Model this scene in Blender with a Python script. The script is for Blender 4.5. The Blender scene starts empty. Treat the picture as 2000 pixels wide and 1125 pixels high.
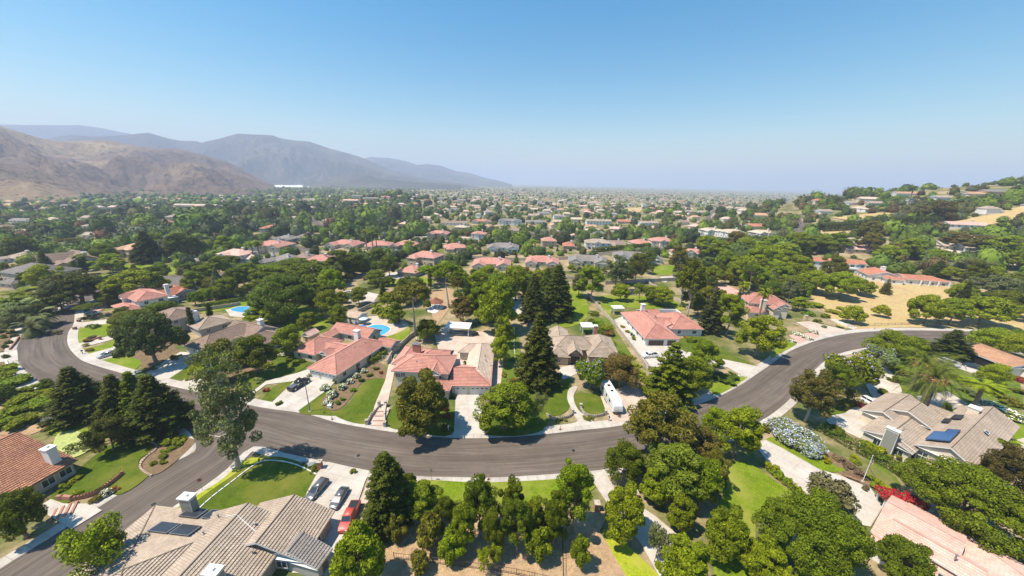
import bpy, bmesh, math, random
import numpy as np
from mathutils import Vector, Matrix
from mathutils.geometry import tessellate_polygon
R = math.radians
scene = bpy.context.scene
COL = scene.collection
rnd = random.Random(7)
nprnd = np.random.RandomState(11)

# ------------------------------------------------------------------ camera
FPX, PITCH, ROLL, CAMH = 670.0, 17.0, 1.26, 54.0      # focal length in pixels of the 2000 px wide photo
cam = bpy.data.cameras.new('camera'); camo = bpy.data.objects.new('camera', cam); COL.objects.link(camo)
cam.sensor_width = 36; cam.lens = 36 * FPX / 2000; cam.clip_start = 1; cam.clip_end = 60000
MR = Matrix.Rotation(R(90 - PITCH), 4, 'X') @ Matrix.Rotation(R(ROLL), 4, 'Z')
camo.matrix_world = Matrix.Translation((0, 0, CAMH)) @ MR
scene.camera = camo
MR3 = MR.to_3x3(); MI3 = MR3.inverted()
# ------------------------------------------------------------------ world and sun
SUN_EL, SUN_AZ = 63.0, (0.95, 0.28)       # elevation; horizontal direction in which the light travels
w = bpy.data.worlds.new('World'); scene.world = w; w.use_nodes = True
nt = w.node_tree; nt.nodes.clear()
sky = nt.nodes.new('ShaderNodeTexSky'); sky.sky_type = 'NISHITA'; sky.sun_disc = False
sky.sun_elevation = R(SUN_EL); sky.altitude = 50; sky.air_density = 1.6; sky.dust_density = 0.25; sky.ozone_density = 5.0
sd = Vector((-SUN_AZ[0], -SUN_AZ[1]))      # towards the sun
sky.sun_rotation = math.atan2(sd.x, sd.y)
bg = nt.nodes.new('ShaderNodeBackground'); bg.inputs[1].default_value = 0.080
wo = nt.nodes.new('ShaderNodeOutputWorld'); hs = nt.nodes.new('ShaderNodeHueSaturation'); hs.inputs['Saturation'].default_value = 1.55; hs.inputs['Hue'].default_value = .492; nt.links.new(sky.outputs[0], hs.inputs['Color']); nt.links.new(hs.outputs[0], bg.inputs[0]); nt.links.new(bg.outputs[0], wo.inputs[0])
sl = bpy.data.lights.new('sun', 'SUN'); sl.energy = 4.5; sl.angle = R(0.53); sl.color = (1.0, 0.90, 0.76)
so = bpy.data.objects.new('sun', sl); COL.objects.link(so)
tv = Vector((SUN_AZ[0], SUN_AZ[1], 0)).normalized() * math.cos(R(SUN_EL)); tv.z = -math.sin(R(SUN_EL))
so.rotation_euler = tv.to_track_quat('-Z', 'Y').to_euler()
vs = scene.view_settings; vs.view_transform = 'Standard'; vs.look = 'None'; vs.exposure = 0.80; vs.gamma = 1.0
scene.cycles.max_bounces = 5; scene.cycles.diffuse_bounces = 2; scene.cycles.glossy_bounces = 2
scene.cycles.transmission_bounces = 3; scene.cycles.volume_bounces = 1; scene.cycles.transparent_max_bounces = 6
scene.cycles.use_denoising = True

# ------------------------------------------------------------------ terrain and unprojection
def sstep(a, b, x):
    t = np.clip((x - a) / (b - a), 0, 1); return t * t * (3 - 2 * t)
def TH(x, y):
    g = 60 * np.exp(-(((x - 660) / 240.) ** 2 + ((y - 430) / 175.) ** 2) / 2)
    g = g + 30 * np.exp(-(((x - 1300) / 450.) ** 2 + ((y - 500) / 230.) ** 2) / 2)
    g = np.maximum(g - 3.0, 0) * sstep(90, 200, x + 0 * y) 
    k = 20 * np.exp(-(((x + 270) / 110.) ** 2 + ((y - 860) / 70.) ** 2) / 2)
    u = 2.2 * np.sin(x * .0031 + 1) * np.sin(y * .0027) * sstep(300, 700, np.hypot(x, y))
    return g + k + u
def th(x, y):
    e = math.exp; g = 60 * e(-(((x - 660) / 240.) ** 2 + ((y - 430) / 175.) ** 2) / 2) + 30 * e(-(((x - 1300) / 450.) ** 2 + ((y - 500) / 230.) ** 2) / 2) - 3
    if g > 0: t = min(max((x - 90) / 110., 0), 1); g *= t * t * (3 - 2 * t)
    else: g = 0
    t = min(max((math.hypot(x, y) - 300) / 400., 0), 1)
    return g + 20 * e(-(((x + 270) / 110.) ** 2 + ((y - 860) / 70.) ** 2) / 2) + (2.2 * math.sin(x * .0031 + 1) * math.sin(y * .0027) * t * t * (3 - 2 * t) if t else 0)
def ray(px, py):
    return MR3 @ Vector(((px - 1000) / FPX, (562.5 - py) / FPX, -1))
def P(px, py, z=0.0):
    """point of the ground (or of the level z above it) seen at this pixel of the photo"""
    d = ray(px, py); dz = min(d.z, -1e-4)
    h = 0.0
    if px > 1180 or py < 470:
        t = 60.0; lim = (z - 3 - CAMH) / dz if dz < -.003 else 9000.0; st = 8.0
        while t < lim:
            if CAMH + dz * t < th(d.x * t, d.y * t) + z:
                lo, hi = t - st, t
                for _ in range(12):
                    mid = (lo + hi) / 2
                    if CAMH + dz * mid < th(d.x * mid, d.y * mid) + z: hi = mid
                    else: lo = mid
                return Vector((d.x * hi, d.y * hi, CAMH + dz * hi))
            st = max(8.0, t * .012); t += st
    t = (z - CAMH) / dz; x, y = d.x * t, d.y * t
    return Vector((x, y, th(x, y) + z if not (px > 1180 or py < 470) else z))
def I(p):
    c = MI3 @ (Vector(p) - Vector((0, 0, CAMH)))
    return (1000 + FPX * c.x / -c.z, 562.5 - FPX * c.y / -c.z, -c.z)

# ------------------------------------------------------------------ materials
MATS = {}
def newmat(name):
    m = bpy.data.materials.new(name); m.use_nodes = True; MATS[name] = m
    return m, m.node_tree, m.node_tree.nodes['Principled BSDF']
def N(t, kind, **kw):
    n = t.nodes.new(kind)
    for k, v in kw.items():
        if k in ('operation', 'blend_type', 'data_type', 'noise_dimensions', 'wave_type', 'bands_direction', 'feature', 'interpolation_type', 'distance'): setattr(n, k, v)
    return n
def ramp(t, fac, stops):
    r = t.nodes.new('ShaderNodeValToRGB'); t.links.new(fac, r.inputs[0])
    e = r.color_ramp.elements
    while len(e) < len(stops): e.new(0.5)
    for i, (p, c) in enumerate(stops): e[i].position = p; e[i].color = (*c, 1) if len(c) == 3 else c
    return r.outputs[0]
def noise(t, scale, detail=4, rough=.55, coord=None):
    n = t.nodes.new('ShaderNodeTexNoise'); n.inputs['Scale'].default_value = scale
    n.inputs['Detail'].default_value = detail; n.inputs['Roughness'].default_value = rough
    if coord is not None: t.links.new(coord, n.inputs['Vector'])
    return n.outputs[0]
def objco(t, s=(1, 1, 1), world=False):
    if world:
        c = t.nodes.new('ShaderNodeNewGeometry').outputs['Position']
    else: c = t.nodes.new('ShaderNodeTexCoord').outputs['Object']
    m = t.nodes.new('ShaderNodeMapping'); m.inputs['Scale'].default_value = s; t.links.new(c, m.inputs[0]); return m.outputs[0]
def mix(t, fac, a, b, mode='MIX'):
    n = t.nodes.new('ShaderNodeMix'); n.data_type = 'RGBA'; n.blend_type = mode
    for s, v in ((n.inputs[0], fac), (n.inputs[6], a), (n.inputs[7], b)):
        if isinstance(v, (int, float)): s.default_value = v
        elif isinstance(v, tuple): s.default_value = (*v, 1) if len(v) == 3 else v
        else: t.links.new(v, s)
    return n.outputs[2]
def bump(t, p, h, strength=.4, dist=.05):
    b = t.nodes.new('ShaderNodeBump'); b.inputs['Strength'].default_value = strength; b.inputs['Distance'].default_value = dist
    t.links.new(h, b.inputs['Height']); t.links.new(b.outputs[0], p.inputs['Normal'])
def M2(name, a, b, scale=3, rough=.85, spec=.3, metal=0, bmp=0, lo=.35, hi=.65, detail=5, extra=None):
    """two tone noisy surface"""
    if name in MATS: return MATS[name]
    m, t, p = newmat(name)
    co = objco(t, world=True)
    c = ramp(t, noise(t, scale, detail, .6, co), [(lo, a), (hi, b)])
    if extra:
        c = mix(t, ramp(t, noise(t, extra[0], 3, .6, co), [(extra[2], (0, 0, 0)), (extra[3], (1, 1, 1))]), c, extra[1])
    t.links.new(c, p.inputs['Base Color']); p.inputs['Roughness'].default_value = rough
    p.inputs['Specular IOR Level'].default_value = spec; p.inputs['Metallic'].default_value = metal
    if bmp: bump(t, p, noise(t, scale * 6, 4, .6, co), bmp)
    return m
def flat(name, c, rough=.6, spec=.4, metal=0):
    if name in MATS: return MATS[name]
    return M2(name, tuple(x * .92 for x in c), tuple(min(1, x * 1.06) for x in c), 2.5, rough, spec, metal)

lawn = M2('lawn', (.060, .118, .006), (.110, .175, .010), 0.35, .9, .15, extra=(.12, (.19, .20, .028), .56, .74))
def grassmat(name, a, b, dry, d0=.5, d1=.7):
    m, t, p = newmat(name); co = objco(t, world=True)
    c = ramp(t, noise(t, .5, 8, .7, co), [(.3, a), (.7, b)])
    f = noise(t, 9, 3, .7, co); c = mix(t, .75, c, ramp(t, f, [(.3, (.40, .46, .4)), (.7, (1.55, 1.5, 1.4))]), 'MULTIPLY'); c = mix(t, .6, c, ramp(t, noise(t, 1.7, 5, .75, co), [(.35, (.62, .68, .6)), (.65, (1.35, 1.25, 1.1))]), 'MULTIPLY')
    c = mix(t, ramp(t, noise(t, .13, 5, .6, co), [(d0, (0, 0, 0)), (d1, (1, 1, 1))]), c, dry)
    t.links.new(c, p.inputs['Base Color']); p.inputs['Roughness'].default_value = .95; p.inputs['Specular IOR Level'].default_value = .1
    bump(t, p, noise(t, 14, 4, .7, co), .5, .04); return m
g_dark = grassmat('grass_deep', (.058, .095, .008), (.098, .140, .012), (.15, .155, .025), .45, .68)
g_mid = grassmat('grass_mid', (.115, .175, .010), (.175, .24, .014), (.26, .26, .05), .46, .68)
g_lime = grassmat('grass_lime', (.24, .30, .015), (.33, .37, .02), (.38, .36, .06))
g_dry = grassmat('grass_dry', (.40, .29, .14), (.53, .41, .22), (.42, .27, .15), .5, .72)
g_gc = grassmat('groundcover', (.07, .11, .015), (.15, .20, .03), (.22, .17, .08), .5, .7)
soil = grassmat('garden_soil', (.31, .20, .125), (.46, .33, .22), (.36, .24, .16))
mulch = grassmat('mulch', (.13, .085, .055), (.24, .17, .11), (.17, .12, .07))
def concmat(name, a, b, grid=3.0, line=.72):
    m, t, p = newmat(name); co = objco(t, world=True)
    c = ramp(t, noise(t, .35, 7, .65, co), [(.3, a), (.7, b)])
    br = t.nodes.new('ShaderNodeTexBrick'); br.offset = 0; br.inputs['Scale'].default_value = 1
    br.inputs['Brick Width'].default_value = grid; br.inputs['Row Height'].default_value = grid; br.inputs['Mortar Size'].default_value = .035
    br.inputs['Color1'].default_value = br.inputs['Color2'].default_value = (1, 1, 1, 1); br.inputs['Mortar'].default_value = (line, line, line, 1)
    t.links.new(t.nodes.new('ShaderNodeTexCoord').outputs['UV'], br.inputs[0])
    c = mix(t, 1.0, c, br.outputs[0], 'MULTIPLY')
    st_ = noise(t, .16, 6, .75, co); c = mix(t, .55, c, ramp(t, st_, [(.38, (.74, .71, .68)), (.55, (1.04, 1.04, 1.04))]), 'MULTIPLY')
    sp = noise(t, 5, 5, .8, co); c = mix(t, .4, c, ramp(t, sp, [(.35, (.7, .68, .66)), (.6, (1.08, 1.08, 1.08))]), 'MULTIPLY')
    t.links.new(c, p.inputs['Base Color']); p.inputs['Roughness'].default_value = .9; p.inputs['Specular IOR Level'].default_value = .2
    return m
conc = concmat('concrete', (.46, .415, .355), (.57, .52, .45))
conc_side = concmat('kerb_concrete', (.42, .38, .33), (.55, .505, .44), 1.8, .62)
paver = concmat('paver', (.50, .40, .32), (.60, .49, .40), .6, .8)
pinkpav = concmat('pink_paver', (.56, .31, .25), (.64, .38, .31), .5, .85)
gravelm = concmat('gravel', (.50, .43, .35), (.62, .54, .45), 50, 1)
courtm = concmat('court', (.58, .33, .27), (.66, .40, .33), 50, 1)
# asphalt with wheel and sealing streaks along the road
m, t, p = newmat('asphalt')
uv = t.nodes.new('ShaderNodeTexCoord').outputs['UV']
mp = t.nodes.new('ShaderNodeMapping'); mp.inputs['Scale'].default_value = (26, .55, 1); t.links.new(uv, mp.inputs[0])
s1 = ramp(t, noise(t, 1, 6, .62, mp.outputs[0]), [(.33, (.104, .083, .067)), (.50, (.132, .107, .087)), (.66, (.172, .142, .118))])
mp2 = t.nodes.new('ShaderNodeMapping'); mp2.inputs['Scale'].default_value = (5, .25, 1); t.links.new(uv, mp2.inputs[0])
s2 = ramp(t, noise(t, 1, 3, .5, mp2.outputs[0]), [(.35, (.80, .80, .81)), (.65, (1.15, 1.15, 1.14))])
c = mix(t, .85, s1, s2, 'MULTIPLY')
co = objco(t, world=True)
c = mix(t, .5, c, ramp(t, noise(t, 22, 3, .8, co), [(.3, (.62, .62, .62)), (.7, (1.35, 1.35, 1.35))]), 'MULTIPLY')
c = mix(t, .4, c, ramp(t, noise(t, .22, 5, .7, co), [(.35, (.75, .75, .76)), (.65, (1.2, 1.18, 1.15))]), 'MULTIPLY')
t.links.new(c, p.inputs['Base Color']); p.inputs['Roughness'].default_value = .92; p.inputs['Specular IOR Level'].default_value = .15
bump(t, p, noise(t, 30, 3, .7, co), .4, .02)
asph = m
# terrain
m, t, p = newmat('terrain_ground'); co = objco(t, world=True)
c = ramp(t, noise(t, .06, 8, .62, co), [(.36, (.085, .115, .025)), (.47, (.17, .165, .06)), (.56, (.33, .25, .15)), (.70, (.42, .33, .20))])
c = mix(t, .5, c, ramp(t, noise(t, .9, 6, .7, co), [(.35, (.5, .52, .45)), (.65, (1.3, 1.3, 1.25))]), 'MULTIPLY')
t.links.new(c, p.inputs['Base Color']); p.inputs['Roughness'].default_value = .95; p.inputs['Specular IOR Level'].default_value = .1
bump(t, p, noise(t, 2, 5, .7, co), .5, .2); terr_m = m

def roofmat(name, a, b, col=.32, depth=.25, mort=.5):
    """clay or concrete tile: tone per tile, column grooves across the course (u along the eave in metres)"""
    m, t, p = newmat(name); uv = t.nodes.new('ShaderNodeTexCoord').outputs['UV']
    br = t.nodes.new('ShaderNodeTexBrick'); br.offset = .5; br.inputs['Scale'].default_value = 1
    br.inputs['Brick Width'].default_value = col; br.inputs['Row Height'].default_value = .42; br.inputs['Mortar Size'].default_value = .035
    br.inputs['Mortar Smooth'].default_value = .6; br.inputs['Bias'].default_value = 0
    br.inputs['Color1'].default_value = (*a, 1); br.inputs['Color2'].default_value = (*b, 1)
    br.inputs['Mortar'].default_value = (*(x * mort for x in a), 1); t.links.new(uv, br.inputs[0])
    co = objco(t, world=True)
    c = mix(t, .5, br.outputs[0], ramp(t, noise(t, .6, 7, .75, co), [(.32, (.52, .50, .48)), (.66, (1.2, 1.18, 1.16))]), 'MULTIPLY'); c = mix(t, .35, c, ramp(t, noise(t, .11, 4, .6, co), [(.35, (.72, .66, .62)), (.65, (1.15, 1.14, 1.12))]), 'MULTIPLY')
    t.links.new(c, p.inputs['Base Color']); p.inputs['Roughness'].default_value = .8; p.inputs['Specular IOR Level'].default_value = .3
    wv = t.nodes.new('ShaderNodeTexWave'); wv.wave_type = 'BANDS'; wv.bands_direction = 'X'; wv.inputs['Scale'].default_value = 2 * math.pi / (col * 20) * 1.0
    t.links.new(uv, wv.inputs['Vector']); bump(t, p, wv.outputs[1], depth, .05)
    return m
RF = {'pink': roofmat('roof_pink_tile', (.56, .265, .205), (.63, .32, .25)),
      'salmon': roofmat('roof_salmon_tile', (.66, .42, .34), (.72, .48, .40), .32, .1, .86),
      'sand': roofmat('roof_sand_tile', (.58, .45, .35), (.64, .51, .41), .32, .15, .7),
      'brown': roofmat('roof_clay_tile', (.36, .165, .10), (.52, .26, .15), .3, .5),
      'grey': roofmat('roof_grey_tile', (.41, .325, .245), (.48, .395, .31)),
      'taupe': roofmat('roof_taupe_tile', (.30, .215, .165), (.38, .28, .215)),
      'slate': roofmat('roof_slate_tile', (.25, .225, .205), (.32, .29, .26)),
      'tan': roofmat('roof_tan_tile', (.56, .33, .20), (.66, .40, .25)),
      'red': roofmat('roof_red_tile', (.50, .20, .12), (.60, .26, .16)),
      'cream': roofmat('roof_cream_tile', (.62, .50, .37), (.70, .58, .44))}
WL = {k: M2('stucco_' + k, tuple(x * .93 for x in c), c, 1.2, .92, .15, 0, .15) for k, c in
      {'cream': (.70, .60, .46), 'white': (.76, .74, .69), 'tan': (.52, .41, .29), 'pink': (.56, .43, .35), 'grey': (.42, .40, .38), 'brick': (.42, .28, .20)}.items()}
trim = flat('trim_white', (.74, .73, .70), .5)
trimb = flat('trim_brown', (.16, .11, .08), .5)
glassm = flat('window_glass', (.035, .045, .055), .08, .8)
garage_w = flat('garage_white', (.76, .75, .72), .5); garage_b = flat('garage_brown', (.085, .05, .035), .5)
panelm = flat('solar_cell', (.035, .10, .25), .18, .7); paneld = flat('solar_cell_dark', (.04, .045, .055), .25, .6)
metal = flat('grey_metal', (.34, .34, .34), .45, .5, .6); black = flat('black_metal', (.02, .02, .02), .5)
woodm = M2('wood', (.22, .12, .07), (.34, .20, .12), 3); white = flat('white_paint', (.80, .80, .78), .45)
brick = M2('brick_red', (.34, .15, .10), (.46, .22, .15), 3, bmp=.3); stone = M2('stone', (.36, .30, .24), (.52, .45, .37), 1.2, bmp=.3)
orange = flat('orange_plastic', (.72, .13, .03), .5); rubber = flat('tyre_rubber', (.02, .02, .02), .8)
redm = flat('red_paint', (.55, .02, .02), .4)

# ------------------------------------------------------------------ object helpers
def tag(o, label=None, cat=None, group=None, kind=None):
    if label: o['label'] = label
    if cat: o['category'] = cat
    if group: o['group'] = group
    if kind: o['kind'] = kind
    return o
def empty(name, loc, rz=0.0):
    o = bpy.data.objects.new(name, None); COL.objects.link(o); o.location = loc; o.rotation_euler = (0, 0, rz); o.empty_display_size = .3; return o
class MB:
    def __init__(s): s.v = []; s.f = []; s.m = []; s.uv = []
    def quad(s, pts, mi=0, uv=None):
        b = len(s.v); s.v += [tuple(p) for p in pts]; s.f.append(tuple(range(b, b + len(pts)))); s.m.append(mi)
        s.uv += uv if uv else [(p[0], p[1]) for p in pts]
    def box(s, c, size, rz=0, mi=0, taper=1.0, base=True):
        """c = centre of the bottom face"""
        x, y, z = size[0] / 2, size[1] / 2, size[2]; ca, sa = math.cos(rz), math.sin(rz)
        def T(a, b_, h): return (c[0] + a * ca - b_ * sa, c[1] + a * sa + b_ * ca, c[2] + h)
        lo = [T(-x, -y, 0), T(x, -y, 0), T(x, y, 0), T(-x, y, 0)]; k = taper
        hi = [T(-x * k, -y * k, z), T(x * k, -y * k, z), T(x * k, y * k, z), T(-x * k, y * k, z)]
        s.quad(hi, mi); 
        if base: s.quad(lo[::-1], mi)
        for i in range(4): j = (i + 1) % 4; s.quad([lo[i], lo[j], hi[j], hi[i]], mi)
    def tube(s, pts, rad, n=8, mi=0, cap=True):
        pts = [Vector(p) for p in pts]; rr = rad if isinstance(rad, (list, tuple)) else [rad] * len(pts); rings = []
        for i, p in enumerate(pts):
            d = (pts[min(i + 1, len(pts) - 1)] - pts[max(i - 1, 0)]).normalized()
            a = d.orthogonal().normalized() if abs(d.z) < .95 else Vector((1, 0, 0)); a = (a - d * a.dot(d)).normalized(); b = d.cross(a)
            k = len(s.v); s.v += [tuple(p + (a * math.cos(2 * math.pi * j / n) + b * math.sin(2 * math.pi * j / n)) * rr[i]) for j in range(n)]
            rings.append(k)
        for i in range(len(pts) - 1):
            for j in range(n):
                q = (rings[i] + j, rings[i] + (j + 1) % n, rings[i + 1] + (j + 1) % n, rings[i + 1] + j)
                s.f.append(q); s.m.append(mi); s.uv += [(0, 0)] * 4
        if cap:
            s.f.append(tuple(rings[-1] + j for j in range(n))); s.m.append(mi); s.uv += [(0, 0)] * n
            s.f.append(tuple(rings[0] + j for j in reversed(range(n)))); s.m.append(mi); s.uv += [(0, 0)] * n
    def mesh(s, name, mats, smooth=False):
        me = bpy.data.meshes.new(name); me.from_pydata(s.v, [], s.f)
        for m_ in (mats if isinstance(mats, (list, tuple)) else [mats]): me.materials.append(m_)
        me.polygons.foreach_set('material_index', s.m)
        ul = me.uv_layers.new(name='UVMap'); ul.data.foreach_set('uv', np.array(s.uv, dtype=np.float32).ravel())
        if smooth: me.polygons.foreach_set('use_smooth', [True] * len(s.f))
        me.update(); return me
    def build(s, name, mats, parent=None, smooth=False, fix=False):
        me = s.mesh(name, mats, smooth)
        if fix:
            bm = bmesh.new(); bm.from_mesh(me); bmesh.ops.recalc_face_normals(bm, faces=bm.faces); bm.to_mesh(me); bm.free()
        o = bpy.data.objects.new(name, me); COL.objects.link(o)
        if parent: o.parent = parent
        return o
def arrmesh(name, V, F4, mats, mi=None, smooth=False):
    """big meshes of quads from arrays"""
    me = bpy.data.meshes.new(name); nv, nf = len(V), len(F4); k = F4.shape[1]
    me.vertices.add(nv); me.vertices.foreach_set('co', V.astype(np.float32).ravel())
    me.loops.add(nf * k); me.loops.foreach_set('vertex_index', F4.astype(np.int32).ravel())
    me.polygons.add(nf); me.polygons.foreach_set('loop_start', np.arange(0, nf * k, k, dtype=np.int32)); me.polygons.foreach_set('loop_total', np.full(nf, k, dtype=np.int32))
    for m_ in (mats if isinstance(mats, (list, tuple)) else [mats]): me.materials.append(m_)
    if mi is not None: me.polygons.foreach_set('material_index', mi.astype(np.int32))
    if smooth: me.polygons.foreach_set('use_smooth', np.ones(nf, dtype=bool))
    me.update(calc_edges=True); return me
def link(name, me, parent=None):
    o = bpy.data.objects.new(name, me); COL.objects.link(o)
    if parent: o.parent = parent
    return o

def spline(pts, n=6, closed=False):
    """Catmull-Rom through the points"""
    pts = [Vector(p) for p in pts]; out = []; m = len(pts)
    for i in range(m if closed else m - 1):
        g = lambda k: pts[(i + k) % m] if closed else pts[max(0, min(m - 1, i + k))]
        a, b, c_, d = g(-1), g(0), g(1), g(2)
        for k in range(n):
            t_ = k / n; out.append(.5 * ((2 * b) + (c_ - a) * t_ + (2 * a - 5 * b + 4 * c_ - d) * t_ ** 2 + (3 * b - a - 3 * c_ + d) * t_ ** 3))
    if not closed: out.append(pts[-1])
    return out
KEEP = []     # ground polygons (metres) on which no filler plant may stand
def inpoly(x, y, poly):
    c = False; j = len(poly) - 1
    for i in range(len(poly)):
        a, b = poly[i], poly[j]
        if (a[1] > y) != (b[1] > y) and x < (b[0] - a[0]) * (y - a[1]) / (b[1] - a[1] + 1e-12) + a[0]: c = not c
        j = i
    return c
PC = [0]
def patch(name, px, mat, z, curved=False, thick=.11, parent=None, keep=True, kind='structure', world=False, drape=False):
    pts = [Vector((*q[:2], 0)) for q in px] if world else [Vector((*P(*q)[:2], 0)) for q in px]
    if curved: pts = spline(pts, 5, True)
    PC[0] += 1; z = z + PC[0] * .0006
    if keep: KEEP.append([(p_.x, p_.y) for p_ in pts])
    tris = tessellate_polygon([pts]); mb = MB()
    c0 = sum(pts, Vector()) / len(pts)
    e = max(((pts[i] - pts[i - 1]) for i in range(len(pts))), key=lambda v: v.length).normalized(); n_ = Vector((-e.y, e.x, 0))
    U = lambda p_: ((p_ - c0).dot(e), (p_ - c0).dot(n_))
    for tr in tris:
        q = [pts[i] for i in tr]
        if (q[1] - q[0]).cross(q[2] - q[0]).z < 0: q = q[::-1]
        mb.quad([(p_.x, p_.y, th(p_.x, p_.y) + z) for p_ in q], 0, [U(p_) for p_ in q])
    if drape:
        me = mb.mesh(name, mat); bm = bmesh.new(); bm.from_mesh(me); bmesh.ops.remove_doubles(bm, verts=bm.verts, dist=.01)
        for _ in range(5):
            es = [e_ for e_ in bm.edges if e_.calc_length() > 7]
            if not es: break
            bmesh.ops.subdivide_edges(bm, edges=es, cuts=1); bmesh.ops.triangulate(bm, faces=bm.faces)
        for v in bm.verts: v.co.z = th(v.co.x, v.co.y) + z
        bm.to_mesh(me); bm.free(); o = link(name, me, parent)
    else:
        if thick:
            for i in range(len(pts)):
                a, b = pts[i - 1], pts[i]
                mb.quad([(a.x, a.y, z), (b.x, b.y, z), (b.x, b.y, z - thick), (a.x, a.y, z - thick)], 0)
        o = mb.build(name, mat, parent)
    if kind and not parent: tag(o, kind=kind)
    return o
def resample(pts, n):
    d = [0]
    for i in range(1, len(pts)): d.append(d[-1] + (pts[i] - pts[i - 1]).length)
    out = []; j = 0
    for k in range(n):
        s_ = d[-1] * k / (n - 1)
        while j < len(d) - 2 and d[j + 1] < s_: j += 1
        t_ = (s_ - d[j]) / max(d[j + 1] - d[j], 1e-9); out.append(pts[j].lerp(pts[j + 1], min(max(t_, 0), 1)))
    return out
def ribbon(name, A, B, mat, z, n=160, ulen=None):
    A = resample(A, n); B = resample(B, n); mb = MB(); L = 0
    for i in range(n - 1):
        l = ((A[i + 1] + B[i + 1]) / 2 - (A[i] + B[i]) / 2).length
        g = lambda p_: (p_.x, p_.y, th(p_.x, p_.y) + z)
        mb.quad([g(A[i]), g(A[i + 1]), g(B[i + 1]), g(B[i])], 0, [(0, L / 10), (0, (L + l) / 10), (1, (L + l) / 10), (1, L / 10)]); L += l
    KEEP.append([(p_.x, p_.y) for p_ in A] + [(p_.x, p_.y) for p_ in reversed(B)])
    return mb.build(name, mat)
def offset(pts, d):
    out = []
    for i, p_ in enumerate(pts):
        t_ = (pts[min(i + 1, len(pts) - 1)] - pts[max(i - 1, 0)]); t_ = Vector((t_.x, t_.y, 0)).normalized(); out.append(p_ + Vector((-t_.y, t_.x, 0)) * d)
    return out
def kerbstrip(name, edge, wd, top=.14, n=None):
    """raised pavement strip beside a road edge; wd signed to the outer side; the kerb face drops to the road"""
    n = n or max(8, int(sum((edge[i] - edge[i - 1]).length for i in range(1, len(edge))) / 2))
    A = resample(edge, n); B = offset(A, wd); mb = MB(); L = 0
    for i in range(n - 1):
        l = (A[i + 1] - A[i]).length; g = lambda p_, z: (p_.x, p_.y, th(p_.x, p_.y) + z)
        k = .45 / abs(wd); A1, A2 = A[i].lerp(B[i], k), A[i + 1].lerp(B[i + 1], k)
        mb.quad([g(A[i], .028), g(A[i + 1], .028), g(A2, top), g(A1, top)], 0, [(L, 50), (L + l, 50), (L + l, 50.2), (L, 50.2)])
        mb.quad([g(A1, top), g(A2, top), g(B[i + 1], top), g(B[i], top)], 0, [(L, .05), (L + l, .05), (L + l, 1.7), (L, 1.7)])
        mb.quad([g(B[i], top), g(B[i + 1], top), g(B[i + 1], -.05), g(B[i], -.05)], 0, [(L, 51), (L + l, 51), (L + l, 51.2), (L, 51.2)])
        L += l
    KEEP.append([(p_.x, p_.y) for p_ in A] + [(p_.x, p_.y) for p_ in reversed(B)])
    return tag(mb.build(name, conc_side), kind='structure')
def G2(l): return [Vector((*P(*q)[:2], 0)) for q in l]
# ------------------------------------------------------------------ ground sheet
def axis(lo, hi, flo, fhi, step, far):
    a = list(np.arange(flo, fhi + step, step)); s_, x = step, flo
    left = []
    while x > lo: s_ *= 1.09; x -= s_; left.append(x)
    s_, x = step, a[-1]; right = []
    while x < hi: s_ *= 1.09; x += s_; right.append(x)
    return np.array(left[::-1] + a + right)
ax, ay = axis(-16000, 16000, -260, 700, 6, 0), axis(-120, 26000, 10, 600, 6, 0)
X, Y = np.meshgrid(ax, ay); Z = TH(X, Y)
nx, ny = len(ax), len(ay); idx = np.arange(nx * ny).reshape(ny, nx)
F = np.stack([idx[:-1, :-1], idx[:-1, 1:], idx[1:, 1:], idx[1:, :-1]], -1).reshape(-1, 4)
tag(link('ground', arrmesh('ground', np.stack([X, Y, Z], -1).reshape(-1, 3), F, terr_m, smooth=True)), kind='structure')

# ------------------------------------------------------------------ roads
north = spline(G2([(178, 586), (160, 595), (148, 604), (144, 632), (134, 648), (131.5, 667), (137.6, 683), (157, 702), (181, 712), (224, 725), (300, 746), (400, 769), (501, 794), (596, 808), (661, 826), (768, 844), (855, 853.6), (942, 856), (1034, 851), (1126, 841), (1227, 828.5), (1348, 795), (1427, 763), (1498, 717), (1528, 695), (1560, 678), (1614, 660), (1678, 649), (1749, 645.6), (1820, 645.6), (1912, 648), (2010, 656), (2120, 672)]), 6)
south = spline(G2([(128, 588), (123, 603), (96, 621), (69, 637), (48, 654), (35, 672), (32, 690), (36, 707), (48, 723), (69, 739), (101, 755), (190, 782), (300, 812), (400, 843), (510, 872), (553, 884), (627, 900), (725, 919.5), (811, 930), (900, 932), (954, 933), (1065, 927), (1157, 919.6), (1187, 915), (1290, 892), (1400, 858), (1483, 824), (1539, 783), (1575, 740), (1624, 697), (1692, 679), (1760, 675), (1831, 676), (1912, 681), (2010, 690), (2120, 706)]), 6)
tag(ribbon('main_road', north, south, asph, .024, 260), kind='structure')
sl_ = spline(G2([(400, 845), (383, 877), (372, 887), (294, 927), (153, 1016), (0, 1111), (-120, 1190)]), 5)
sr_ = spline(G2([(510, 868), (470, 895), (448, 912), (396, 952), (300, 1015), (227, 1066), (150, 1122), (60, 1190)]), 5)
tag(ribbon('side_street', sl_, sr_, asph, .018, 60), kind='structure')
tag(patch('road_corner', [(340, 820), (383, 878), (448, 914), (520, 876), (520, 850), (420, 825)], asph, .012, thick=0), kind='structure')
kerbstrip('kerb_strip', north, 2.3)
kerbstrip('kerb_strip', spline(G2([(128, 588), (123, 603), (96, 621), (69, 637), (48, 654), (35, 672), (32, 690), (36, 707), (48, 723), (69, 739), (101, 755), (190, 782), (300, 812)]), 6), -2.2)
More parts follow.
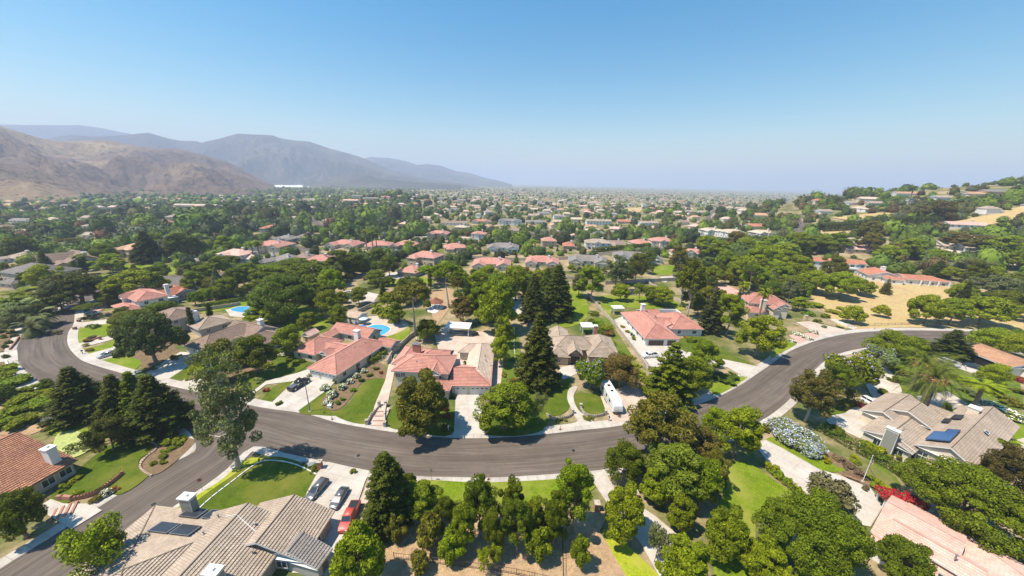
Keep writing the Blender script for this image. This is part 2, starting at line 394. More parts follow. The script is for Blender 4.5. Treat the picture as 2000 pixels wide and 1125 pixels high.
kerbstrip('kerb_strip', spline(G2([(300, 812), (340, 824), (366, 840), (380, 860), (383, 877), (372, 887), (294, 927), (153, 1016), (0, 1111), (-120, 1190)]), 5), -1.9)
kerbstrip('kerb_strip', spline(G2([(60, 1190), (150, 1122), (227, 1066), (300, 1015), (396, 952), (448, 912), (468, 890), (490, 874), (510, 872), (553, 884), (627, 900), (725, 919.5), (811, 930), (900, 932), (954, 933), (1065, 927), (1157, 919.6), (1187, 915), (1290, 892), (1400, 858), (1483, 824), (1539, 783), (1575, 740), (1624, 697), (1692, 679), (1760, 675), (1831, 676), (1912, 681), (2010, 690)]), 5), -1.7)
# streets in the valley beyond
def street(pts, wd, z=.05, mat=None):
    c_ = spline(G2(pts), 5); tag(ribbon('road', offset(c_, wd / 2), offset(c_, -wd / 2), mat or asph, z, 40), kind='structure')
street([(560, 478), (640, 500), (700, 505), (790, 497), (870, 500), (960, 504), (1050, 507), (1130, 502), (1230, 490), (1330, 482), (1420, 485)], 9)
street([(880, 500), (862, 515), (850, 545)], 7)
street([(1555, 470), (1562, 440), (1552, 415), (1543, 398), (1535, 386)], 13)
street([(1330, 452), (1380, 430), (1400, 410)], 9)
street([(640, 452), (760, 462), (860, 462), (960, 466), (1080, 466)], 6, .08, conc)
street([(60, 520), (120, 545), (178, 586)], 11); street([(600, 420), (640, 455), (655, 470)], 9)
street([(1790, 470), (1900, 500), (2000, 520)], 7, .3, gravelm)

# ------------------------------------------------------------------ lawns, drives, beds (traced on the ground)
LZ, DZ, BZ = .125, .155, .12
def lawnp(px, mat=None, z=LZ, curved=True, name='lawn', **k): return patch(name, px, mat or g_dark, z, curved, **k)
def drive(px, mat=None, z=DZ, curved=False, name='driveway', **k): return patch(name, px, mat or conc, z, curved, **k)
# outer bend, west side
drive([(0, 690), (34, 684), (36, 704), (0, 708)]); drive([(0, 767), (0, 748), (55, 736), (72, 745), (98, 757), (60, 762)])
drive([(84, 594), (126, 594), (140, 600), (120, 606), (88, 603)]); drive([(28, 640), (68, 636), (52, 652), (30, 648)])
lawnp([(72, 600), (110, 604), (128, 602), (112, 612), (80, 612)], g_mid); patch('garden_bed', [(0, 648), (30, 652), (36, 660), (20, 684), (0, 688)], mulch, BZ)
patch('garden_bed', [(0, 708), (12, 700), (30, 730), (50, 744), (20, 752), (0, 748)], mulch, BZ)
lawnp([(60, 585), (100, 580), (140, 585), (110, 592), (70, 594)], g_mid); patch('garden_bed', [(0, 768), (80, 758), (105, 765), (110, 830), (60, 850), (0, 850)], soil, BZ)
# inner bend, north side
lawnp([(141, 650), (160, 640), (210, 632), (218, 650), (190, 662), (150, 673), (141, 662)], g_mid); lawnp([(152, 684), (200, 674), (232, 660), (240, 672), (215, 682), (170, 693)], g_mid)
drive([(144, 674), (222, 655), (226, 662), (152, 682)]); drive([(150, 640), (152, 632), (208, 624), (212, 632), (165, 640)])
drive([(163, 695), (232, 676), (262, 690), (240, 694), (186, 707)]); lawnp([(188, 707), (236, 696), (275, 706), (260, 724), (228, 722)], g_mid)
drive([(282, 730), (352, 688), (395, 690), (384, 705), (325, 744), (300, 742)]); lawnp([(333, 738), (388, 706), (400, 720), (380, 732), (352, 744)], g_dark)
drive([(168, 610), (205, 592), (212, 598), (180, 616)], pinkpav)
patch('garden_bed', [(232, 640), (330, 655), (350, 690), (285, 722), (240, 690)], mulch, BZ - .005)
patch('path', [(350, 752), (362, 740), (400, 742), (405, 750), (385, 758)], conc, DZ - .01)
patch('garden_bed', [(352, 700), (470, 690), (520, 690), (560, 700), (470, 735), (440, 765), (350, 745), (395, 700)], mulch, BZ - .01)
# house with the three-car garage
lawnp([(470, 742), (520, 714), (555, 690), (575, 692), (600, 712), (570, 732), (520, 745), (478, 775), (460, 765)], g_dark)
lawnp([(508, 786), (530, 760), (560, 744), (582, 742), (560, 762), (526, 788)], g_dark)
drive([(526, 792), (575, 745), (520, 752), (488, 776), (482, 784), (476, 778), (520, 745), (585, 728), (602, 722), (656, 745), (642, 760), (583, 803)])
lawnp([(583, 803), (630, 768), (655, 757), (640, 770), (628, 785), (640, 800), (660, 812), (628, 812)], g_dark)
lawnp([(652, 808), (680, 790), (700, 760), (720, 742), (745, 740), (756, 745), (742, 775), (722, 815), (715, 829), (680, 824)], g_dark)
patch('garden_bed', [(628, 792), (632, 776), (680, 740), (720, 716), (745, 710), (757, 735), (752, 741), (715, 742), (700, 756), (675, 790), (655, 802), (640, 800)], mulch, BZ, True)
drive([(722, 833), (732, 792), (752, 745), (762, 700), (774, 700), (768, 740), (756, 795), (752, 836)], paver)
lawnp([(757, 832), (768, 795), (800, 790), (850, 800), (884, 800), (882, 850), (800, 843)], g_dark)
drive([(887, 850), (890, 768), (935, 768), (948, 850)]); lawnp([(948, 850), (945, 815), (980, 790), (1060, 790), (1060, 842)], g_dark)
lawnp([(700, 655), (730, 660), (770, 640), (800, 640), (790, 665), (740, 690), (716, 675)], g_mid)
patch('patio', [(690, 640), (710, 622), (740, 618), (790, 628), (795, 640), (762, 656), (720, 662), (700, 652)], paver, DZ - .02, True)
patch('patio', [(848, 650), (860, 640), (955, 650), (985, 680), (968, 755), (955, 765), (945, 765), (880, 730), (860, 700)], paver, DZ - .03)
drive([(968, 680), (975, 655), (985, 680), (978, 752), (965, 770), (962, 740)], paver, DZ - .02)
lawnp([(985, 660), (1010, 650), (1020, 760), (985, 760), (978, 720)], g_gc, BZ + .01); lawnp([(975, 740), (1015, 730), (1060, 745), (1110, 740), (1116, 755), (1110, 800), (1075, 812), (1040, 790), (1000, 770)], g_dark)
lawnp([(1125, 770), (1172, 775), (1180, 805), (1155, 812), (1130, 800)], g_dark)
patch('path', [(1112, 760), (1128, 756), (1120, 775), (1128, 800), (1150, 818), (1160, 828), (1130, 834), (1070, 840), (1068, 834), (1124, 826), (1122, 812), (1108, 780)], conc, DZ - .01, True)
drive([(1172, 772), (1230, 752), (1268, 760), (1262, 790), (1228, 822), (1192, 830)], paver); patch('path', [(1090, 720), (1120, 712), (1128, 730), (1100, 742)], conc, DZ - .02)
lawnp([(1112, 560), (1130, 562), (1150, 600), (1140, 628), (1100, 640), (1090, 620), (1108, 590)], g_mid); lawnp([(1170, 580), (1215, 578), (1270, 580), (1300, 600), (1262, 604), (1200, 600), (1190, 620)], g_mid)
lawnp([(1300, 590), (1335, 590), (1345, 602), (1320, 606)], g_mid); patch('garden_bed', [(1150, 615), (1190, 625), (1225, 680), (1262, 740), (1230, 740), (1200, 690), (1150, 660)], g_gc, BZ + .012)
drive([(1200, 625), (1212, 620), (1252, 668), (1315, 674), (1340, 690), (1330, 705), (1275, 712), (1240, 690)]); drive([(1252, 700), (1300, 700), (1290, 718), (1262, 716)])
lawnp([(1325, 664), (1350, 660), (1380, 660), (1420, 690), (1478, 715), (1440, 712), (1390, 698), (1345, 690)], g_dark); drive([(1330, 700), (1345, 688), (1400, 700), (1478, 716), (1456, 738), (1420, 718), (1380, 712)])
lawnp([(1385, 755), (1400, 745), (1455, 735), (1450, 745), (1400, 772)], g_mid); lawnp([(1505, 700), (1520, 672), (1548, 665), (1556, 672), (1530, 688)], g_mid)
lawnp([(1560, 560), (1600, 540), (1700, 548), (1840, 552), (1880, 570), (1870, 600), (1830, 625), (1820, 640), (1750, 640), (1680, 644), (1640, 640), (1600, 600)], g_dry, .08, False, 'dry_field', drape=True)
drive([(1555, 630), (1580, 628), (1652, 645), (1640, 650), (1600, 655)], paver); drive([(1620, 625), (1630, 623), (1675, 640), (1668, 645)], conc)
drive([(1540, 655), (1590, 650), (1600, 658), (1560, 672)], pinkpav); lawnp([(1850, 610), (2000, 590), (2000, 648), (1900, 642), (1835, 640)], g_dry, .07, False, 'dry_field', drape=True)
drive([(1366, 552), (1400, 548), (1510, 600), (1450, 600), (1410, 590)], courtm)
# left front corner lot
lawnp([(90, 830), (120, 822), (160, 822), (210, 826), (190, 842), (130, 850), (100, 850)], g_mid); patch('putting_green', [(112, 850), (140, 842), (165, 846), (190, 848), (175, 880), (128, 898), (105, 880)], grassmat('green_pale', (.36, .42, .16), (.42, .46, .19), (.40, .40, .2)), LZ + .02, True)
lawnp([(95, 976), (140, 930), (200, 880), (245, 858), (285, 862), (302, 870), (292, 884), (272, 900), (276, 918), (294, 926), (240, 965), (180, 965), (140, 980), (118, 988)], g_dark)
patch('garden_bed', [(292, 862), (320, 850), (365, 855), (380, 866), (340, 905), (302, 928), (278, 910), (290, 885), (303, 872)], mulch, BZ, True)
drive([(84, 986), (100, 976), (125, 985), (170, 985), (200, 998), (178, 1012), (140, 1035), (90, 1005)]); patch('garden_bed', [(0, 940), (130, 920), (120, 960), (95, 975), (80, 1000), (60, 1010), (0, 1010)], mulch, BZ)
# front centre
lawnp([(150, 1125), (260, 1050), (350, 990), (430, 940), (470, 905), (500, 895), (520, 905), (440, 960), (330, 1040), (250, 1110), (220, 1140)], g_lime)
lawnp([(380, 985), (440, 940), (500, 902), (540, 893), (590, 905), (620, 920), (600, 968), (560, 990), (450, 1010), (390, 1010)], g_dark, LZ + .02)
drive([(590, 990), (600, 962), (620, 925), (640, 903), (722, 922), (712, 945), (690, 1010), (680, 1080), (640, 1125), (570, 1120), (620, 1030)]); drive([(700, 985), (722, 935), (730, 930), (718, 985)], paver)
lawnp([(818, 940), (900, 942), (960, 943), (1070, 938), (1155, 930), (1165, 950), (1100, 985), (980, 985), (900, 990), (850, 1000), (830, 970)], g_mid)
patch('dirt_yard', [(780, 1010), (830, 1000), (1000, 1010), (1110, 1000), (1190, 1000), (1170, 1040), (1230, 1125), (1230, 1160), (640, 1170), (760, 1060)], soil, BZ)
drive([(1150, 930), (1180, 920), (1200, 955), (1280, 1010), (1340, 1060), (1380, 1150), (1300, 1150), (1250, 1060), (1190, 990)]); lawnp([(1178, 1045), (1200, 1040), (1240, 1080), (1290, 1130), (1290, 1160), (1240, 1150)], g_lime)
lawnp([(1418, 905), (1460, 905), (1520, 945), (1570, 980), (1500, 985), (1475, 1050), (1500, 1150), (1400, 1150), (1400, 1000), (1420, 950)], g_mid)
drive([(1475, 870), (1495, 860), (1530, 878), (1600, 918), (1640, 930), (1700, 955), (1725, 990), (1700, 1030), (1650, 1020), (1560, 955), (1500, 905)])
lawnp([(1498, 862), (1510, 855), (1545, 865), (1620, 905), (1650, 920), (1600, 920), (1540, 885)], g_mid); patch('garden_bed', [(1590, 880), (1640, 890), (1700, 930), (1740, 960), (1770, 990), (1700, 955), (1640, 925)], mulch, BZ, True)
lawnp([(1690, 895), (1720, 905), (1760, 950), (1720, 945)], g_gc, BZ + .01)
drive([(1610, 815), (1650, 808), (1690, 775), (1720, 790), (1700, 815), (1690, 840), (1700, 850), (1690, 862), (1620, 830)]); lawnp([(1618, 805), (1640, 795), (1672, 812), (1668, 826), (1640, 822)], g_dark)
lawnp([(1900, 805), (1925, 788), (1980, 805), (2010, 830), (2010, 900), (1990, 870), (1950, 820)], g_mid)
drive([(1690, 740), (1710, 722), (1735, 722), (1760, 760), (1755, 790), (1720, 790), (1700, 770)], gravelm, curved=True); drive([(1830, 700), (1850, 712), (1925, 740), (1930, 725), (1860, 700), (1840, 692)])
patch('garden_bed', [(1730, 700), (1990, 735), (2000, 800), (1900, 800), (1780, 810), (1750, 760)], g_gc, BZ - .02); drive([(1790, 775), (1850, 765), (1890, 790), (1860, 800), (1800, 800)], gravelm)
drive([(1985, 860), (2005, 855), (2020, 905), (1970, 905)], paver)
# middle distance
for pl in ([(105, 545), (150, 540), (210, 548), (215, 560), (120, 560)], [(470, 620), (520, 610), (600, 600), (640, 630), (600, 640), (540, 632)], [(560, 640), (625, 620), (640, 640), (600, 655)],
           [(230, 520), (300, 515), (360, 530), (300, 540), (240, 530)], [(730, 540), (790, 535), (850, 548), (800, 560), (740, 555)], [(400, 490), (440, 488), (440, 500), (405, 500)], [(190, 540), (215, 540), (210, 560), (190, 555)],
           [(1280, 520), (1320, 520), (1315, 535), (1280, 535)], [(380, 605), (420, 596), (470, 590), (460, 600), (400, 612)], [(430, 600), (500, 585), (495, 592), (450, 606)]):
    lawnp(pl, g_mid, .06)
for pl in ([(650, 575), (690, 565), (740, 575), (730, 590), (690, 592)], [(748, 535), (790, 530), (790, 545), (745, 545)], [(110, 528), (150, 528), (155, 536), (112, 538)], [(395, 505), (330, 500), (325, 508), (390, 512)],
           [(1290, 540), (1320, 540), (1300, 552), (1290, 550)], [(440, 605), (520, 597), (560, 612), (520, 625), (450, 618)], [(990, 565), (1020, 590), (1040, 620), (1020, 625), (1000, 600), (985, 575)]):
    drive(pl, conc, .075)
patch('path', [(1015, 600), (1028, 600), (1050, 650), (1042, 650)], gravelm, .08); patch('dirt_yard', [(825, 580), (870, 560), (905, 575), (880, 600), (850, 640), (840, 600)], soil, .06)
for pl in ([(1580, 455), (1640, 445), (1720, 440), (1800, 432), (1850, 438), (1780, 452), (1700, 458), (1600, 465)], [(1620, 425), (1700, 418), (1760, 415), (1820, 412), (1760, 425), (1660, 432)], [(1860, 435), (1990, 405), (2060, 420), (1990, 430), (1900, 445)],
           [(690, 398), (740, 395), (742, 401), (694, 404)], [(1220, 407), (1255, 405), (1250, 415), (1222, 413)], [(770, 383), (792, 382), (795, 388), (775, 389)], [(0, 398), (60, 396), (70, 402), (0, 408)]):
    lawnp(pl, g_dry, .5, False, 'dry_field', drape=True)
# ------------------------------------------------------------------ houses
HF = []      # footprints (world polygons) of every building
def tri_clip(a, b, c, d, mb, uvflip=0, step=.46, lift=.12):
    """roof plane a-b (eave) to d-c (top), laid in overlapping courses"""
    a, b, c, d = map(Vector, (a, b, c, d)); mid0 = (a + b) / 2; up = ((c + d) / 2 - mid0)
    ed = (b - a).normalized(); nrm = ed.cross(up).normalized()
    upn = nrm.cross(ed); H_ = abs((d - a).dot(upn)); n = max(1, round(H_ / step)); n_ = nrm if nrm.z > 0 else -nrm
    for k in range(n):
        t0, t1 = k / n, (k + 1) / n
        l0, r0, l1, r1 = a.lerp(d, t0), b.lerp(c, t0), a.lerp(d, t1), b.lerp(c, t1)
        U = lambda q: (q - a).dot(ed); v0, v1 = H_ * t0, H_ * t1
        L0, R0 = l0 + n_ * lift, r0 + n_ * lift
        if (r1 - l1).length < .02: mb.quad([L0, R0, r1], 0, [(U(l0), v0), (U(r0), v0), (U(r1), v1)])
        else: mb.quad([L0, R0, r1, l1], 0, [(U(l0), v0), (U(r0), v0), (U(r1), v1), (U(l1), v1)])
        mb.quad([l0, r0, R0, L0], 0, [(U(l0), v0), (U(r0), v0), (U(r0), v0 + .02), (U(l0), v0 + .02)])
class House:
    def __init__(s, name, label, O, ang, roof='pink', wall='cream', group=None, base=None, detail=True, trimm=None):
        s.z0 = th(O[0], O[1]) if base is None else base
        s.rz = R(ang); s.e = empty(name, (O[0], O[1], s.z0), s.rz); tag(s.e, label, 'house', group)
        s.roof = {}; s.rk = roof; s.wk = wall; s.walls = MB(); s.trim = MB(); s.detail = detail; s.ang = ang; s.O = O; s.tm = trimm or trim; s.lf = .12 if roof != 'salmon' else .05
    def W(s, x, y):
        c_, q = math.cos(s.rz), math.sin(s.rz); return (s.O[0] + x * c_ - y * q, s.O[1] + x * q + y * c_)
    def local(s, px, py, z=0):
        p_ = P(px, py, z) if abs(s.z0) < .01 else s.Pz(px, py, z); dx, dy = p_.x - s.O[0], p_.y - s.O[1]
        c_, q = math.cos(-s.rz), math.sin(-s.rz); return dx * c_ - dy * q, dx * q + dy * c_
    def Pz(s, px, py, z):
        d = ray(px, py); t_ = (s.z0 + z - CAMH) / d.z; return Vector((d.x * t_, d.y * t_, s.z0 + z))
    def wing(s, x0, y0, x1, y1, ze=2.9, r='x', e='hh', slope=.42, roof=None, ov=.55, zb=-.3, wins=True, step=None, thickw=True):
        """rectangle of eaves in the house's own metres; r = ridge direction; e = ends (h hip, g gable)"""
        rk = roof or s.rk; mb = s.roof.setdefault(rk, MB()); sw = (r == 'y')
        if sw: L, Wd = y1 - y0, x1 - x0; T = lambda u, v, z: (x1 - v, y0 + u, z)
        else: L, Wd = x1 - x0, y1 - y0; T = lambda u, v, z: (x0 + u, y0 + v, z)
        rise = Wd / 2 * slope; i0 = min(Wd / 2, L / 2 - .01) if e[0] == 'h' else 0; i1 = min(Wd / 2, L / 2 - .01) if e[1] == 'h' else 0
        z1 = ze + rise; st = step or (.46 if s.detail else 3.0); lf = s.lf if s.detail else .04
        A, B, C, D = T(0, 0, ze), T(L, 0, ze), T(L, Wd, ze), T(0, Wd, ze); r0, r1 = T(i0, Wd / 2, z1), T(L - i1, Wd / 2, z1)
        tri_clip(A, B, r1, r0, mb, 0, st, lf); tri_clip(C, D, r0, r1, mb, 0, st, lf)
        if i0: tri_clip(D, A, r0, r0, mb, 0, st, lf)
        if i1: tri_clip(B, C, r1, r1, mb, 0, st, lf)
        # ridge and hip caps
        if s.detail:
            cap = s.roof.setdefault(rk, mb); up = Vector((0, 0, .07))
            ls = [(r0, r1)] + ([(A, r0), (D, r0)] if i0 else []) + ([(B, r1), (C, r1)] if i1 else [])
            for p_, q_ in ls: cap.tube([Vector(p_) + up, Vector(q_) + up], .10, 5, 0)
        # fascia and soffit
        f = s.trim; th_ = .2
        for p_, q_, g in ((A, B, 0), (C, D, 0), (D, A, not i0), (B, C, not i1)):
            p_, q_ = Vector(p_), Vector(q_)
            if not g: f.quad([p_ - Vector((0, 0, th_)), q_ - Vector((0, 0, th_)), q_ + Vector((0, 0, .05)), p_ + Vector((0, 0, .05))])
            else:
                m_ = Vector(r0 if p_ == Vector(D) else r1)
                for a_, b_ in ((p_, m_), (m_, q_)): f.quad([a_ - Vector((0, 0, th_)), b_ - Vector((0, 0, th_)), b_ + Vector((0, 0, .08)), a_ + Vector((0, 0, .08))])
        f.quad([Vector(q) - Vector((0, 0, th_)) for q in (D, C, B, A)])
        # walls
        o = ov; a0, a1, b0, b1 = x0 + o, x1 - o, y0 + o, y1 - o; h_ = ze - .15; wm = s.walls
        for q in (((a0, b0), (a1, b0)), ((a1, b0), (a1, b1)), ((a1, b1), (a0, b1)), ((a0, b1), (a0, b0))):
            (xa, ya), (xb, yb) = q; wm.quad([(xa, ya, zb), (xb, yb, zb), (xb, yb, h_), (xa, ya, h_)], 0, [(0, 0)] * 4)
        for k, on in ((0, e[0] == 'g'), (1, e[1] == 'g')):
            if on:
                u = o if k == 0 else L - o; k_ = Wd / 2; pts = [T(u, o, h_), T(u, Wd - o, h_), T(u, k_, h_ + (k_ - o) * slope + .05)]
                wm.quad(pts, 0, [(0, 0)] * 3)
        HF.append([s.W(x0 - .4, y0 - .4), s.W(x1 + .4, y0 - .4), s.W(x1 + .4, y1 + .4), s.W(x0 - .4, y1 + .4)])
        if wins: s.wins(a0, b0, a1, b1, ze)
        return s
    def wins(s, a0, b0, a1, b1, ze):
        n_f = 2 if ze > 4.5 else 1
        for fl in range(n_f):
            zz = 1.0 + fl * 2.8
            for (xa, ya, xb, yb, a_) in ((a0, b0, a1, b0, 0), (a1, b0, a1, b1, 90), (a0, b1, a0, b0, -90)):
                wx, wy = s.W((xa + xb) / 2, (ya + yb) / 2); nx_, ny_ = math.cos(s.rz + R(a_) - math.pi / 2), math.sin(s.rz + R(a_) - math.pi / 2)
                if nx_ * wx + ny_ * wy > 0: continue           # faces away from every place the street sees it from
                L = math.hypot(xb - xa, yb - ya); n = int(L // 4.2)
                for i in range(n):
                    t_ = (i + .5) / n; s.window(xa + (xb - xa) * t_, ya + (yb - ya) * t_, zz, a_, 1.5 if i % 2 else 1.1, 1.15)
    def window(s, x, y, z, a, w_=1.3, h_=1.1, fr=None, name='window'):
        """a = 0 faces -y of the house"""
        ca, sa = math.cos(R(a)), math.sin(R(a)); T = lambda u, v, k: (x + u * ca + v * sa, y + u * sa - v * ca, z + k)
        m_ = MB(); hw = w_ / 2; t_ = .09
        for (u0, u1, k0, k1) in ((-hw - t_, hw + t_, -t_, 0), (-hw - t_, hw + t_, h_, h_ + t_), (-hw - t_, -hw, 0, h_), (hw, hw + t_, 0, h_), (-.03, .03, 0, h_)):
            for q in (((u0, .06, k0), (u1, .06, k0), (u1, .06, k1), (u0, .06, k1)), ((u0, 0, k1), (u0, .06, k1), (u1, .06, k1), (u1, 0, k1)), ((u0, 0, k0), (u1, 0, k0), (u1, .06, k0), (u0, .06, k0))):
                m_.quad([T(*v) for v in q], 0, [(0, 0)] * 4)
        o = m_.build(name, fr or trim, s.e)
        g = MB(); g.quad([T(-hw, .03, 0), T(hw, .03, 0), T(hw, .03, h_), T(-hw, .03, h_)], 0, [(0, 0)] * 4); g.build('pane', glassm, o)
    def garage(s, x, y, w_, a=0, mat=None, h_=2.15):
        ca, sa = math.cos(R(a)), math.sin(R(a)); T = lambda u, v, k: (x + u * ca + v * sa, y + u * sa - v * ca, .1 + k); m_ = MB(); n = 4
        for i in range(n):
            k0, k1 = h_ * i / n + .015, h_ * (i + 1) / n - .015
            m_.quad([T(-w_ / 2, .05, k0), T(w_ / 2, .05, k0), T(w_ / 2, .05, k1), T(-w_ / 2, .05, k1)], 0, [(0, 0)] * 4)
            m_.quad([T(-w_ / 2, .02, k1), T(w_ / 2, .02, k1), T(w_ / 2, .02, k1 + .03), T(-w_ / 2, .02, k1 + .03)], 0, [(0, 0)] * 4)
        d = m_.build('garage_door', mat or garage_w, s.e)
        if mat is not garage_b and s.detail:
            g = MB(); nn = max(2, int(w_ / 1.1))
            for i in range(nn):
                u = -w_ / 2 + w_ * (i + .5) / nn; g.quad([T(u - .32, .07, h_ * .8), T(u + .32, .07, h_ * .8), T(u + .32, .07, h_ * .93), T(u - .32, .07, h_ * .93)], 0, [(0, 0)] * 4)
            for i in range(nn):
                gg = MB(); gg.v = g.v[i * 4:i * 4 + 4]; gg.f = [(0, 1, 2, 3)]; gg.m = [0]; gg.uv = [(0, 0)] * 4; gg.build('pane', glassm, d)
        fr = MB()
        for (u0, u1, k0, k1) in ((-w_ / 2 - .14, -w_ / 2, 0, h_ + .14), (w_ / 2, w_ / 2 + .14, 0, h_ + .14), (-w_ / 2, w_ / 2, h_, h_ + .14)):
            fr.quad([T(u0, .09, k0), T(u1, .09, k0), T(u1, .09, k1), T(u0, .09, k1)], 0, [(0, 0)] * 4)
        fr.build('door_frame', trim, d)
    def door(s, x, y, a=0, w_=1.0, h_=2.1, mat=None):
        ca, sa = math.cos(R(a)), math.sin(R(a)); T = lambda u, v, k: (x + u * ca + v * sa, y + u * sa - v * ca, .1 + k); m_ = MB()
        m_.quad([T(-w_ / 2, .05, 0), T(w_ / 2, .05, 0), T(w_ / 2, .05, h_), T(-w_ / 2, .05, h_)], 0, [(0, 0)] * 4); m_.build('door', mat or trimb, s.e)
    def chimney(s, x, y, z0, z1, sx=1.0, sy=1.0, mat=None, capm=None, face=None, taper=1):
        m_ = MB(); m_.box((x, y, z0), (sx, sy, z1 - z0), 0, taper=taper, base=False); c_ = m_.build('chimney', mat or WL[s.wk], s.e)
        k = MB(); k.box((x, y, z1 - .02), (sx * taper + .25, sy * taper + .25, .22)); k.box((x, y, z1 + .2), (sx * .35, sy * .3, .3), taper=.8); k.build('chimney_cap', capm or trim, c_)
        if face:
            f = MB(); gx = sx / 2 + .02
            f.quad([(x - sx * .42, y - sy / 2 - .03, z0 + .2), (x + sx * .42, y - sy / 2 - .03, z0 + .2), (x + sx * .42, y - sy / 2 - .03, z1 - .35), (x - sx * .42, y - sy / 2 - .03, z1 - .35)], 0, [(0, 0)] * 4)
            f.quad([(x + gx, y - sy * .42, z0 + .2), (x + gx, y + sy * .42, z0 + .2), (x + gx, y + sy * .42, z1 - .35), (x + gx, y - sy * .42, z1 - .35)], 0, [(0, 0)] * 4)
            f.quad([(x - gx, y + sy * .42, z0 + .2), (x - gx, y - sy * .42, z0 + .2), (x - gx, y - sy * .42, z1 - .35), (x - gx, y + sy * .42, z1 - .35)], 0, [(0, 0)] * 4)
            f.build('chimney_panel', face, c_)
    def vents(s, pts):
        for (x, y, z) in pts:
            m_ = MB(); m_.tube([(x, y, z - .3), (x, y, z + .35)], .09, 8); m_.tube([(x, y, z + .3), (x, y, z + .42)], .17, 8); m_.build('roof_vent', metal, s.e)
    def onroof(s, name, x, y, w_, h_, zc, sx=0, sy=0, mat=None, frame=None, lift=.16, thick=.06, label=None, rot=0):
        """flat thing lying on a roof plane whose height is zc + sx*dx + sy*dy"""
        cr, sr = math.cos(R(rot)), math.sin(R(rot)); L = [(-w_ / 2, -h_ / 2), (w_ / 2, -h_ / 2), (w_ / 2, h_ / 2), (-w_ / 2, h_ / 2)]
        q = [(u * cr - v * sr, u * sr + v * cr) for u, v in L]; top = [(x + u, y + v, zc + sx * u + sy * v + lift) for u, v in q]; m_ = MB(); m_.quad(top)
        for i in range(4): a_, b_ = top[i - 1], top[i]; m_.quad([(a_[0], a_[1], a_[2] - thick - lift * .6), (b_[0], b_[1], b_[2] - thick - lift * .6), b_, a_])
        o = m_.build(name, mat or paneld, s.e)
        if label: o['label'] = label
        if frame:
            f = MB(); k = 1 - .10
            for i in range(4):
                a_, b_ = Vector(top[i - 1]), Vector(top[i]); c_ = sum((Vector(t_) for t_ in top), Vector()) / 4
                ia, ib = c_ + (a_ - c_) * (1 - .14 / max(w_, h_) * 2), c_ + (b_ - c_) * (1 - .14 / max(w_, h_) * 2); u_ = Vector((0, 0, .012))
                f.quad([a_ + u_, b_ + u_, ib + u_, ia + u_])
            f.build('frame', frame, o)
        return o
    def done(s):
        s.walls.build('wall', WL[s.wk], s.e); s.trim.build('fascia', s.tm, s.e)
        for i, (k, mb) in enumerate(s.roof.items()):
            o = mb.build('roof', RF[k], s.e)
        return s

# three-car-garage house, pink tiles
h = House('house', 'pink tiled house with white three car garage and black pickup on its driveway', (-57.5, 85.4), -18.1)
h.wing(0, 0, 10.9, 21.8, 2.9, 'y', 'hh', .50, wins=False); h.wins(.55, .55, 10.35, 21.2, 2.9)
h.wing(-13.7, 6.6, -3.9, 18, 2.9, 'y', 'hh', .50); h.wing(-9.5, 10.2, 4, 16, 2.9, 'x', 'gg', .42, wins=False); h.wing(-3.9, 7.8, -.2, 12, 3.0, 'y', 'gh', .5, wins=False)
h.wing(-14, 22, 2.5, 29.3, 2.9, 'x', 'gg', .5); h.wing(-14, 17, -9.5, 23, 2.9, 'y', 'gg', .4, wins=False); h.wing(7.5, 19, 14, 24.5, 2.8, 'x', 'gg', .45)
h.garage(2.5, .52, 2.9); h.garage(7.3, .52, 5.2); h.chimney(1.6, 18.4, 2.5, 7.0, 1.7, 1.3, WL['white']); h.door(-2, 8.4, 0)
h.vents([(6.8, 11.5, 5.0), (7.2, 15.5, 4.9), (7, 18, 5)]); h.done()
# centre house, two storeys with long beige wing
h = House('house', 'two storey pink tiled house with brick chimney behind the paved forecourt steps', (-31.6, 80.4), -3)
h.wing(0, 0, 15.6, 10.4, 5.6, 'x', 'hh', .44); h.wing(-1.5, 4, 4, 15, 5.4, 'y', 'hh', .44, wins=False); h.wing(9.8, -.6, 13.4, 4, 5.6, 'y', 'gg', .75, wins=False)
h.wing(3, 9, 13, 17.5, 3.4, 'x', 'hg', .5); h.wing(9, 8, 13, 15, 3.6, 'y', 'gg', .6, wins=False); h.wing(9.5, -3.6, 16.5, 2, 2.9, 'x', 'hh', .42)
h.chimney(3.4, 11, 5, 8.3, 2.2, 1.1, brick, metal); h.vents([(6, 3, 6.9), (11, 13, 5.2)]); h.window(1.6, .5, 3.6, 0, 1.4, 1.2); h.done()
h = House('house', 'pink and beige tiled garage wing with white doors joined to the two storey house', (-14.5, 78.2), 1.2)
h.wing(-1.4, 0, 9.6, 10.8, 2.9, 'x', 'gh', .42, wins=False); h.wing(1.9, 1.6, 9.58, 24.5, 2.86, 'y', 'hh', .585, 'sand', wins=False); h.wing(-1.6, 18.5, 6, 25.2, 2.9, 'x', 'hh', .45, 'sand')
h.garage(1.6, .52, 3.0); h.garage(6.6, .52, 4.9); h.vents([(7.3, 13.5, 4.4), (7.6, 11.2, 4.2)]); h.done()
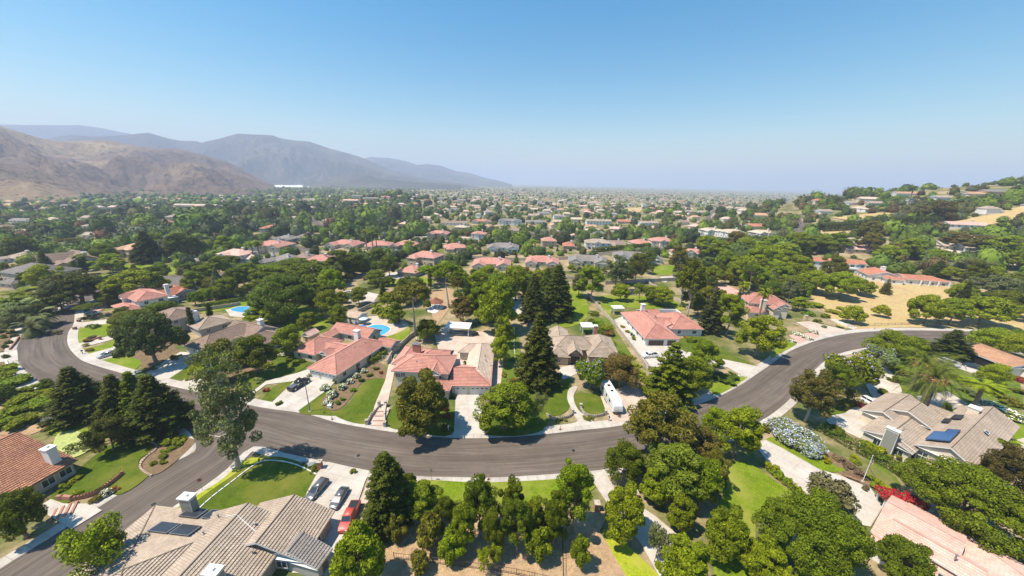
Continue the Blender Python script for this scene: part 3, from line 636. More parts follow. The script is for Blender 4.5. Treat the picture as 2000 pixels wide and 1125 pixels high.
# grey ribbed roof, bottom
h = House('house', 'large grey tiled house with rooftop solar panels beside two parked dark cars', (-28.4, 34.6), 85, 'grey', 'tan')
h.wing(-.2, 0, 7.6, 12.8, 2.9, 'x', 'gg', .40, wins=False); h.wing(-8.5, 4.2, 4.9, 19.5, 2.9, 'x', 'gg', .42, wins=False); h.wing(-16, 11, 5.2, 29, 2.95, 'y', 'hh', .27, wins=False, step=.42)
h.wins(0, .55, 7.5, 12, 2.9); h.window(7.1, 3, 1, 90, 1.2, 1.1); h.garage(7.12, 6.3, 4.9, 90)
for (x, y) in ((-.2, 22.3), (-.2, 18.9), (3.0, 21.2), (3.1, 17.6)): h.onroof('solar_panel', x + 1.4, y, 1.9, 3.1, 5.05 - (x + 1.4 + 5.4) * .27 + 1.02, -.27, 0, paneld, metal)
h.onroof('skylight', 1.2, 9.6, 1.3, 1.3, 5.0, 0, .42, paneld, trim); pnl = flat('chimney_siding', (.27, .27, .23), .8); h.chimney(5.0, 22.4, 1.5, 5.9, 1.1, 1.9, WL['cream'], trim, pnl); h.chimney(-4.6, 8.2, 2, 6.4, 1.1, 1.8, WL['cream'], trim, pnl)
h.vents([(3.3, 15.6, 4.9), (.6, 15.2, 5.0), (-.6, 6.8, 4.2), (2.6, 9, 4.9), (-7, 22, 4.7)])
m_ = MB(); m_.tube([(3.0, 14, 5.4), (2.9, 12, 6.2), (.6, 4.2, 3.3), (.1, 3.6, 3.2)], .045, 6); m_.build('roof_pipe', trim, h.e); h.done()
# right: grey with blue solar panels
h = House('house', 'greige tiled house with blue solar array and tall panelled chimney behind a hedge', (89.9, 56.8), 27.4, 'grey', 'cream')
h.wing(-4.5, -3.9, 25.5, 4.6, 4.2, 'x', 'gg', .58, wins=False); h.wing(-6.3, 4.0, 12, 12.2, 2.9, 'x', 'gg', .34, wins=False); h.wing(3, 8, 19.5, 15.5, 2.9, 'x', 'gg', .5, wins=False)
h.wing(6.4, 4.6, 14.5, 13, 4.0, 'x', 'gg', .42, wins=False); h.wing(16, -2, 21, 8, 3.4, 'y', 'gg', .45, wins=False); h.wing(-5.4, 3.9, -.5, 10.6, 3.2, 'x', 'gg', .4, wins=False)
h.chimney(-6.6, 7.6, -.3, 6.3, .9, 2.1, trim, trim, pnl, taper=.9)
h.onroof('solar_array', .4, 2.5, 5.4, 2.9, 6.0, 0, -.58, panelm, black, label='blue rooftop solar array'); h.onroof('solar_array', 4.2, 1.9, 2.2, 1.6, 6.27, 0, -.58, panelm, black)
h.onroof('solar_panel', 14.6, 3.2, 3.0, 1.3, 5.5, 0, -.58, paneld, black); h.onroof('solar_panel', 11.4, 4.0, 2.6, 1.0, 5.05, 0, -.58, paneld, black); h.onroof('skylight', 11, -1.4, 1.2, .7, 6.0, 0, .58, glassm, trim)
for (x, y, z_, a_, w1, h1) in ((-3.97, 3.2, .8, -90, 1.3, 1.3), (-3.97, 3.2, 2.3, -90, 1.3, .8), (-3.97, .4, 2.5, -90, 1.5, .8), (-5.8, 9.2, .8, -90, 1.3, 1.3), (-5.8, 6, .8, -90, 1.3, 1.3), (6.9, 9.5, 2.2, -90, 1.5, 1.2), (3.5, 12, .9, -90, 1.5, 1.2)): h.window(x, y, z_, a_, w1, h1)
h.chimney(19.5, 2, 4, 7.2, 1.6, 1.6); h.done()
# bottom right salmon roof
h = House('house', 'salmon pink tiled house beside the red bougainvillea arbour', (64.2, 40.3), 32.9, 'salmon', 'white')
h.wing(-5.6, -4, 7.2, 4.2, 2.9, 'y', 'gg', .34, wins=False); h.wing(-5.2, -6.2, -.6, 2.8, 3.9, 'y', 'gg', .5, wins=False); h.wing(-8, -24, 6.6, -3.6, 2.9, 'y', 'gh', .33, wins=False); h.wing(-8.3, -2.8, -4.5, 4, 2.5, 'y', 'gg', .3, wins=False)
h.window(-5.1, 1.6, .9, -90, 1.5, 1.3); h.window(-7.8, 1.5, .8, -90, 1.3, 1.1); h.vents([(-4, -3.5, 5.4), (2.4, -10, 5.2), (-1.2, -12, 5.2)]); h.onroof('skylight', -3.5, -9.5, 1.2, .8, 4.6, .33, 0, glassm, trim); h.done()
# bottom left clay tiles
h = House('house', 'brown clay tiled house with white chimney above the corner lawn', (-81.4, 45.2), 81.2, 'brown', 'tan', trimm=trimb)
h.wing(-24, 0, 6.3, 24, 2.9, 'x', 'gg', .36, wins=False); h.chimney(4.6, 2.2, 1.5, 6.6, 1.2, 1.5, WL['white'], trim)
for x in (-6, -3.2, -.4, 2.4, 4.6): h.window(x, .52, .9, 0, 1.5, 1.3)
h.done()
# right end tan roof carport
h = House('house', 'tan tiled carport house with two cars under its open bay', (154.1, 105.9), -93.6, 'tan', 'white')
h.wing(-1.8, 0, 11.4, 12, 3.0, 'x', 'gg', .34, wins=False, zb=0); h.wing(8, 4, 22, 16, 3, 'x', 'gg', .34, wins=False)
m_ = MB(); m_.box((4.5, .45, 0.1), (9.5, .1, 2.5)); m_.build('carport_shade_slab', black, h.e); m_ = MB(); [m_.box((x, -.1, 0), (.9, .5, 2.9)) for x in (-.9, 10.2)]; m_.build('pier', WL['white'], h.e); h.done()  # solid black slab across the bay, painted stand-in for the shade inside
h = House('house', 'pink tiled house with white courtyard wall and brown garage doors', (46.8, 109.7), 2, 'pink', 'white')
h.wing(0, 0, 12.6, 26, 2.9, 'y', 'hh', .48, wins=False); h.wing(13.5, 8.5, 26.2, 25, 2.9, 'y', 'hh', .48); h.wing(9, 12, 17, 19.5, 2.9, 'x', 'gg', .42, wins=False); h.wing(12.6, 10.8, 16.6, 16, 3.1, 'y', 'gg', .6, wins=False)
h.wing(8, 22, 16, 29, 2.9, 'x', 'gg', .45, wins=False); h.garage(4.4, .52, 5.4, 0, garage_b); h.garage(9.9, .52, 3.0, 0, garage_b); h.chimney(8.2, 23.5, 4, 7.4, 1.5, 1.4); h.wins(.55, .55, 12, 25, 2.9)
m_ = MB(); m_.box((20, 27.5, 0), (9, .35, 3.9)); m_.box((24.6, 25.5, 0), (.35, 4.5, 3.9)); m_.build('courtyard_wall', WL['white'], h.e); h.vents([(4.5, 9, 4.8), (5.8, 13, 5.4), (7.6, 16, 5.2), (3.8, 17, 4.6)]); h.done()
h = House('house', 'slate grey tiled house with timber entrance gable behind the purple jacaranda', (15.5, 94), -2.8, 'grey', 'tan', trimm=trimb)
h.wing(8.4, 2.0, 18.5, 17, 3.0, 'y', 'hh', .66, wins=False); h.wing(-2, 5.5, 12, 14.5, 3.4, 'x', 'hh', .62, wins=False); h.wing(2.3, 1.6, 6.8, 9, 3.5, 'y', 'gg', .85, wins=False); h.wing(-4, 1, 3, 9, 2.9, 'x', 'hh', .4); h.wing(-3, 12, 4, 22, 2.9, 'y', 'gg', .5)
h.chimney(12.6, 14.6, 5, 8.2, 1.1, 1.1, brick); m_ = MB(); m_.box((4.55, 2.13, .1), (2.8, .08, 2.9)); m_.build('entrance', black, h.e); h.vents([(14.5, 6, 5.6), (15.6, 8, 5)]); h.done()
# inside of the bend
h = House('house', 'taupe tiled house with shaded driveway behind the broad magnolia', (-103.6, 97.4), -20.3, 'taupe', 'cream')
h.wing(0, 0, 10.6, 20, 2.9, 'y', 'hh', .50, wins=False); h.wing(-.5, 11.8, 14, 21, 2.9, 'x', 'gg', .52); h.wing(12.8, 4.2, 22.4, 18.6, 2.9, 'y', 'hh', .50); h.wing(9, 8.5, 13.6, 12, 2.9, 'x', 'gg', .45); h.garage(4.4, .52, 5.4); h.chimney(11.6, 17.2, 4, 7, 1.6, 1.4, WL['white']); h.vents([(4, 11, 5)]); h.done()
h = House('house', 'greyish tiled two storey house with tall flue between the twin cypresses', (-127.8, 115.1), -29.5, 'taupe', 'grey')
h.wing(-3.5, -1, 9.6, 9, 5.4, 'x', 'hh', .45); h.wing(-2, -4.5, 6, 2, 2.9, 'x', 'hh', .4); h.wing(9, 4, 20, 14.5, 2.9, 'x', 'hh', .42, 'grey'); h.chimney(12.6, 6.2, 2, 7.6, 1.0, 1.4, WL['white']); h.done()
h = House('house', 'two storey salmon tiled house with white awning near the small pool', (-164.8, 136.1), -27.8, 'pink', 'white')
h.wing(0, 0, 17.6, 10, 5.6, 'x', 'hh', .44); h.wing(0, 8, 9, 19.5, 3.2, 'y', 'gg', .5, 'red'); h.wing(4.5, -4.4, 18, 2, 2.9, 'x', 'hh', .36); h.wing(4, -1.5, 8, 4, 5.6, 'y', 'gg', .7, wins=False); h.wing(-3, 14, 9, 22, 3, 'x', 'gg', .5, 'red'); h.chimney(9.6, 12, 4, 8.5, 1.3, 1.3); h.done()
h = House('house', 'long grey tiled house behind the salmon two storey house', (-176, 156.8), -.6, 'slate', 'grey')
h.wing(-8, 0, 18.5, 17, 2.9, 'x', 'hh', .33); h.wing(10, 12, 30, 26, 3, 'x', 'hh', .36, 'taupe'); h.vents([(0, 6, 5), (4, 6, 5), (9, 7, 5.2)]); h.done()
h = House('house', 'pale grey roofed pinkish house above the palm garden at the bend', (-251.8, 161.4), -13, 'slate', 'pink')
h.wing(-12, 4, 16, 21, 5.2, 'x', 'hh', .42); h.wing(3, -3, 14, 6, 2.9, 'x', 'hh', .4); h.done()
h = House('house', 'brown gabled two storey house with white car on its drive', (-285, 204), -31, 'taupe', 'tan', trimm=trimb)
h.wing(0, 4, 30, 18, 4.4, 'x', 'gg', .5); h.wing(8, -5, 19, 10, 4.4, 'y', 'gg', .75); h.wing(19, -3, 32, 8, 2.9, 'x', 'gg', .4); h.chimney(26, 12, 5, 9, 2, 1.6); h.done()
h = House('house', 'pink tiled two storey house behind two palms and the pink court', (102.3, 141.1), -10.1, 'pink', 'cream')
h.wing(2, 3, 19, 18, 5.6, 'x', 'hh', .42, wins=False); h.wing(13, 1, 17.6, 7, 5.6, 'y', 'gg', .6); h.wing(10, -1, 13.6, 6, 4.6, 'y', 'gg', .7); h.wing(0, -2, 8, 6, 2.9, 'x', 'hh', .4); h.chimney(7.2, 2.2, 2, 7.6, 1.8, 1.6); h.wins(2.5, 3.5, 18.5, 17, 5.6); h.done()
# ------------------------------------------------------------------ plants
def leafmat(name, trans=.25, var=(.55, 1.5), yellow=.30, rough=.6, spec=.12):
    m, t, p = newmat(name); oi = t.nodes.new('ShaderNodeObjectInfo'); g = t.nodes.new('ShaderNodeNewGeometry')
    c = mix(t, 1.0, oi.outputs['Color'], ramp(t, g.outputs['Random Per Island'], [(0, (var[0],) * 3), (1, (var[1],) * 3)]), 'MULTIPLY')
    mm = t.nodes.new('ShaderNodeMath'); mm.operation = 'MULTIPLY'; mm.inputs[1].default_value = 7.31; t.links.new(g.outputs['Random Per Island'], mm.inputs[0])
    fr = t.nodes.new('ShaderNodeMath'); fr.operation = 'FRACT'; t.links.new(mm.outputs[0], fr.inputs[0])
    f2 = t.nodes.new('ShaderNodeMath'); f2.operation = 'MULTIPLY'; f2.inputs[1].default_value = yellow; t.links.new(fr.outputs[0], f2.inputs[0])
    c = mix(t, f2.outputs[0], c, (.26, .27, .012))
    t.links.new(c, p.inputs['Base Color']); p.inputs['Roughness'].default_value = rough; p.inputs['Specular IOR Level'].default_value = spec
    c = mix(t, .8, c, ramp(t, noise(t, .55, 4, .7, objco(t, world=True)), [(.34, (.58, .62, .6)), (.66, (1.42, 1.36, 1.2))]), 'MULTIPLY'); t.links.new(c, p.inputs['Base Color'])
    tr = t.nodes.new('ShaderNodeBsdfTranslucent'); t.links.new(c, tr.inputs[0]); ms = t.nodes.new('ShaderNodeMixShader'); ms.inputs[0].default_value = trans
    out = t.nodes['Material Output']; t.links.new(p.outputs[0], ms.inputs[1]); t.links.new(tr.outputs[0], ms.inputs[2]); t.links.new(ms.outputs[0], out.inputs[0]); return m
leaf = leafmat('leaf'); needle = leafmat('needle', .08, (.5, 1.5), .16, .7, .08)
def tintmat(name, c):
    m, t, p = newmat(name); g = t.nodes.new('ShaderNodeNewGeometry')
    cc = mix(t, 1.0, (*c, 1), ramp(t, g.outputs['Random Per Island'], [(0, (.55,) * 3), (1, (1.5,) * 3)]), 'MULTIPLY')
    t.links.new(cc, p.inputs['Base Color']); p.inputs['Roughness'].default_value = .7; p.inputs['Specular IOR Level'].default_value = .15; return m
bark = M2('bark', (.16, .12, .085), (.30, .24, .18), 3, bmp=.4); barkw = M2('bark_pale', (.38, .33, .27), (.55, .49, .41), 3, bmp=.3)
flowers = {k: tintmat('petals_' + k, c) for k, c in {'white': (.78, .76, .62), 'blue': (.44, .48, .60), 'purple': (.42, .34, .68), 'red': (.42, .012, .035), 'pink': (.75, .25, .35)}.items()}

def leaves(rs, C, RAD, n, size, up=.15, flat_=0.0, jit=.55, shell=(.72, 1.05), asp=1.5):
    """n leaf sprays on each clump: C (k,3) centres, RAD (k,3) radii -> vertices of rhombs"""
    k = len(C); d = rs.normal(size=(k * n, 3)); d /= np.linalg.norm(d, axis=1)[:, None]
    c = np.repeat(C, n, 0); r = np.repeat(RAD, n, 0); p = c + d * r * rs.uniform(shell[0], shell[1], (k * n, 1))
    nn = d / np.maximum(r, 1e-6) * r.mean(1)[:, None]; nn /= np.linalg.norm(nn, axis=1)[:, None]; nn = nn + rs.normal(size=nn.shape) * jit; nn[:, 2] += up; nn[:, 2] *= (1 + flat_ * 3); nn /= np.linalg.norm(nn, axis=1)[:, None]
    a = np.cross(nn, rs.normal(size=nn.shape)); a /= np.linalg.norm(a, axis=1)[:, None]; b = np.cross(nn, a)
    s_ = size * rs.uniform(.55, 1.3, (len(p), 1)); a = a * s_ * asp * .5; b = b * s_ * .5
    return np.stack([p - a, p - b * .9, p + a, p + b * .9], 1).reshape(-1, 3)
def crown_clumps(rs, k, H, h0, RX, prof='round', cr=.26, RY=None):
    """clump centres through a crown reaching from h0 to H"""
    C = []; Rr = []; RY = RY or RX; ph = rs.uniform(0, 6.28, 3)
    while len(C) < k:
        d = rs.normal(size=3); d /= np.linalg.norm(d); q = rs.uniform(.45, 1) ** .6 if prof != 'open' else rs.uniform(.25, 1) ** .7
        if d[2] < -.55: continue
        t_ = (d[2] * q + 1) / 2; w_ = 1.0
        if prof == 'flat': w_ = 1; t_ = .45 + t_ * .55
        if prof == 'column': pass
        z = h0 + (H - h0) * t_; cr_ = cr * min(RX, RY, (H - h0) / 1.6) * rs.uniform(.55, 1.4)
        x, y = d[0] * q * (RX - cr_ * .8), d[1] * q * (RY - cr_ * .8)
        if prof == 'drop': f_ = 1.15 - .5 * t_; x *= f_; y *= f_
        az_ = math.atan2(d[1], d[0]); f_ = 1 + .16 * math.sin(2 * az_ + ph[0]) + .13 * math.sin(3 * az_ + ph[1] + 3 * d[2]); x *= f_; y *= f_; z += (H - h0) * .06 * math.sin(3 * az_ + ph[2])
        C.append((x, y, min(z, H - cr_ * .6))); Rr.append((cr_, cr_, cr_ * (.6 if prof == 'flat' else .78)))
    return np.array(C), np.array(Rr)
def quads(V): return np.arange(len(V)).reshape(-1, 4)
def crownmesh(name, V, mat, extra=None):
    if extra is not None:
        Vx, mx = extra; mi = np.r_[np.zeros(len(V) // 4), np.ones(len(Vx) // 4)]; V = np.vstack([V, Vx]); return arrmesh(name, V, quads(V), [mat, mx], mi)
    return arrmesh(name, V, quads(V), mat)
def trunkmesh(rs, H, C, r0, mat, nb=9, bend=.3, split=.35, lean=0, hi=.62):
    mb = MB(); top = np.array([rs.normal() * bend, rs.normal() * bend, H * .78]); pts = [np.array([0, 0, -.4])]
    for i in range(1, 6): t_ = i / 5; pts.append(top * t_ + np.array([math.sin(t_ * 5) * bend * .4, math.cos(t_ * 4) * bend * .4 - bend * .4, 0]) + np.array([0, 0, -.4 * (1 - t_)]))
    mb.tube(pts, [r0 * (1.25 if i == 0 else 1 - .75 * i / 5) for i in range(6)], 8)
    sel = C[rs.permutation(len(C))[:nb]]
    for c_ in sel:
        z0 = min(max(c_[2] * split + rs.uniform(0, .3) * H, H * .12), H * hi); t_ = (z0 + .4) / (top[2] + .4); b_ = top * t_; b_[2] = z0
        m_ = (b_ + c_) / 2 + np.array([0, 0, -.06 * H + rs.uniform(0, .08) * H]); mb.tube([b_, m_, c_], [r0 * .5 * (1 - .4 * t_), r0 * .3, r0 * .08], 6)
    return mb.mesh('trunk', mat, True)
PROTO = {}
def proto(key, name, trunk, crown, H, W_, desc): PROTO[key] = dict(name=name, trunk=trunk, crown=crown, H=H, W=W_, desc=desc)
def mk_broad(key, name, seed, H, Rx, k, n, size, prof='round', cr=.28, h0=.12, mat=None, bk=None, desc='', flower=None, fn=0, up=.15, jit=.55, shell=(.72, 1.05), r0=.22, nb=9, RY=None, fsel=1.0, asp=1.5):
    rs = np.random.RandomState(seed); C, Rr = crown_clumps(rs, k, H, H * h0, Rx, prof, cr, RY); V = leaves(rs, C, Rr, n, size, up, 0, jit, shell, asp)
    ex = None
    if flower: 
        kk = max(1, int(len(C) * fsel)); o_ = np.argsort(-C[:, 2] + rs.normal(size=len(C)) * .5)[:kk]; ex = (leaves(rs, C[o_], Rr[o_] * 1.03, fn, size * .8, .3, 0, .8, (.92, 1.08)), flowers[flower])
    proto(key, name, trunkmesh(rs, H, C, r0, bk or bark, nb, .3, .62 if key == 'P1' else .45, 0, .76 if key in ('P1', 'E1', 'E2', 'S1') else .62), crownmesh('crown', V, mat or leaf, ex), H, Rx * 2, desc)
mk_broad('B1', 'broadleaf_tree', 1, 9, 4.0, 44, 520, .20, desc='rounded leafy tree')
mk_broad('B2', 'broadleaf_tree', 2, 10, 3.9, 48, 500, .20, 'round', .24, .12, desc='full leafy tree')
mk_broad('B3', 'broadleaf_tree', 3, 8, 4.4, 46, 500, .20, 'drop', .27, desc='broad spreading tree')
mk_broad('T1', 'broadleaf_tree', 4, 13, 3.9, 54, 470, .20, 'round', .24, .08, desc='tall leafy tree')
mk_broad('K1', 'oak_tree', 5, 9, 5.6, 100, 290, .24, 'drop', .20, .12, desc='dense dark oak tree', jit=.4, r0=.4)
mk_broad('K2', 'broadleaf_tree', 6, 10, 6.4, 170, 470, .175, 'drop', .185, .14, desc='very wide dense tree', r0=.4)
mk_broad('S1', 'sycamore_tree', 7, 20, 5.6, 92, 180, .26, 'open', .19, -.02, bk=barkw, desc='tall open sycamore', jit=.8, r0=.42, nb=24)
mk_broad('E1', 'eucalyptus_tree', 8, 15, 5.6, 72, 250, .22, 'open', .20, .12, bk=barkw, desc='airy eucalyptus tree', jit=.8, nb=26, r0=.3, asp=2.4)
mk_broad('E2', 'eucalyptus_tree', 9, 17, 3.4, 44, 150, .32, 'open', .30, .3, bk=barkw, desc='tall slim eucalyptus', jit=.8, nb=18, r0=.25, asp=2.2)
mk_broad('P1', 'umbrella_pine', 10, 13, 5.4, 70, 190, .24, 'flat', .20, .45, mat=needle, bk=barkw, desc='flat topped umbrella pine', nb=16, r0=.34, asp=2.6)
mk_broad('W1', 'willow_tree', 11, 9, 4.0, 58, 330, .20, 'round', .22, .04, desc='feathery light tree', asp=2.6, jit=.75)
mk_broad('W2', 'pepper_tree', 12, 8, 5.2, 60, 380, .22, 'drop', .22, .16, desc='billowing pepper tree', asp=2.2, jit=.6)
mk_broad('J1', 'jacaranda_tree', 13, 8, 4.2, 46, 190, .32, flower='purple', fn=16, fsel=.5, desc='tree with purple blossom', nb=14)
mk_broad('C1', 'cypress_tree', 14, 11, 1.0, 50, 150, .22, 'column', .5, .02, mat=needle, desc='slender column cypress', jit=.4, r0=.15, nb=2)
mk_broad('O1', 'citrus_tree', 15, 4.2, 2.1, 34, 170, .22, 'round', .32, .12, desc='small round orchard tree', r0=.1, nb=6)
mk_broad('A1', 'broadleaf_tree', 16, 5.5, 2.6, 17, 260, .17, 'open', .36, .28, desc='young open branched tree', r0=.09, nb=12)
# firs: whorled boughs
def mk_fir(key, seed, H, Rb, nlay, desc, sparse=1.0, droop=.25, name='fir_tree', lsz=.20, expo=.8, top=.06):
    rs = np.random.RandomState(seed); C = []; Rr = []; mb = MB()
    mb.tube([(0, 0, -.4), (0, 0, H * .5), (0, 0, H * .97)], [.3, .18, .03], 8)
    for i in range(nlay):
        t_ = i / (nlay - 1); z = H * (.07 + (1 - top - .07) * t_); rr = Rb * ((1 - t_) ** expo + .04); nb = max(3, int((5 + 8 * (1 - t_)) * sparse)); a0 = rs.uniform(0, 6.28)
        for j in range(nb):
            a_ = a0 + 6.283 * j / nb + rs.normal() * .15; L = rr * rs.uniform(.72, 1.14); m_ = max(1, int(L / .62)); e_ = None
            for q in range(m_):
                u = (q + .75) / m_ * L; w_ = .30 + .20 * (1 - abs(q / m_ - .45))
                C.append((math.cos(a_) * u, math.sin(a_) * u, z - droop * u * u / max(rr, .5) * .5 + .12 * u)); Rr.append((w_ * 1.35, w_ * 1.35, .22))
            if L > 1.2 and j % 2 == 0: mb.tube([(0, 0, z), (math.cos(a_) * L * .9, math.sin(a_) * L * .9, z - droop * L * L / max(rr, .5) * .4)], [.06, .015], 4)
    C = np.array(C); Rr = np.array(Rr); n = 58; V = leaves(rs, C, Rr, n, lsz, .5, .2, .5, (.3, 1.0), 1.9)
    proto(key, name, mb.mesh('trunk', bark, True), crownmesh('crown', V, needle), H, Rb * 2, desc)
mk_fir('F1', 21, 13, 3.9, 26, 'dark conical fir'); mk_fir('F2', 22, 15, 3.1, 28, 'tall narrow fir', 1, .35); mk_fir('F3', 23, 11, 3.6, 15, 'open layered conifer', .8, .1, 'conifer_tree', .22)
mk_fir('F4', 24, 13, 3.7, 30, 'huge bushy juniper', 1.25, .0, 'juniper_tree', .20, .55)
# palms
def frondV(L, droop, a_, el, leafl, n=16, z0=0., rs=None, wid=.07):
    V = []; ca, sa = math.cos(a_), math.sin(a_); pr = None
    for i in range(n + 1):
        s_ = i / n * L; e_ = el - droop * (i / n) ** 1.3; 
        if i == 0: x, z = 0., 0.
        else: x += math.cos(e_) * L / n; z += math.sin(e_) * L / n
        p_ = np.array([ca * x, sa * x, z0 + z]); side = np.array([-sa, ca, 0])
        if i:
            V += [pr - side * .04, p_ - side * .03, p_ + side * .03, pr + side * .04]
            ll = leafl * math.sin(math.pi * min(i / n * .85 + .12, 1)) ; f = (p_ - pr); f /= np.linalg.norm(f)
            for sg in (-1, 1):
                tip = p_ + side * sg * ll * .75 + f * ll * .6 + np.array([0, 0, -.22 * ll]); V += [p_ - f * wid, tip, tip + f * wid * .3, p_ + f * wid]
        pr = p_
    return V
def mk_palm(key, seed, H, L, nf, desc, leafl=.55, tr=.32, name='palm_tree', n=18, wid=.08, drp=(1.3, 2.3), flow=False):
    rs = np.random.RandomState(seed); V = []
    for i in range(nf):
        a_ = rs.uniform(0, 6.283); e_ = rs.uniform(-.5, 1.35); V += frondV(L * rs.uniform(.85, 1.1), rs.uniform(*drp) * (.6 + .4 * (e_ + .5) / 1.85), a_, e_, leafl, n, H - .3, rs, wid)
    mb = MB(); zz = [(math.sin(i * .7) * .05, math.cos(i * .9) * .05, -.4 + (H) * i / 10) for i in range(11)]
    mb.tube(zz, [tr * (1.25 if i == 0 else (1.0 + .12 * (i % 2))) * (1.25 if i > 8 else 1) for i in range(11)], 10)
    ex = None
    if flow: Cc = np.array([(math.cos(q) * 1.1, math.sin(q) * 1.1, H - .6) for q in np.arange(0, 6.28, .8)]); ex = (leaves(rs, Cc, np.full((len(Cc), 3), .45), 60, .16), tintmat('date_stalks', (.55, .24, .14)))
    proto(key, name, mb.mesh('trunk', bark, True), crownmesh('crown', np.array(V), leaf, ex), H + L * .45, L * 1.7, desc)
mk_palm('D1', 31, 4.6, 4.6, 64, 'great feathery date palm', .62, .5, n=26, wid=.04, flow=True, drp=(1.3, 2.2)); mk_palm('D2', 32, 9, 2.5, 46, 'slender queen palm', .6, .2)
mk_palm('D3', 33, 13, 1.5, 40, 'very tall thin fan palm', .55, .16, n=9, wid=.14); mk_palm('D4', 34, 1.4, 2.2, 50, 'low spiky fan palm', .6, .22, n=10, wid=.12)
# shrubs: a single crown mesh
SH = {}
def mk_shrub(key, seed, H, Rx, k, n, size, desc, flower=None, fn=0, name='shrub', box=None, mat=None, asp=1.4):
    rs = np.random.RandomState(seed)
    if box:
        C = np.array([(rs.uniform(-.5, .5), rs.uniform(-.5, .5), rs.uniform(.3, .75)) for _ in range(k)]); Rr = np.full((k, 3), .22)
        f = rs.randint(0, 5, k * n); u = rs.uniform(-.5, .5, (k * n, 3)); u[:, 2] += .5; nn = np.zeros((k * n, 3))
        for a_, (ax_, val) in enumerate(((0, -.5), (0, .5), (1, -.5), (1, .5), (2, 1.0))): s_ = f == a_; u[s_, ax_] = val; nn[s_, ax_] = np.sign(val)
        u = u + rs.normal(size=u.shape) * .03; V = None; SH[key] = dict(u=u, nn=nn, desc=desc, name=name, H=1, W=1); return
    C, Rr = crown_clumps(rs, k, H, -.1 * H, Rx, 'round', .34); V = leaves(rs, C, Rr, n, size, .2, 0, .55, (.7, 1.05), asp)
    ex = (leaves(rs, C, Rr * 1.04, fn, size * .8, .4, 0, .8, (.95, 1.1)), flowers[flower]) if flower else None
    SH[key] = dict(me=crownmesh('shrub_leaves', V, mat or leaf, ex), H=H, W=Rx * 2, desc=desc, name=name)
mk_shrub('s1', 41, 1.6, 1.1, 16, 110, .20, 'rounded shrub'); mk_shrub('s2', 42, 1.3, 1.5, 20, 100, .20, 'low spreading shrub')
mk_shrub('sw', 43, 1.4, 1.3, 18, 70, .19, 'white flowering shrub', 'white', 46, 'flowering_shrub'); mk_shrub('sb', 44, 3.2, 3.4, 60, 80, .24, 'pale blue plumbago thicket', 'blue', 44, 'flowering_shrub')
mk_shrub('sr', 45, 1.4, 1.2, 14, 60, .20, 'red flowering shrub', 'red', 50, 'flowering_shrub'); mk_shrub('sa', 46, 1.0, .9, 10, 60, .34, 'spiky agave', asp=4, name='agave')
mk_shrub('st', 47, 1.9, 1.25, 20, 130, .14, 'clipped ball shrub')
TREES = []      # every plant thing, for its label
GRP = {'tree': 'trees of the neighbourhood', 'shrub': 'shrubs of the gardens'}
def zof(x, y): return th(x, y) + (.02 if x < 140 and y < 190 else 0)
def put_tree(key, x, y, H, W_, col, rz=None, label=None, z=None):
    pr = PROTO[key]; sz = H / pr['H']; sw = W_ / pr['W']; z = zof(x, y) if z is None else z; rz = rnd.uniform(0, 6.28) if rz is None else rz
    e = empty(pr['name'], (x, y, z), rz); e.scale = (sw, sw, sz)
    for nm, me in (('trunk', pr['trunk']), ('crown', pr['crown'])):
        o = link(nm, me, e); o.color = (*col, 1)
    tag(e, label, 'tree', None); e['_k'] = key; TREES.append((e, key, col, H, W_, 'tree')); return e
def put_shrub(key, x, y, H, W_, col, label=None, rz=None):
    s_ = SH[key]; o = link(s_['name'], s_['me']); o.location = (x, y, zof(x, y) + .05); o.rotation_euler = (0, 0, rnd.uniform(0, 6.28) if rz is None else rz)
    o.scale = (W_ / s_['W'], W_ / s_['W'], H / s_['H']); o.color = (*col, 1); tag(o, label, 'shrub', None); TREES.append((o, key, col, H, W_, 'shrub')); return o
def hedge(pts, w_, h_, col=(.06, .10, .015), label='clipped green hedge', name='hedge', px=True, dens=26, size=.24, mat=None, flower=None):
    pts = G2(pts) if px else [Vector(p) for p in pts]; rs = np.random.RandomState(int(abs(pts[0].x * 7 + pts[0].y)) % 9999); Vs = []
    for a_, b_ in zip(pts[:-1], pts[1:]):
        d = b_ - a_; L = d.length; u = np.array([d.x, d.y, 0]) / L; v = np.array([-u[1], u[0], 0]); n = int(L * (w_ + 2 * h_) * dens)
        s_ = rs.uniform(0, L, n); f = rs.uniform(0, w_ + 2 * h_, n); off = np.where(f < h_, -w_ / 2, np.where(f > h_ + w_, w_ / 2, f - h_ - w_ / 2)); z = np.where(f < h_, f, np.where(f > h_ + w_, f - h_ - w_, h_))
        nn = np.outer(np.where(f < h_, -1, np.where(f > h_ + w_, 1, 0)), v) + np.outer(np.where((f >= h_) & (f <= h_ + w_), 1, 0), [0, 0, 1.])
        wob = .12 * np.sin(s_ * 2.1) + .1 * np.sin(s_ * .9 + 1)
        p_ = np.array([a_.x, a_.y, 0]) + np.outer(s_, u) + np.outer(off, v); p_[:, 2] = z + wob * (z / h_) + TH(p_[:, 0], p_[:, 1]) + .05; p_ += rs.normal(size=p_.shape) * .09
        nn = nn + rs.normal(size=nn.shape) * .5; nn /= np.linalg.norm(nn, axis=1)[:, None]; a1 = np.cross(nn, rs.normal(size=nn.shape)); a1 /= np.linalg.norm(a1, axis=1)[:, None]; b1 = np.cross(nn, a1)
        sc = size * rs.uniform(.6, 1.3, (n, 1)); Vs.append(np.stack([p_ - a1 * sc * .7, p_ - b1 * sc * .5, p_ + a1 * sc * .7, p_ + b1 * sc * .5], 1).reshape(-1, 3))
    V = np.vstack(Vs); o = link(name, crownmesh(name, V, mat or leaf)); o.color = (*col, 1); return tag(o, label, 'hedge')
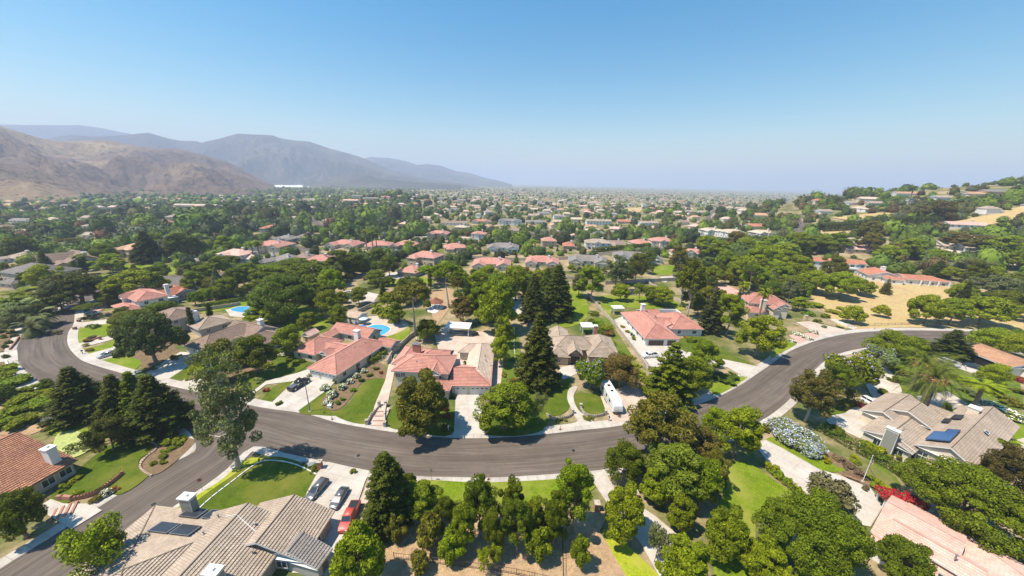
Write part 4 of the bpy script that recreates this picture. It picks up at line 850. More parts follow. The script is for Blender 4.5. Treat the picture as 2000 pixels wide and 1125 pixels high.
BR, MD, DK, VD, OL, YG, GG, BN, RB, LT = (.225, .280, .010), (.162, .212, .009), (.096, .125, .007), (.052, .068, .010), (.145, .136, .020), (.28, .31, .010), (.15, .17, .075), (.165, .115, .035), (.17, .085, .035), (.22, .26, .095)
def T(key, cx, yb, yt, wpx, col, label=None, jitter=.08):
    """cx = crown centre, yb = foot of the trunk, yt = top of the crown, wpx = crown width, all read off the photo"""
    yb = yb - (.11 * (yb - yt) if key not in ('S1', 'D1', 'D2', 'D3', 'A1') else 0); ym = (yb + yt) / 2; vx, vy = 947., 2750.; xb = cx + (vx - cx) * (yb - ym) / (vy - ym); p_ = P(xb, yb); dpt = I(p_)[2]
    lo, hi = .3, 40.
    for _ in range(30):
        mid = (lo + hi) / 2; q = I((p_.x, p_.y, p_.z + mid))
        if q[1] > yt: lo = mid
        else: hi = mid
    W_ = .92 * wpx * I((p_.x, p_.y, p_.z + lo * .6))[2] / FPX; c = tuple(max(0, v * (1 + rnd.uniform(-jitter, jitter))) for v in col)
    return put_tree(key, p_.x, p_.y, lo, W_, c, None, label)
def Sx(key, cx, yb, hm, wpx, col, label=None):
    p_ = P(cx, yb); return put_shrub(key, p_.x, p_.y, hm, wpx * I(p_)[2] / FPX, tuple(v * rnd.uniform(.85, 1.15) for v in col), label)
# ------------------------------------------------------------------ the trees one can tell apart
# front of the picture
T('F1', 147, 828, 713, 108, VD); T('F1', 228, 842, 728, 92, VD); T('F1', 300, 856, 728, 118, VD); T('F2', 262, 838, 722, 74, DK)
T('S1', 436, 915, 684, 130, (.18, .20, .085)); T('B1', 211, 890, 822, 76, VD); T('K1', 34, 1060, 968, 100, DK); T('A1', 180, 1150, 1030, 120, BR); T('A1', 215, 1120, 1040, 60, MD)
T('K1', 293, 726, 613, 118, (.075, .11, .035)); T('B1', 417, 757, 690, 76, BR); T('O1', 432, 722, 665, 66, OL); T('B2', 500, 738, 655, 82, DK); T('B1', 565, 700, 640, 66, MD); T('B3', 470, 715, 662, 60, GG)
T('F1', 1052, 768, 604, 98, VD); T('F1', 1043, 640, 530, 64, VD); T('F2', 1090, 632, 512, 78, VD); T('F1', 1068, 600, 520, 50, DK)
T('W1', 972, 660, 548, 84, BR); T('B1', 1008, 596, 520, 66, BR); T('T1', 940, 640, 560, 60, MD); T('W1', 985, 685, 620, 44, YG); T('B1', 978, 720, 660, 50, BR); T('B2', 930, 600, 530, 55, BR); T('B1', 955, 560, 520, 55, BR); T('E1', 905, 640, 580, 60, BN)
T('P1', 876, 612, 515, 68, MD); T('P1', 806, 668, 556, 96, OL); T('B3', 835, 668, 625, 56, DK); T('W1', 822, 858, 735, 122, OL); T('B2', 985, 852, 752, 128, MD); T('A1', 1052, 830, 765, 38, LT)
T('B2', 775, 640, 590, 40, MD); T('B1', 800, 600, 560, 44, DK); T('D4', 752, 622, 596, 34, BR); T('D4', 770, 632, 604, 34, MD); T('D4', 735, 612, 592, 30, MD)
T('J1', 1154, 768, 700, 64, MD); T('B3', 1212, 766, 694, 90, BN); T('F3', 1312, 795, 665, 108, DK); T('B2', 1378, 742, 666, 72, MD); T('B2', 1350, 782, 695, 80, MD); T('A1', 1402, 718, 698, 22, BR)
T('F3', 1394, 660, 558, 58, (.06, .062, .022)); T('T1', 1426, 668, 575, 60, BR); T('B2', 1485, 708, 616, 88, BR); T('E2', 1352, 640, 502, 54, DK); T('E2', 1335, 610, 520, 44, MD); T('B1', 1365, 620, 580, 36, DK)
T('T1', 1156, 596, 520, 58, BR); T('B1', 1132, 585, 535, 40, GG); T('E1', 1205, 580, 498, 56, GG); T('B1', 1243, 560, 495, 42, OL); T('B1', 1225, 560, 515, 44, DK); T('B1', 1214, 592, 555, 40, YG); T('A1', 1250, 590, 552, 36, MD); T('B1', 1290, 600, 560, 60, BR); T('B1', 1275, 590, 560, 40, BR); T('T1', 1325, 548, 480, 46, OL); T('B1', 1265, 520, 490, 40, DK)
T('E1', 1588, 836, 722, 100, (.125, .10, .03)); T('B2', 1634, 800, 716, 74, DK); T('J1', 1664, 766, 688, 92, MD); T('J1', 1718, 725, 680, 60, LT); T('B3', 1745, 705, 650, 96, MD); T('B1', 1790, 700, 660, 40, MD); T('F3', 1862, 702, 642, 78, VD)
T('D1', 1800, 760, 680, 86, (.105, .135, .02)); T('D1', 1822, 798, 700, 104, (.105, .135, .02)); T('D4', 1762, 812, 778, 40, DK); T('D2', 1912, 800, 744, 70, BR)
T('B3', 1940, 690, 642, 74, BR); T('B3', 1975, 700, 652, 60, YG); T('B1', 1985, 680, 645, 50, MD); T('B3', 1945, 760, 712, 56, YG)
# orchard side of the front
T('F4', 756, 1040, 878, 98, VD); T('F4', 730, 1066, 985, 52, VD); T('W1', 700, 1165, 1040, 118, BR); T('B2', 822, 1015, 943, 88, MD); T('B1', 795, 985, 930, 46, DK); T('O1', 840, 1078, 1008, 60, OL); T('O1', 772, 1060, 1010, 50, OL); T('O1', 890, 1085, 1030, 62, MD); T('O1', 876, 1108, 1050, 48, BR)
T('B2', 938, 1062, 938, 84, DK); T('B2', 1000, 1060, 940, 62, DK); T('T1', 1010, 1095, 975, 70, DK); T('T1', 1122, 1058, 905, 88, MD); T('B1', 1075, 1058, 985, 60, MD); T('O1', 1050, 1102, 1034, 58, MD); T('O1', 1133, 1115, 1052, 44, MD); T('A1', 945, 1120, 1075, 40, BR); T('O1', 970, 1100, 1060, 36, MD)
T('W1', 1218, 1062, 955, 92, BR); T('B1', 1217, 958, 868, 78, DK); T('E1', 1290, 925, 768, 148, OL); T('B2', 1318, 985, 868, 128, (.15, .20, .018)); T('E1', 1372, 935, 835, 76, BN); T('B2', 1442, 905, 796, 92, BR); T('B1', 1395, 865, 800, 56, BR); T('B1', 1375, 1005, 900, 80, MD); T('B1', 1395, 960, 880, 60, OL)
T('W1', 1285, 990, 918, 70, BR); T('W1', 1333, 1045, 975, 58, MD); T('A1', 1285, 1100, 1030, 54, GG); T('W1', 1418, 1100, 998, 90, MD); T('W1', 1340, 1160, 1060, 98, BR); T('W1', 1495, 1150, 1065, 90, BR); T('B1', 1240, 930, 880, 50, DK)
T('K2', 1586, 1128, 980, 205, (.115, .165, .010)); T('K2', 1888, 1050, 925, 205, (.125, .19, .010)); T('K1', 1768, 1150, 1068, 120, DK); T('O1', 1622, 1010, 938, 92, (.15, .13, .085)); T('E1', 1975, 985, 870, 100, (.085, .055, .025)); T('D4', 1960, 900, 850, 60, MD); T('D4', 1925, 905, 872, 46, BR)
T('B2', 90, 770, 742, 30, DK, None)
T('B2', 905, 1085, 985, 60, MD); T('B1', 965, 1092, 1000, 54, DK); T('B2', 1040, 1075, 975, 56, MD); T('B1', 868, 1040, 975, 50, DK); T('T1', 1085, 1082, 965, 56, DK); T('O1', 820, 1122, 1080, 44, OL)
# beyond the bend, west
T('K1', 150, 605, 534, 118, VD); T('W2', 262, 592, 530, 112, BR); T('B1', 90, 578, 518, 62, YG); T('B1', 110, 612, 545, 60, GG); T('P1', 175, 622, 594, 50, DK); T('B1', 212, 600, 568, 44, DK); T('C1', 163, 540, 500, 20, VD); T('B2', 215, 545, 497, 60, BR); T('F3', 145, 535, 508, 30, DK); T('F2', 85, 535, 488, 30, DK)
T('C1', 373, 655, 598, 13, VD); T('C1', 409, 636, 590, 12, VD); T('B3', 272, 650, 606, 80, DK); T('B3', 320, 635, 590, 92, DK); T('B3', 250, 660, 615, 60, DK); T('B3', 235, 640, 612, 50, OL); T('B1', 272, 680, 630, 50, DK); T('B1', 240, 622, 600, 34, DK)
T('K2', 552, 632, 538, 150, (.10, .16, .018)); T('B2', 505, 640, 600, 60, BR); T('B1', 535, 640, 596, 52, BR); T('B1', 640, 632, 570, 60, MD); T('B1', 660, 645, 596, 44, MD); T('B1', 600, 650, 612, 44, MD)
T('F1', 425, 590, 520, 36, GG); T('B1', 440, 590, 545, 50, MD); T('B2', 380, 580, 530, 50, MD); T('C1', 362, 578, 545, 18, VD); T('B1', 402, 578, 548, 30, BN); T('B1', 390, 560, 520, 50, MD); T('P1', 570, 545, 508, 80, DK); T('P1', 600, 565, 515, 90, DK); T('P1', 640, 560, 520, 70, DK); T('B1', 520, 560, 520, 60, MD); T('B1', 480, 550, 515, 50, MD); T('B2', 545, 560, 520, 50, MD)
T('B1', 460, 570, 525, 50, DK); T('B1', 700, 600, 562, 44, MD); T('B1', 690, 545, 495, 60, DK); T('B2', 665, 550, 490, 60, DK); T('B1', 735, 555, 528, 40, MD); T('B1', 760, 560, 540, 30, DK); T('B2', 735, 520, 485, 46, DK); T('B1', 760, 545, 500, 40, DK)
T('F1', 285, 520, 448, 62, VD); T('B1', 300, 500, 455, 50, MD); T('K1', 370, 505, 460, 56, DK); T('B2', 345, 510, 455, 46, DK); T('K1', 445, 520, 500, 50, DK); T('B2', 425, 545, 500, 44, MD); T('B3', 300, 555, 520, 56, DK); T('K1', 35, 510, 462, 60, DK); T('B1', 200, 520, 476, 46, MD); T('B2', 135, 490, 465, 46, OL); T('B2', 440, 500, 460, 44, BR)
T('B2', 1275, 600, 566, 30, MD); T('B1', 40, 650, 600, 60, GG); T('D4', 20, 640, 595, 60, GG); T('D4', 50, 625, 580, 60, LT); T('D4', 70, 645, 600, 60, GG); T('D4', 15, 610, 575, 60, BR); T('D4', 40, 600, 560, 60, MD); T('D4', 60, 660, 618, 50, GG); T('B1', 75, 640, 595, 44, VD); T('B3', 95, 615, 590, 40, DK)
T('O1', 5, 790, 755, 40, DK)
# hillside, east
T('W2', 1592, 578, 530, 72, BR); T('W2', 1645, 590, 533, 84, BR); T('W2', 1682, 580, 545, 56, BR); T('O1', 1668, 636, 598, 44, YG); T('O1', 1722, 622, 596, 30, YG); T('F3', 1733, 578, 543, 22, OL); T('W2', 1812, 640, 578, 78, BR); T('W2', 1862, 640, 584, 70, BR); T('W2', 1925, 642, 580, 110, BR); T('K1', 1975, 625, 570, 90, DK); T('E1', 1950, 590, 540, 100, GG); T('W2', 1880, 600, 555, 60, BR)
T('F1', 1990, 600, 550, 60, GG); T('B1', 1628, 552, 500, 46, OL); T('F2', 1577, 530, 478, 26, VD); T('E1', 1545, 600, 545, 46, GG); T('B1', 1500, 570, 530, 40, GG); T('B2', 1560, 610, 580, 40, BR); T('D2', 1450, 600, 548, 26, BR); T('D2', 1488, 630, 560, 30, MD); T('F2', 1440, 640, 560, 22, DK)
for (cx, yb, yt, w_, c) in ((1450, 560, 500, 70, BR), (1490, 540, 480, 80, BR), (1530, 520, 475, 70, BR), (1420, 540, 490, 60, MD), (1480, 575, 520, 66, BR), (1520, 560, 510, 64, BR), (1555, 560, 500, 60, BR), (1400, 520, 470, 60, MD), (1460, 510, 465, 60, BR), (1510, 500, 460, 60, BR), (1560, 500, 455, 60, MD), (1540, 585, 540, 50, MD),
                          (1440, 500, 452, 50, BN), (1600, 500, 460, 60, MD), (1640, 495, 455, 50, MD), (1395, 560, 520, 50, MD), (1380, 500, 460, 50, BR), (1775, 510, 465, 60, BR), (1740, 520, 480, 60, BR), (1700, 500, 455, 50, OL), (1830, 520, 488, 50, BR), (1870, 490, 455, 50, BN), (1920, 500, 460, 70, BN), (1965, 510, 460, 70, BR), (1985, 530, 490, 60, MD), (1900, 540, 505, 60, GG), (1935, 560, 520, 50, BR), (1700, 475, 432, 46, OL), (1835, 440, 392, 60, (.11, .085, .03))):
    T(rnd.choice(['W2', 'B2', 'B1', 'W2']), cx, yb, yt, w_, c)
# palms in the middle
for (cx, yb, yt, k) in ((493, 510, 470, 'D2'), (505, 512, 468, 'D2'), (715, 490, 448, 'D3'), (727, 492, 450, 'D3'), (735, 490, 455, 'D3'), (800, 495, 470, 'D2'), (1045, 490, 468, 'D2'), (155, 530, 495, 'D2'), (235, 545, 505, 'D2'), (1780, 400, 362, 'D3'), (1700, 390, 365, 'D3'), (1320, 420, 395, 'D3')): T(k, cx, yb, yt, 26 if k == 'D2' else 15, MD)
# shrubs
for (x, y, h_, w_, k, c) in ((636, 762, 1.5, 22, 'sw', MD), (648, 776, 1.6, 26, 'sw', MD), (641, 790, 1.2, 22, 'sw', MD), (668, 760, 1.4, 20, 'sw', MD), (684, 748, 1.3, 18, 'sw', MD), (696, 738, 1.3, 16, 'sw', MD), (712, 728, 1.2, 15, 'sw', MD), (655, 748, 1.4, 11, 'st', MD), (660, 790, 1.1, 12, 'st', MD), (706, 745, 1, 12, 's1', DK), (690, 765, .9, 12, 's1', MD), (722, 735, .9, 13, 's1', DK),
                     (670, 782, .8, 10, 's1', MD), (735, 722, .9, 12, 's1', DK), (745, 730, .9, 10, 'sr', DK), (700, 722, 1, 9, 'sr', MD), (556, 694, 1.3, 26, 'sw', LT), (562, 683, 1.4, 16, 'sr', MD), (540, 690, 1.2, 24, 'st', MD), (590, 708, 1.2, 14, 'st', DK), (578, 710, 1, 14, 's1', MD), (565, 706, 1, 12, 's1', DK), (605, 736, 1, 13, 'sw', OL), (585, 762 - 20, .8, 9, 'sr', MD),
                     (905, 690, 1.6, 9, 'st', MD), (912, 700, 1.5, 8, 'st', MD), (908, 712, 1.2, 7, 'st', DK), (868, 800, 1.5, 22, 'sr', RB), (876, 815, 1.2, 20, 'sr', RB), (872, 840, 1.2, 22, 's2', RB), (872, 776, 1, 9, 's1', MD), (884, 776, 1, 9, 's1', MD),
                     (1160, 615, 1.5, 24, 'st', DK), (1155, 630, 1.5, 16, 'st', DK), (1168, 635, 1.6, 28, 'st', MD), (1182, 644, 1.8, 32, 'st', MD), (1190, 655, 1.7, 26, 'st', RB), (1170, 652, 1.6, 22, 'st', DK), (1195, 672, 1, 26, 's2', BR), (1210, 690, .8, 22, 's2', MD), (1240, 715, .8, 26, 's2', BR), (1250, 730, .8, 26, 's2', BR), (1230, 700, .9, 24, 's2', BR), (1262, 742, .8, 22, 's2', MD), (1256, 760, .9, 18, 's2', YG), (1225, 650, 1, 10, 's1', BR), (1216, 640, 1, 10, 's1', BR), (1237, 664, 1.4, 10, 'st', MD),
                     (1350, 668, 1.8, 22, 's1', MD), (1352, 668, 1, 14, 'st', MD), (1415, 745, 1.8, 40, 'st', (.08, .14, .015)), (1398, 738, 1.7, 30, 'st', (.08, .14, .015)), (1428, 740, 1.7, 30, 'st', (.08, .14, .015)), (1340, 660, .8, 12, 'sr', MD),
                     (1560, 655, .9, 24, 'sw', LT), (1578, 662, .9, 24, 'sw', LT), (1588, 650, .9, 22, 'sw', LT), (1548, 668, .8, 18, 'sw', LT), (1598, 630, 1.2, 22, 's2', DK), (1612, 620, 1.4, 18, 's1', MD), (1580, 615, 1.5, 26, 's2', MD), (1610, 640, .7, 12, 's1', GG), (1640, 640, .7, 12, 's1', MD), (1590, 600, 2, 30, 's1', BR), (1625, 612, 1.6, 24, 's1', BR), (1640, 605, 1.5, 14, 's1', YG),
                     (1555, 868, 3.4, 80, 'sb', LT), (1530, 845, 3.0, 62, 'sb', LT), (1580, 885, 2.6, 50, 'sb', LT), (1610, 900, 1, 24, 's2', YG), (1628, 848, 2, 30, 's1', DK), (1738, 690, 2, 50, 'sb', LT), (1710, 888, 1.8, 46, 's2', BR), (1740, 890, 1.6, 30, 's2', BR), (1688, 868, 1.2, 14, 's1', BR), (1700, 875, 1.2, 16, 's2', YG), (1725, 770, 1.2, 22, 's1', DK), (1700, 800, 1.1, 30, 's2', DK),
                     (1948, 808, 1.8, 60, 'sw', MD), (1975, 818, 1.8, 50, 'sw', MD), (1925, 795, 1.6, 40, 'sw', MD), (1990, 745, 1.8, 24, 'sr', RB), (1975, 790, 1.6, 40, 's2', OL), (1935, 770, 1.6, 40, 's2', OL), (1890, 770, 1.4, 30, 's2', GG), (1880, 750, 1.4, 24, 's1', MD), (1862, 740, 1.2, 20, 's1', DK), (1745, 745, 1.4, 24, 's2', OL), (1770, 735, 1.6, 28, 's2', OL), (1750, 725, 1.6, 26, 's2', MD), (1850, 800, 1.6, 18, 's1', BR), (1990, 770, 1.4, 30, 's2', OL),
                     (1520, 930, 1.0, 26, 's2', MD), (1505, 915, 1.2, 26, 's1', MD), (1540, 945, .9, 22, 's2', BR), (1560, 962, .8, 22, 's2', DK), (1492, 840, 1.4, 26, 's2', OL), (1660, 915, .8, 30, 's2', (.17, .12, .09)), (1680, 930, .8, 26, 's2', (.17, .12, .09)), (1640, 900, .8, 26, 's2', (.17, .12, .09)), (1668, 895, .7, 12, 's1', YG), (1672, 904, .7, 20, 's2', BR), (1715, 950, 1, 40, 's2', BR), (1735, 965, 1, 36, 's2', BR), (1700, 940, 1, 30, 's2', BR), (1690, 958, .8, 14, 's1', (.17, .12, .1)), (1735, 985, 1.2, 20, 's2', YG),
                     (1920, 1060, 1.4, 46, 's2', YG), (1960, 1075, 1.4, 50, 's2', YG), (1895, 1045, 1.3, 36, 's2', YG), (1985, 1090, 1.4, 40, 's2', BR), (1930, 1040, 1.2, 30, 's2', MD),
                     (155, 970, 1.1, 26, 's2', BR), (208, 968, 1, 26, 'sw', MD), (190, 978, .9, 24, 'st', OL), (222, 960, .7, 18, 'sr', MD), (125, 955, .8, 26, 's2', MD), (148, 940, .7, 20, 's1', MD), (322, 870, 1.1, 22, 's1', MD), (318, 895, .7, 18, 's1', DK), (345, 870, .8, 30, 's2', MD), (335, 855, .9, 26, 's1', BN), (300, 908, .7, 14, 'st', MD), (320, 905, .6, 14, 's1', DK), (350, 860, .7, 30, 's2', BR), (330, 880, .6, 24, 's2', MD),
                     (142, 820, 1, 26, 's2', GG), (105, 822, 1.2, 30, 'sb', GG), (170, 826, .9, 26, 's2', MD), (690, 925, .9, 12, 's1', MD), (617, 915, .9, 16, 's1', MD), (612, 923, .6, 14, 's2', MD),
                     (112, 648 + 4, 1, 22, 's2', GG), (172, 668, 1, 14, 's1', RB), (180, 662, 1, 14, 's1', GG), (168, 676, .8, 12, 'st', YG), (175, 686, .8, 14, 's1', RB), (182, 640, 1.2, 26, 's2', (.13, .19, .05)), (160, 625, .9, 14, 's1', DK), (100, 598, 1, 16, 's1', OL), (118, 600, .8, 16, 's2', GG), (80, 602, .9, 14, 's1', MD),
                     (545, 790, .8, 14, 's1', DK), (520, 765, .9, 14, 'sr', OL), (505, 745, .9, 24, 's2', LT), (480, 735, .9, 26, 's2', BR), (470, 745, .9, 20, 's2', YG), (520, 715, .9, 22, 's2', MD), (465, 700, 1.2, 30, 's2', BR), (440, 695, 1, 26, 's2', YG), (390, 735, .8, 20, 's2', MD), (370, 742, .6, 16, 's2', YG), (345, 700, .7, 22, 's2', MD), (272, 735, .8, 26, 's2', LT), (290, 725, .8, 24, 's2', MD),
                     (775, 700, 1.2, 12, 'sw', MD), (820, 665, 1.2, 20, 'sw', LT), (1020, 735, .9, 20, 's2', BR), (1015, 760, 1, 26, 's2', MD), (1000, 745, .8, 14, 's1', RB), (1060, 750, 1, 30, 's2', MD), (1010, 700, 1.2, 30, 's2', BR), (985, 735, .9, 14, 's1', OL), (1095, 820, .6, 24, 's2', OL), (1150, 818, .6, 24, 's2', OL)): Sx(k, x, y, h_, w_, c)
for i, (x, y) in enumerate(((8, 775), (30, 788), (55, 775), (20, 808), (48, 800), (75, 788), (2, 830), (30, 832), (70, 815), (95, 790), (60, 760), (90, 772), (15, 735), (25, 748), (40, 742), (8, 722), (75, 770), (45, 822))): Sx('s1', x, y + 6, 2.0, 38, MD)
for i, (x, y) in enumerate(((10, 660), (22, 652), (18, 672), (8, 680), (30, 658), (5, 650), (340, 700), (10, 700))): Sx('sa', x, y, .8, 10, GG)
# hedges
hedge([(1600, 838), (1660, 872), (1720, 905), (1765, 930), (1790, 955)], 2.4, 1.7, (.075, .125, .016), 'tall clipped hedge between the long white driveway and the greige house')
hedge([(1420, 925), (1500, 930), (1530, 965), (1560, 985)], .9, .8, MD, 'low green hedge edging the lawn beside the long white driveway') if 0 else hedge([(1500, 918), (1540, 950), (1575, 978)], 1.2, .9, MD, 'low leafy hedge edging the lawn beside the long white driveway')
hedge([(395, 600), (450, 592), (500, 583), (520, 578)], 2.2, 1.6, MD, 'long hedge over the garden wall behind the kidney pool'); hedge([(640, 583), (700, 572), (760, 556)], 1.6, 1.4, DK, 'dark hedge beside the walled path behind the pool garden')
hedge([(722, 712), (740, 702), (752, 690)], 1.6, 1.6, MD, 'thick green hedge by the white iron gate'); hedge([(640, 640 + 12), (655, 648)], 1, .9, YG, 'short yellow green hedge behind the garage wing')
hedge([(130, 888), (165, 872), (190, 862)], 1.6, 1.2, DK, 'dark hedge between the putting green and the corner lawn'); hedge([(10, 770), (60, 762), (95, 762)], 1.4, .7, DK, 'low rounded hedge along the drive by the white utility boxes')
hedge([(1640, 800), (1665, 788), (1680, 798)], 2, 1.5, DK, 'dark hedge behind the white car'); hedge([(1705, 700 + 12), (1730, 712)], 2, 1, BR, 'bright clipped hedge below the blue flowering bush'); hedge([(860, 932 + 60), (930, 990)], 1.2, .8, MD, 'low hedge at the back of the front lawn')
hedge([(1780, 470), (1840, 478), (1900, 492)], 4, 2.5, MD, 'long hillside hedge above the gravel lane'); hedge([(1600, 452), (1680, 448), (1760, 440), (1830, 438)], 9, 7, (.05, .07, .02), 'tall dark windbreak hedge between the dry fields', dens=4, size=.9)
hedge([(1160, 492), (1240, 484), (1300, 478)], 5, 3, DK, 'dark hedge strip behind the grey two storey house', dens=8, size=.6)
# ------------------------------------------------------------------ hillside villas and the houses beyond
BB = []     # screen boxes of the houses one should see: x0, x1, ytop, ybase
def addbb(h, wd, x0, x1, yt, yb): BB.append((x0, x1, yt, yb))
def midhouse(cx, yb, wpx, ang, roof, wall, st, shape, label, group=None, dep=13, det=True, name='house'):
    p_ = P(cx, yb); zc = I(p_)[2]; Wd = max(9, wpx * zc / FPX / max(.8, math.cos(R(ang)))); ze = 2.9 if st == 1 else 5.5; c_, s_ = math.cos(R(ang)), math.sin(R(ang)); D = dep
    O = (p_.x - Wd / 2 * c_, p_.y - Wd / 2 * s_); h = House(name, label, O, ang, roof, wall, group, base=th(p_.x, p_.y), detail=False); zb = -4 if th(p_.x, p_.y) > 1 else -.3
    k = dict(zb=zb, step=.9 if zc < 450 else 3)
    if shape == 'I': h.wing(0, 0, Wd, D, ze, 'x', 'hh', .42, wins=det, **k)
    elif shape == 'G': h.wing(0, 0, Wd, D, ze, 'x', 'gg', .40, wins=det, **k)
    elif shape == 'L': h.wing(0, 2, Wd, 2 + D, ze, 'x', 'hh', .42, wins=det, **k); h.wing(Wd * .08, -3, Wd * .45, D * .7, ze - .2, 'y', 'hh', .45, wins=det, **k)
    elif shape == 'U': h.wing(0, 4, Wd, 4 + D, ze, 'x', 'hh', .42, wins=det, **k); h.wing(0, -3, Wd * .36, D, ze, 'y', 'gh', .5, wins=det, **k); h.wing(Wd * .62, -2, Wd, D, ze - .1, 'y', 'gh', .5, wins=det, **k)
    elif shape == 'T': h.wing(0, 0, Wd, D, ze, 'x', 'hh', .4, wins=det, **k); h.wing(Wd * .3, -3, Wd * .62, D * .6, ze + (1.2 if st == 1 else 0), 'y', 'gh', .5, wins=det, **k); h.wing(Wd * .72, 3, Wd * 1.2, D, 2.9, 'x', 'hg', .42, wins=False, **k)
    if det: h.chimney(Wd * .7, D * .6, ze, ze + 3.6, 1.3, 1.2, WL['white'] if wall != 'white' else WL['cream'])
    h.done(); q = I((p_.x, p_.y, p_.z + ze + 2.5)); BB.append((cx - wpx / 2, cx + wpx / 2, q[1], yb)); return h
h = House('house', 'white two storey hillside villa with balcony arches above the dry field', (P(1590, 530).x, P(1590, 530).y), -14, 'red', 'white', detail=False)
h.wing(-2, 4, 30, 15, 6.2, 'x', 'gg', .3, zb=-3, wins=False, step=.9); h.wing(9, 1.5, 24, 8, 6.1, 'x', 'gg', .3, zb=-3, wins=False, step=.9)
m_ = MB(); [m_.box((x, 1, -3), (1.4, 1.2, 5.9)) for x in (10, 16.5, 23)]; m_.box((16.5, 1.2, 2.9), (15, 2, .9)); m_.build('balcony', WL['white'], h.e)
for x in (12, 15, 18, 21): h.window(x, 2.0, 4.2, 0, 2, 1.3)
for x in (13, 20): h.window(x, 2.0, .2, 0, 3, 1.8)
for x in (1, 5, 28, 31): h.window(x, 4.5, 3.8, 0, 1.6, 1.3)
h.done(); BB.append((1585, 1665, 488, 532))
h = House('house', 'white bungalow with red tiled roof and stone terrace behind the lone young fir', (P(1688, 548).x, P(1688, 548).y), -24, 'red', 'white', detail=False)
h.wing(1, 0, 17, 15, 3.6, 'y', 'gg', .34, zb=-3, step=.9); h.wing(7, -4, 16, 4, 3.2, 'x', 'gg', .25, zb=-3, step=.9); h.chimney(10, 8, 4, 8, 2, 1.6); h.done(); BB.append((1680, 1748, 514, 550))
h = House('house', 'long white guest house with pink tiled roof at the top of the dry field', (P(1762, 556).x, P(1762, 556).y), -14, 'red', 'white', detail=False)
h.wing(1, 0, 22, 12, 3.4, 'x', 'gh', .3, zb=-3, step=.9); m_ = MB(); [m_.box((x, -.3, -2.5), (.6, .5, 5.6)) for x in (8, 12, 16, 21)]; m_.build('porch_pier', WL['white'], h.e); h.done(); BB.append((1740, 1830, 522, 556))
MHS = []
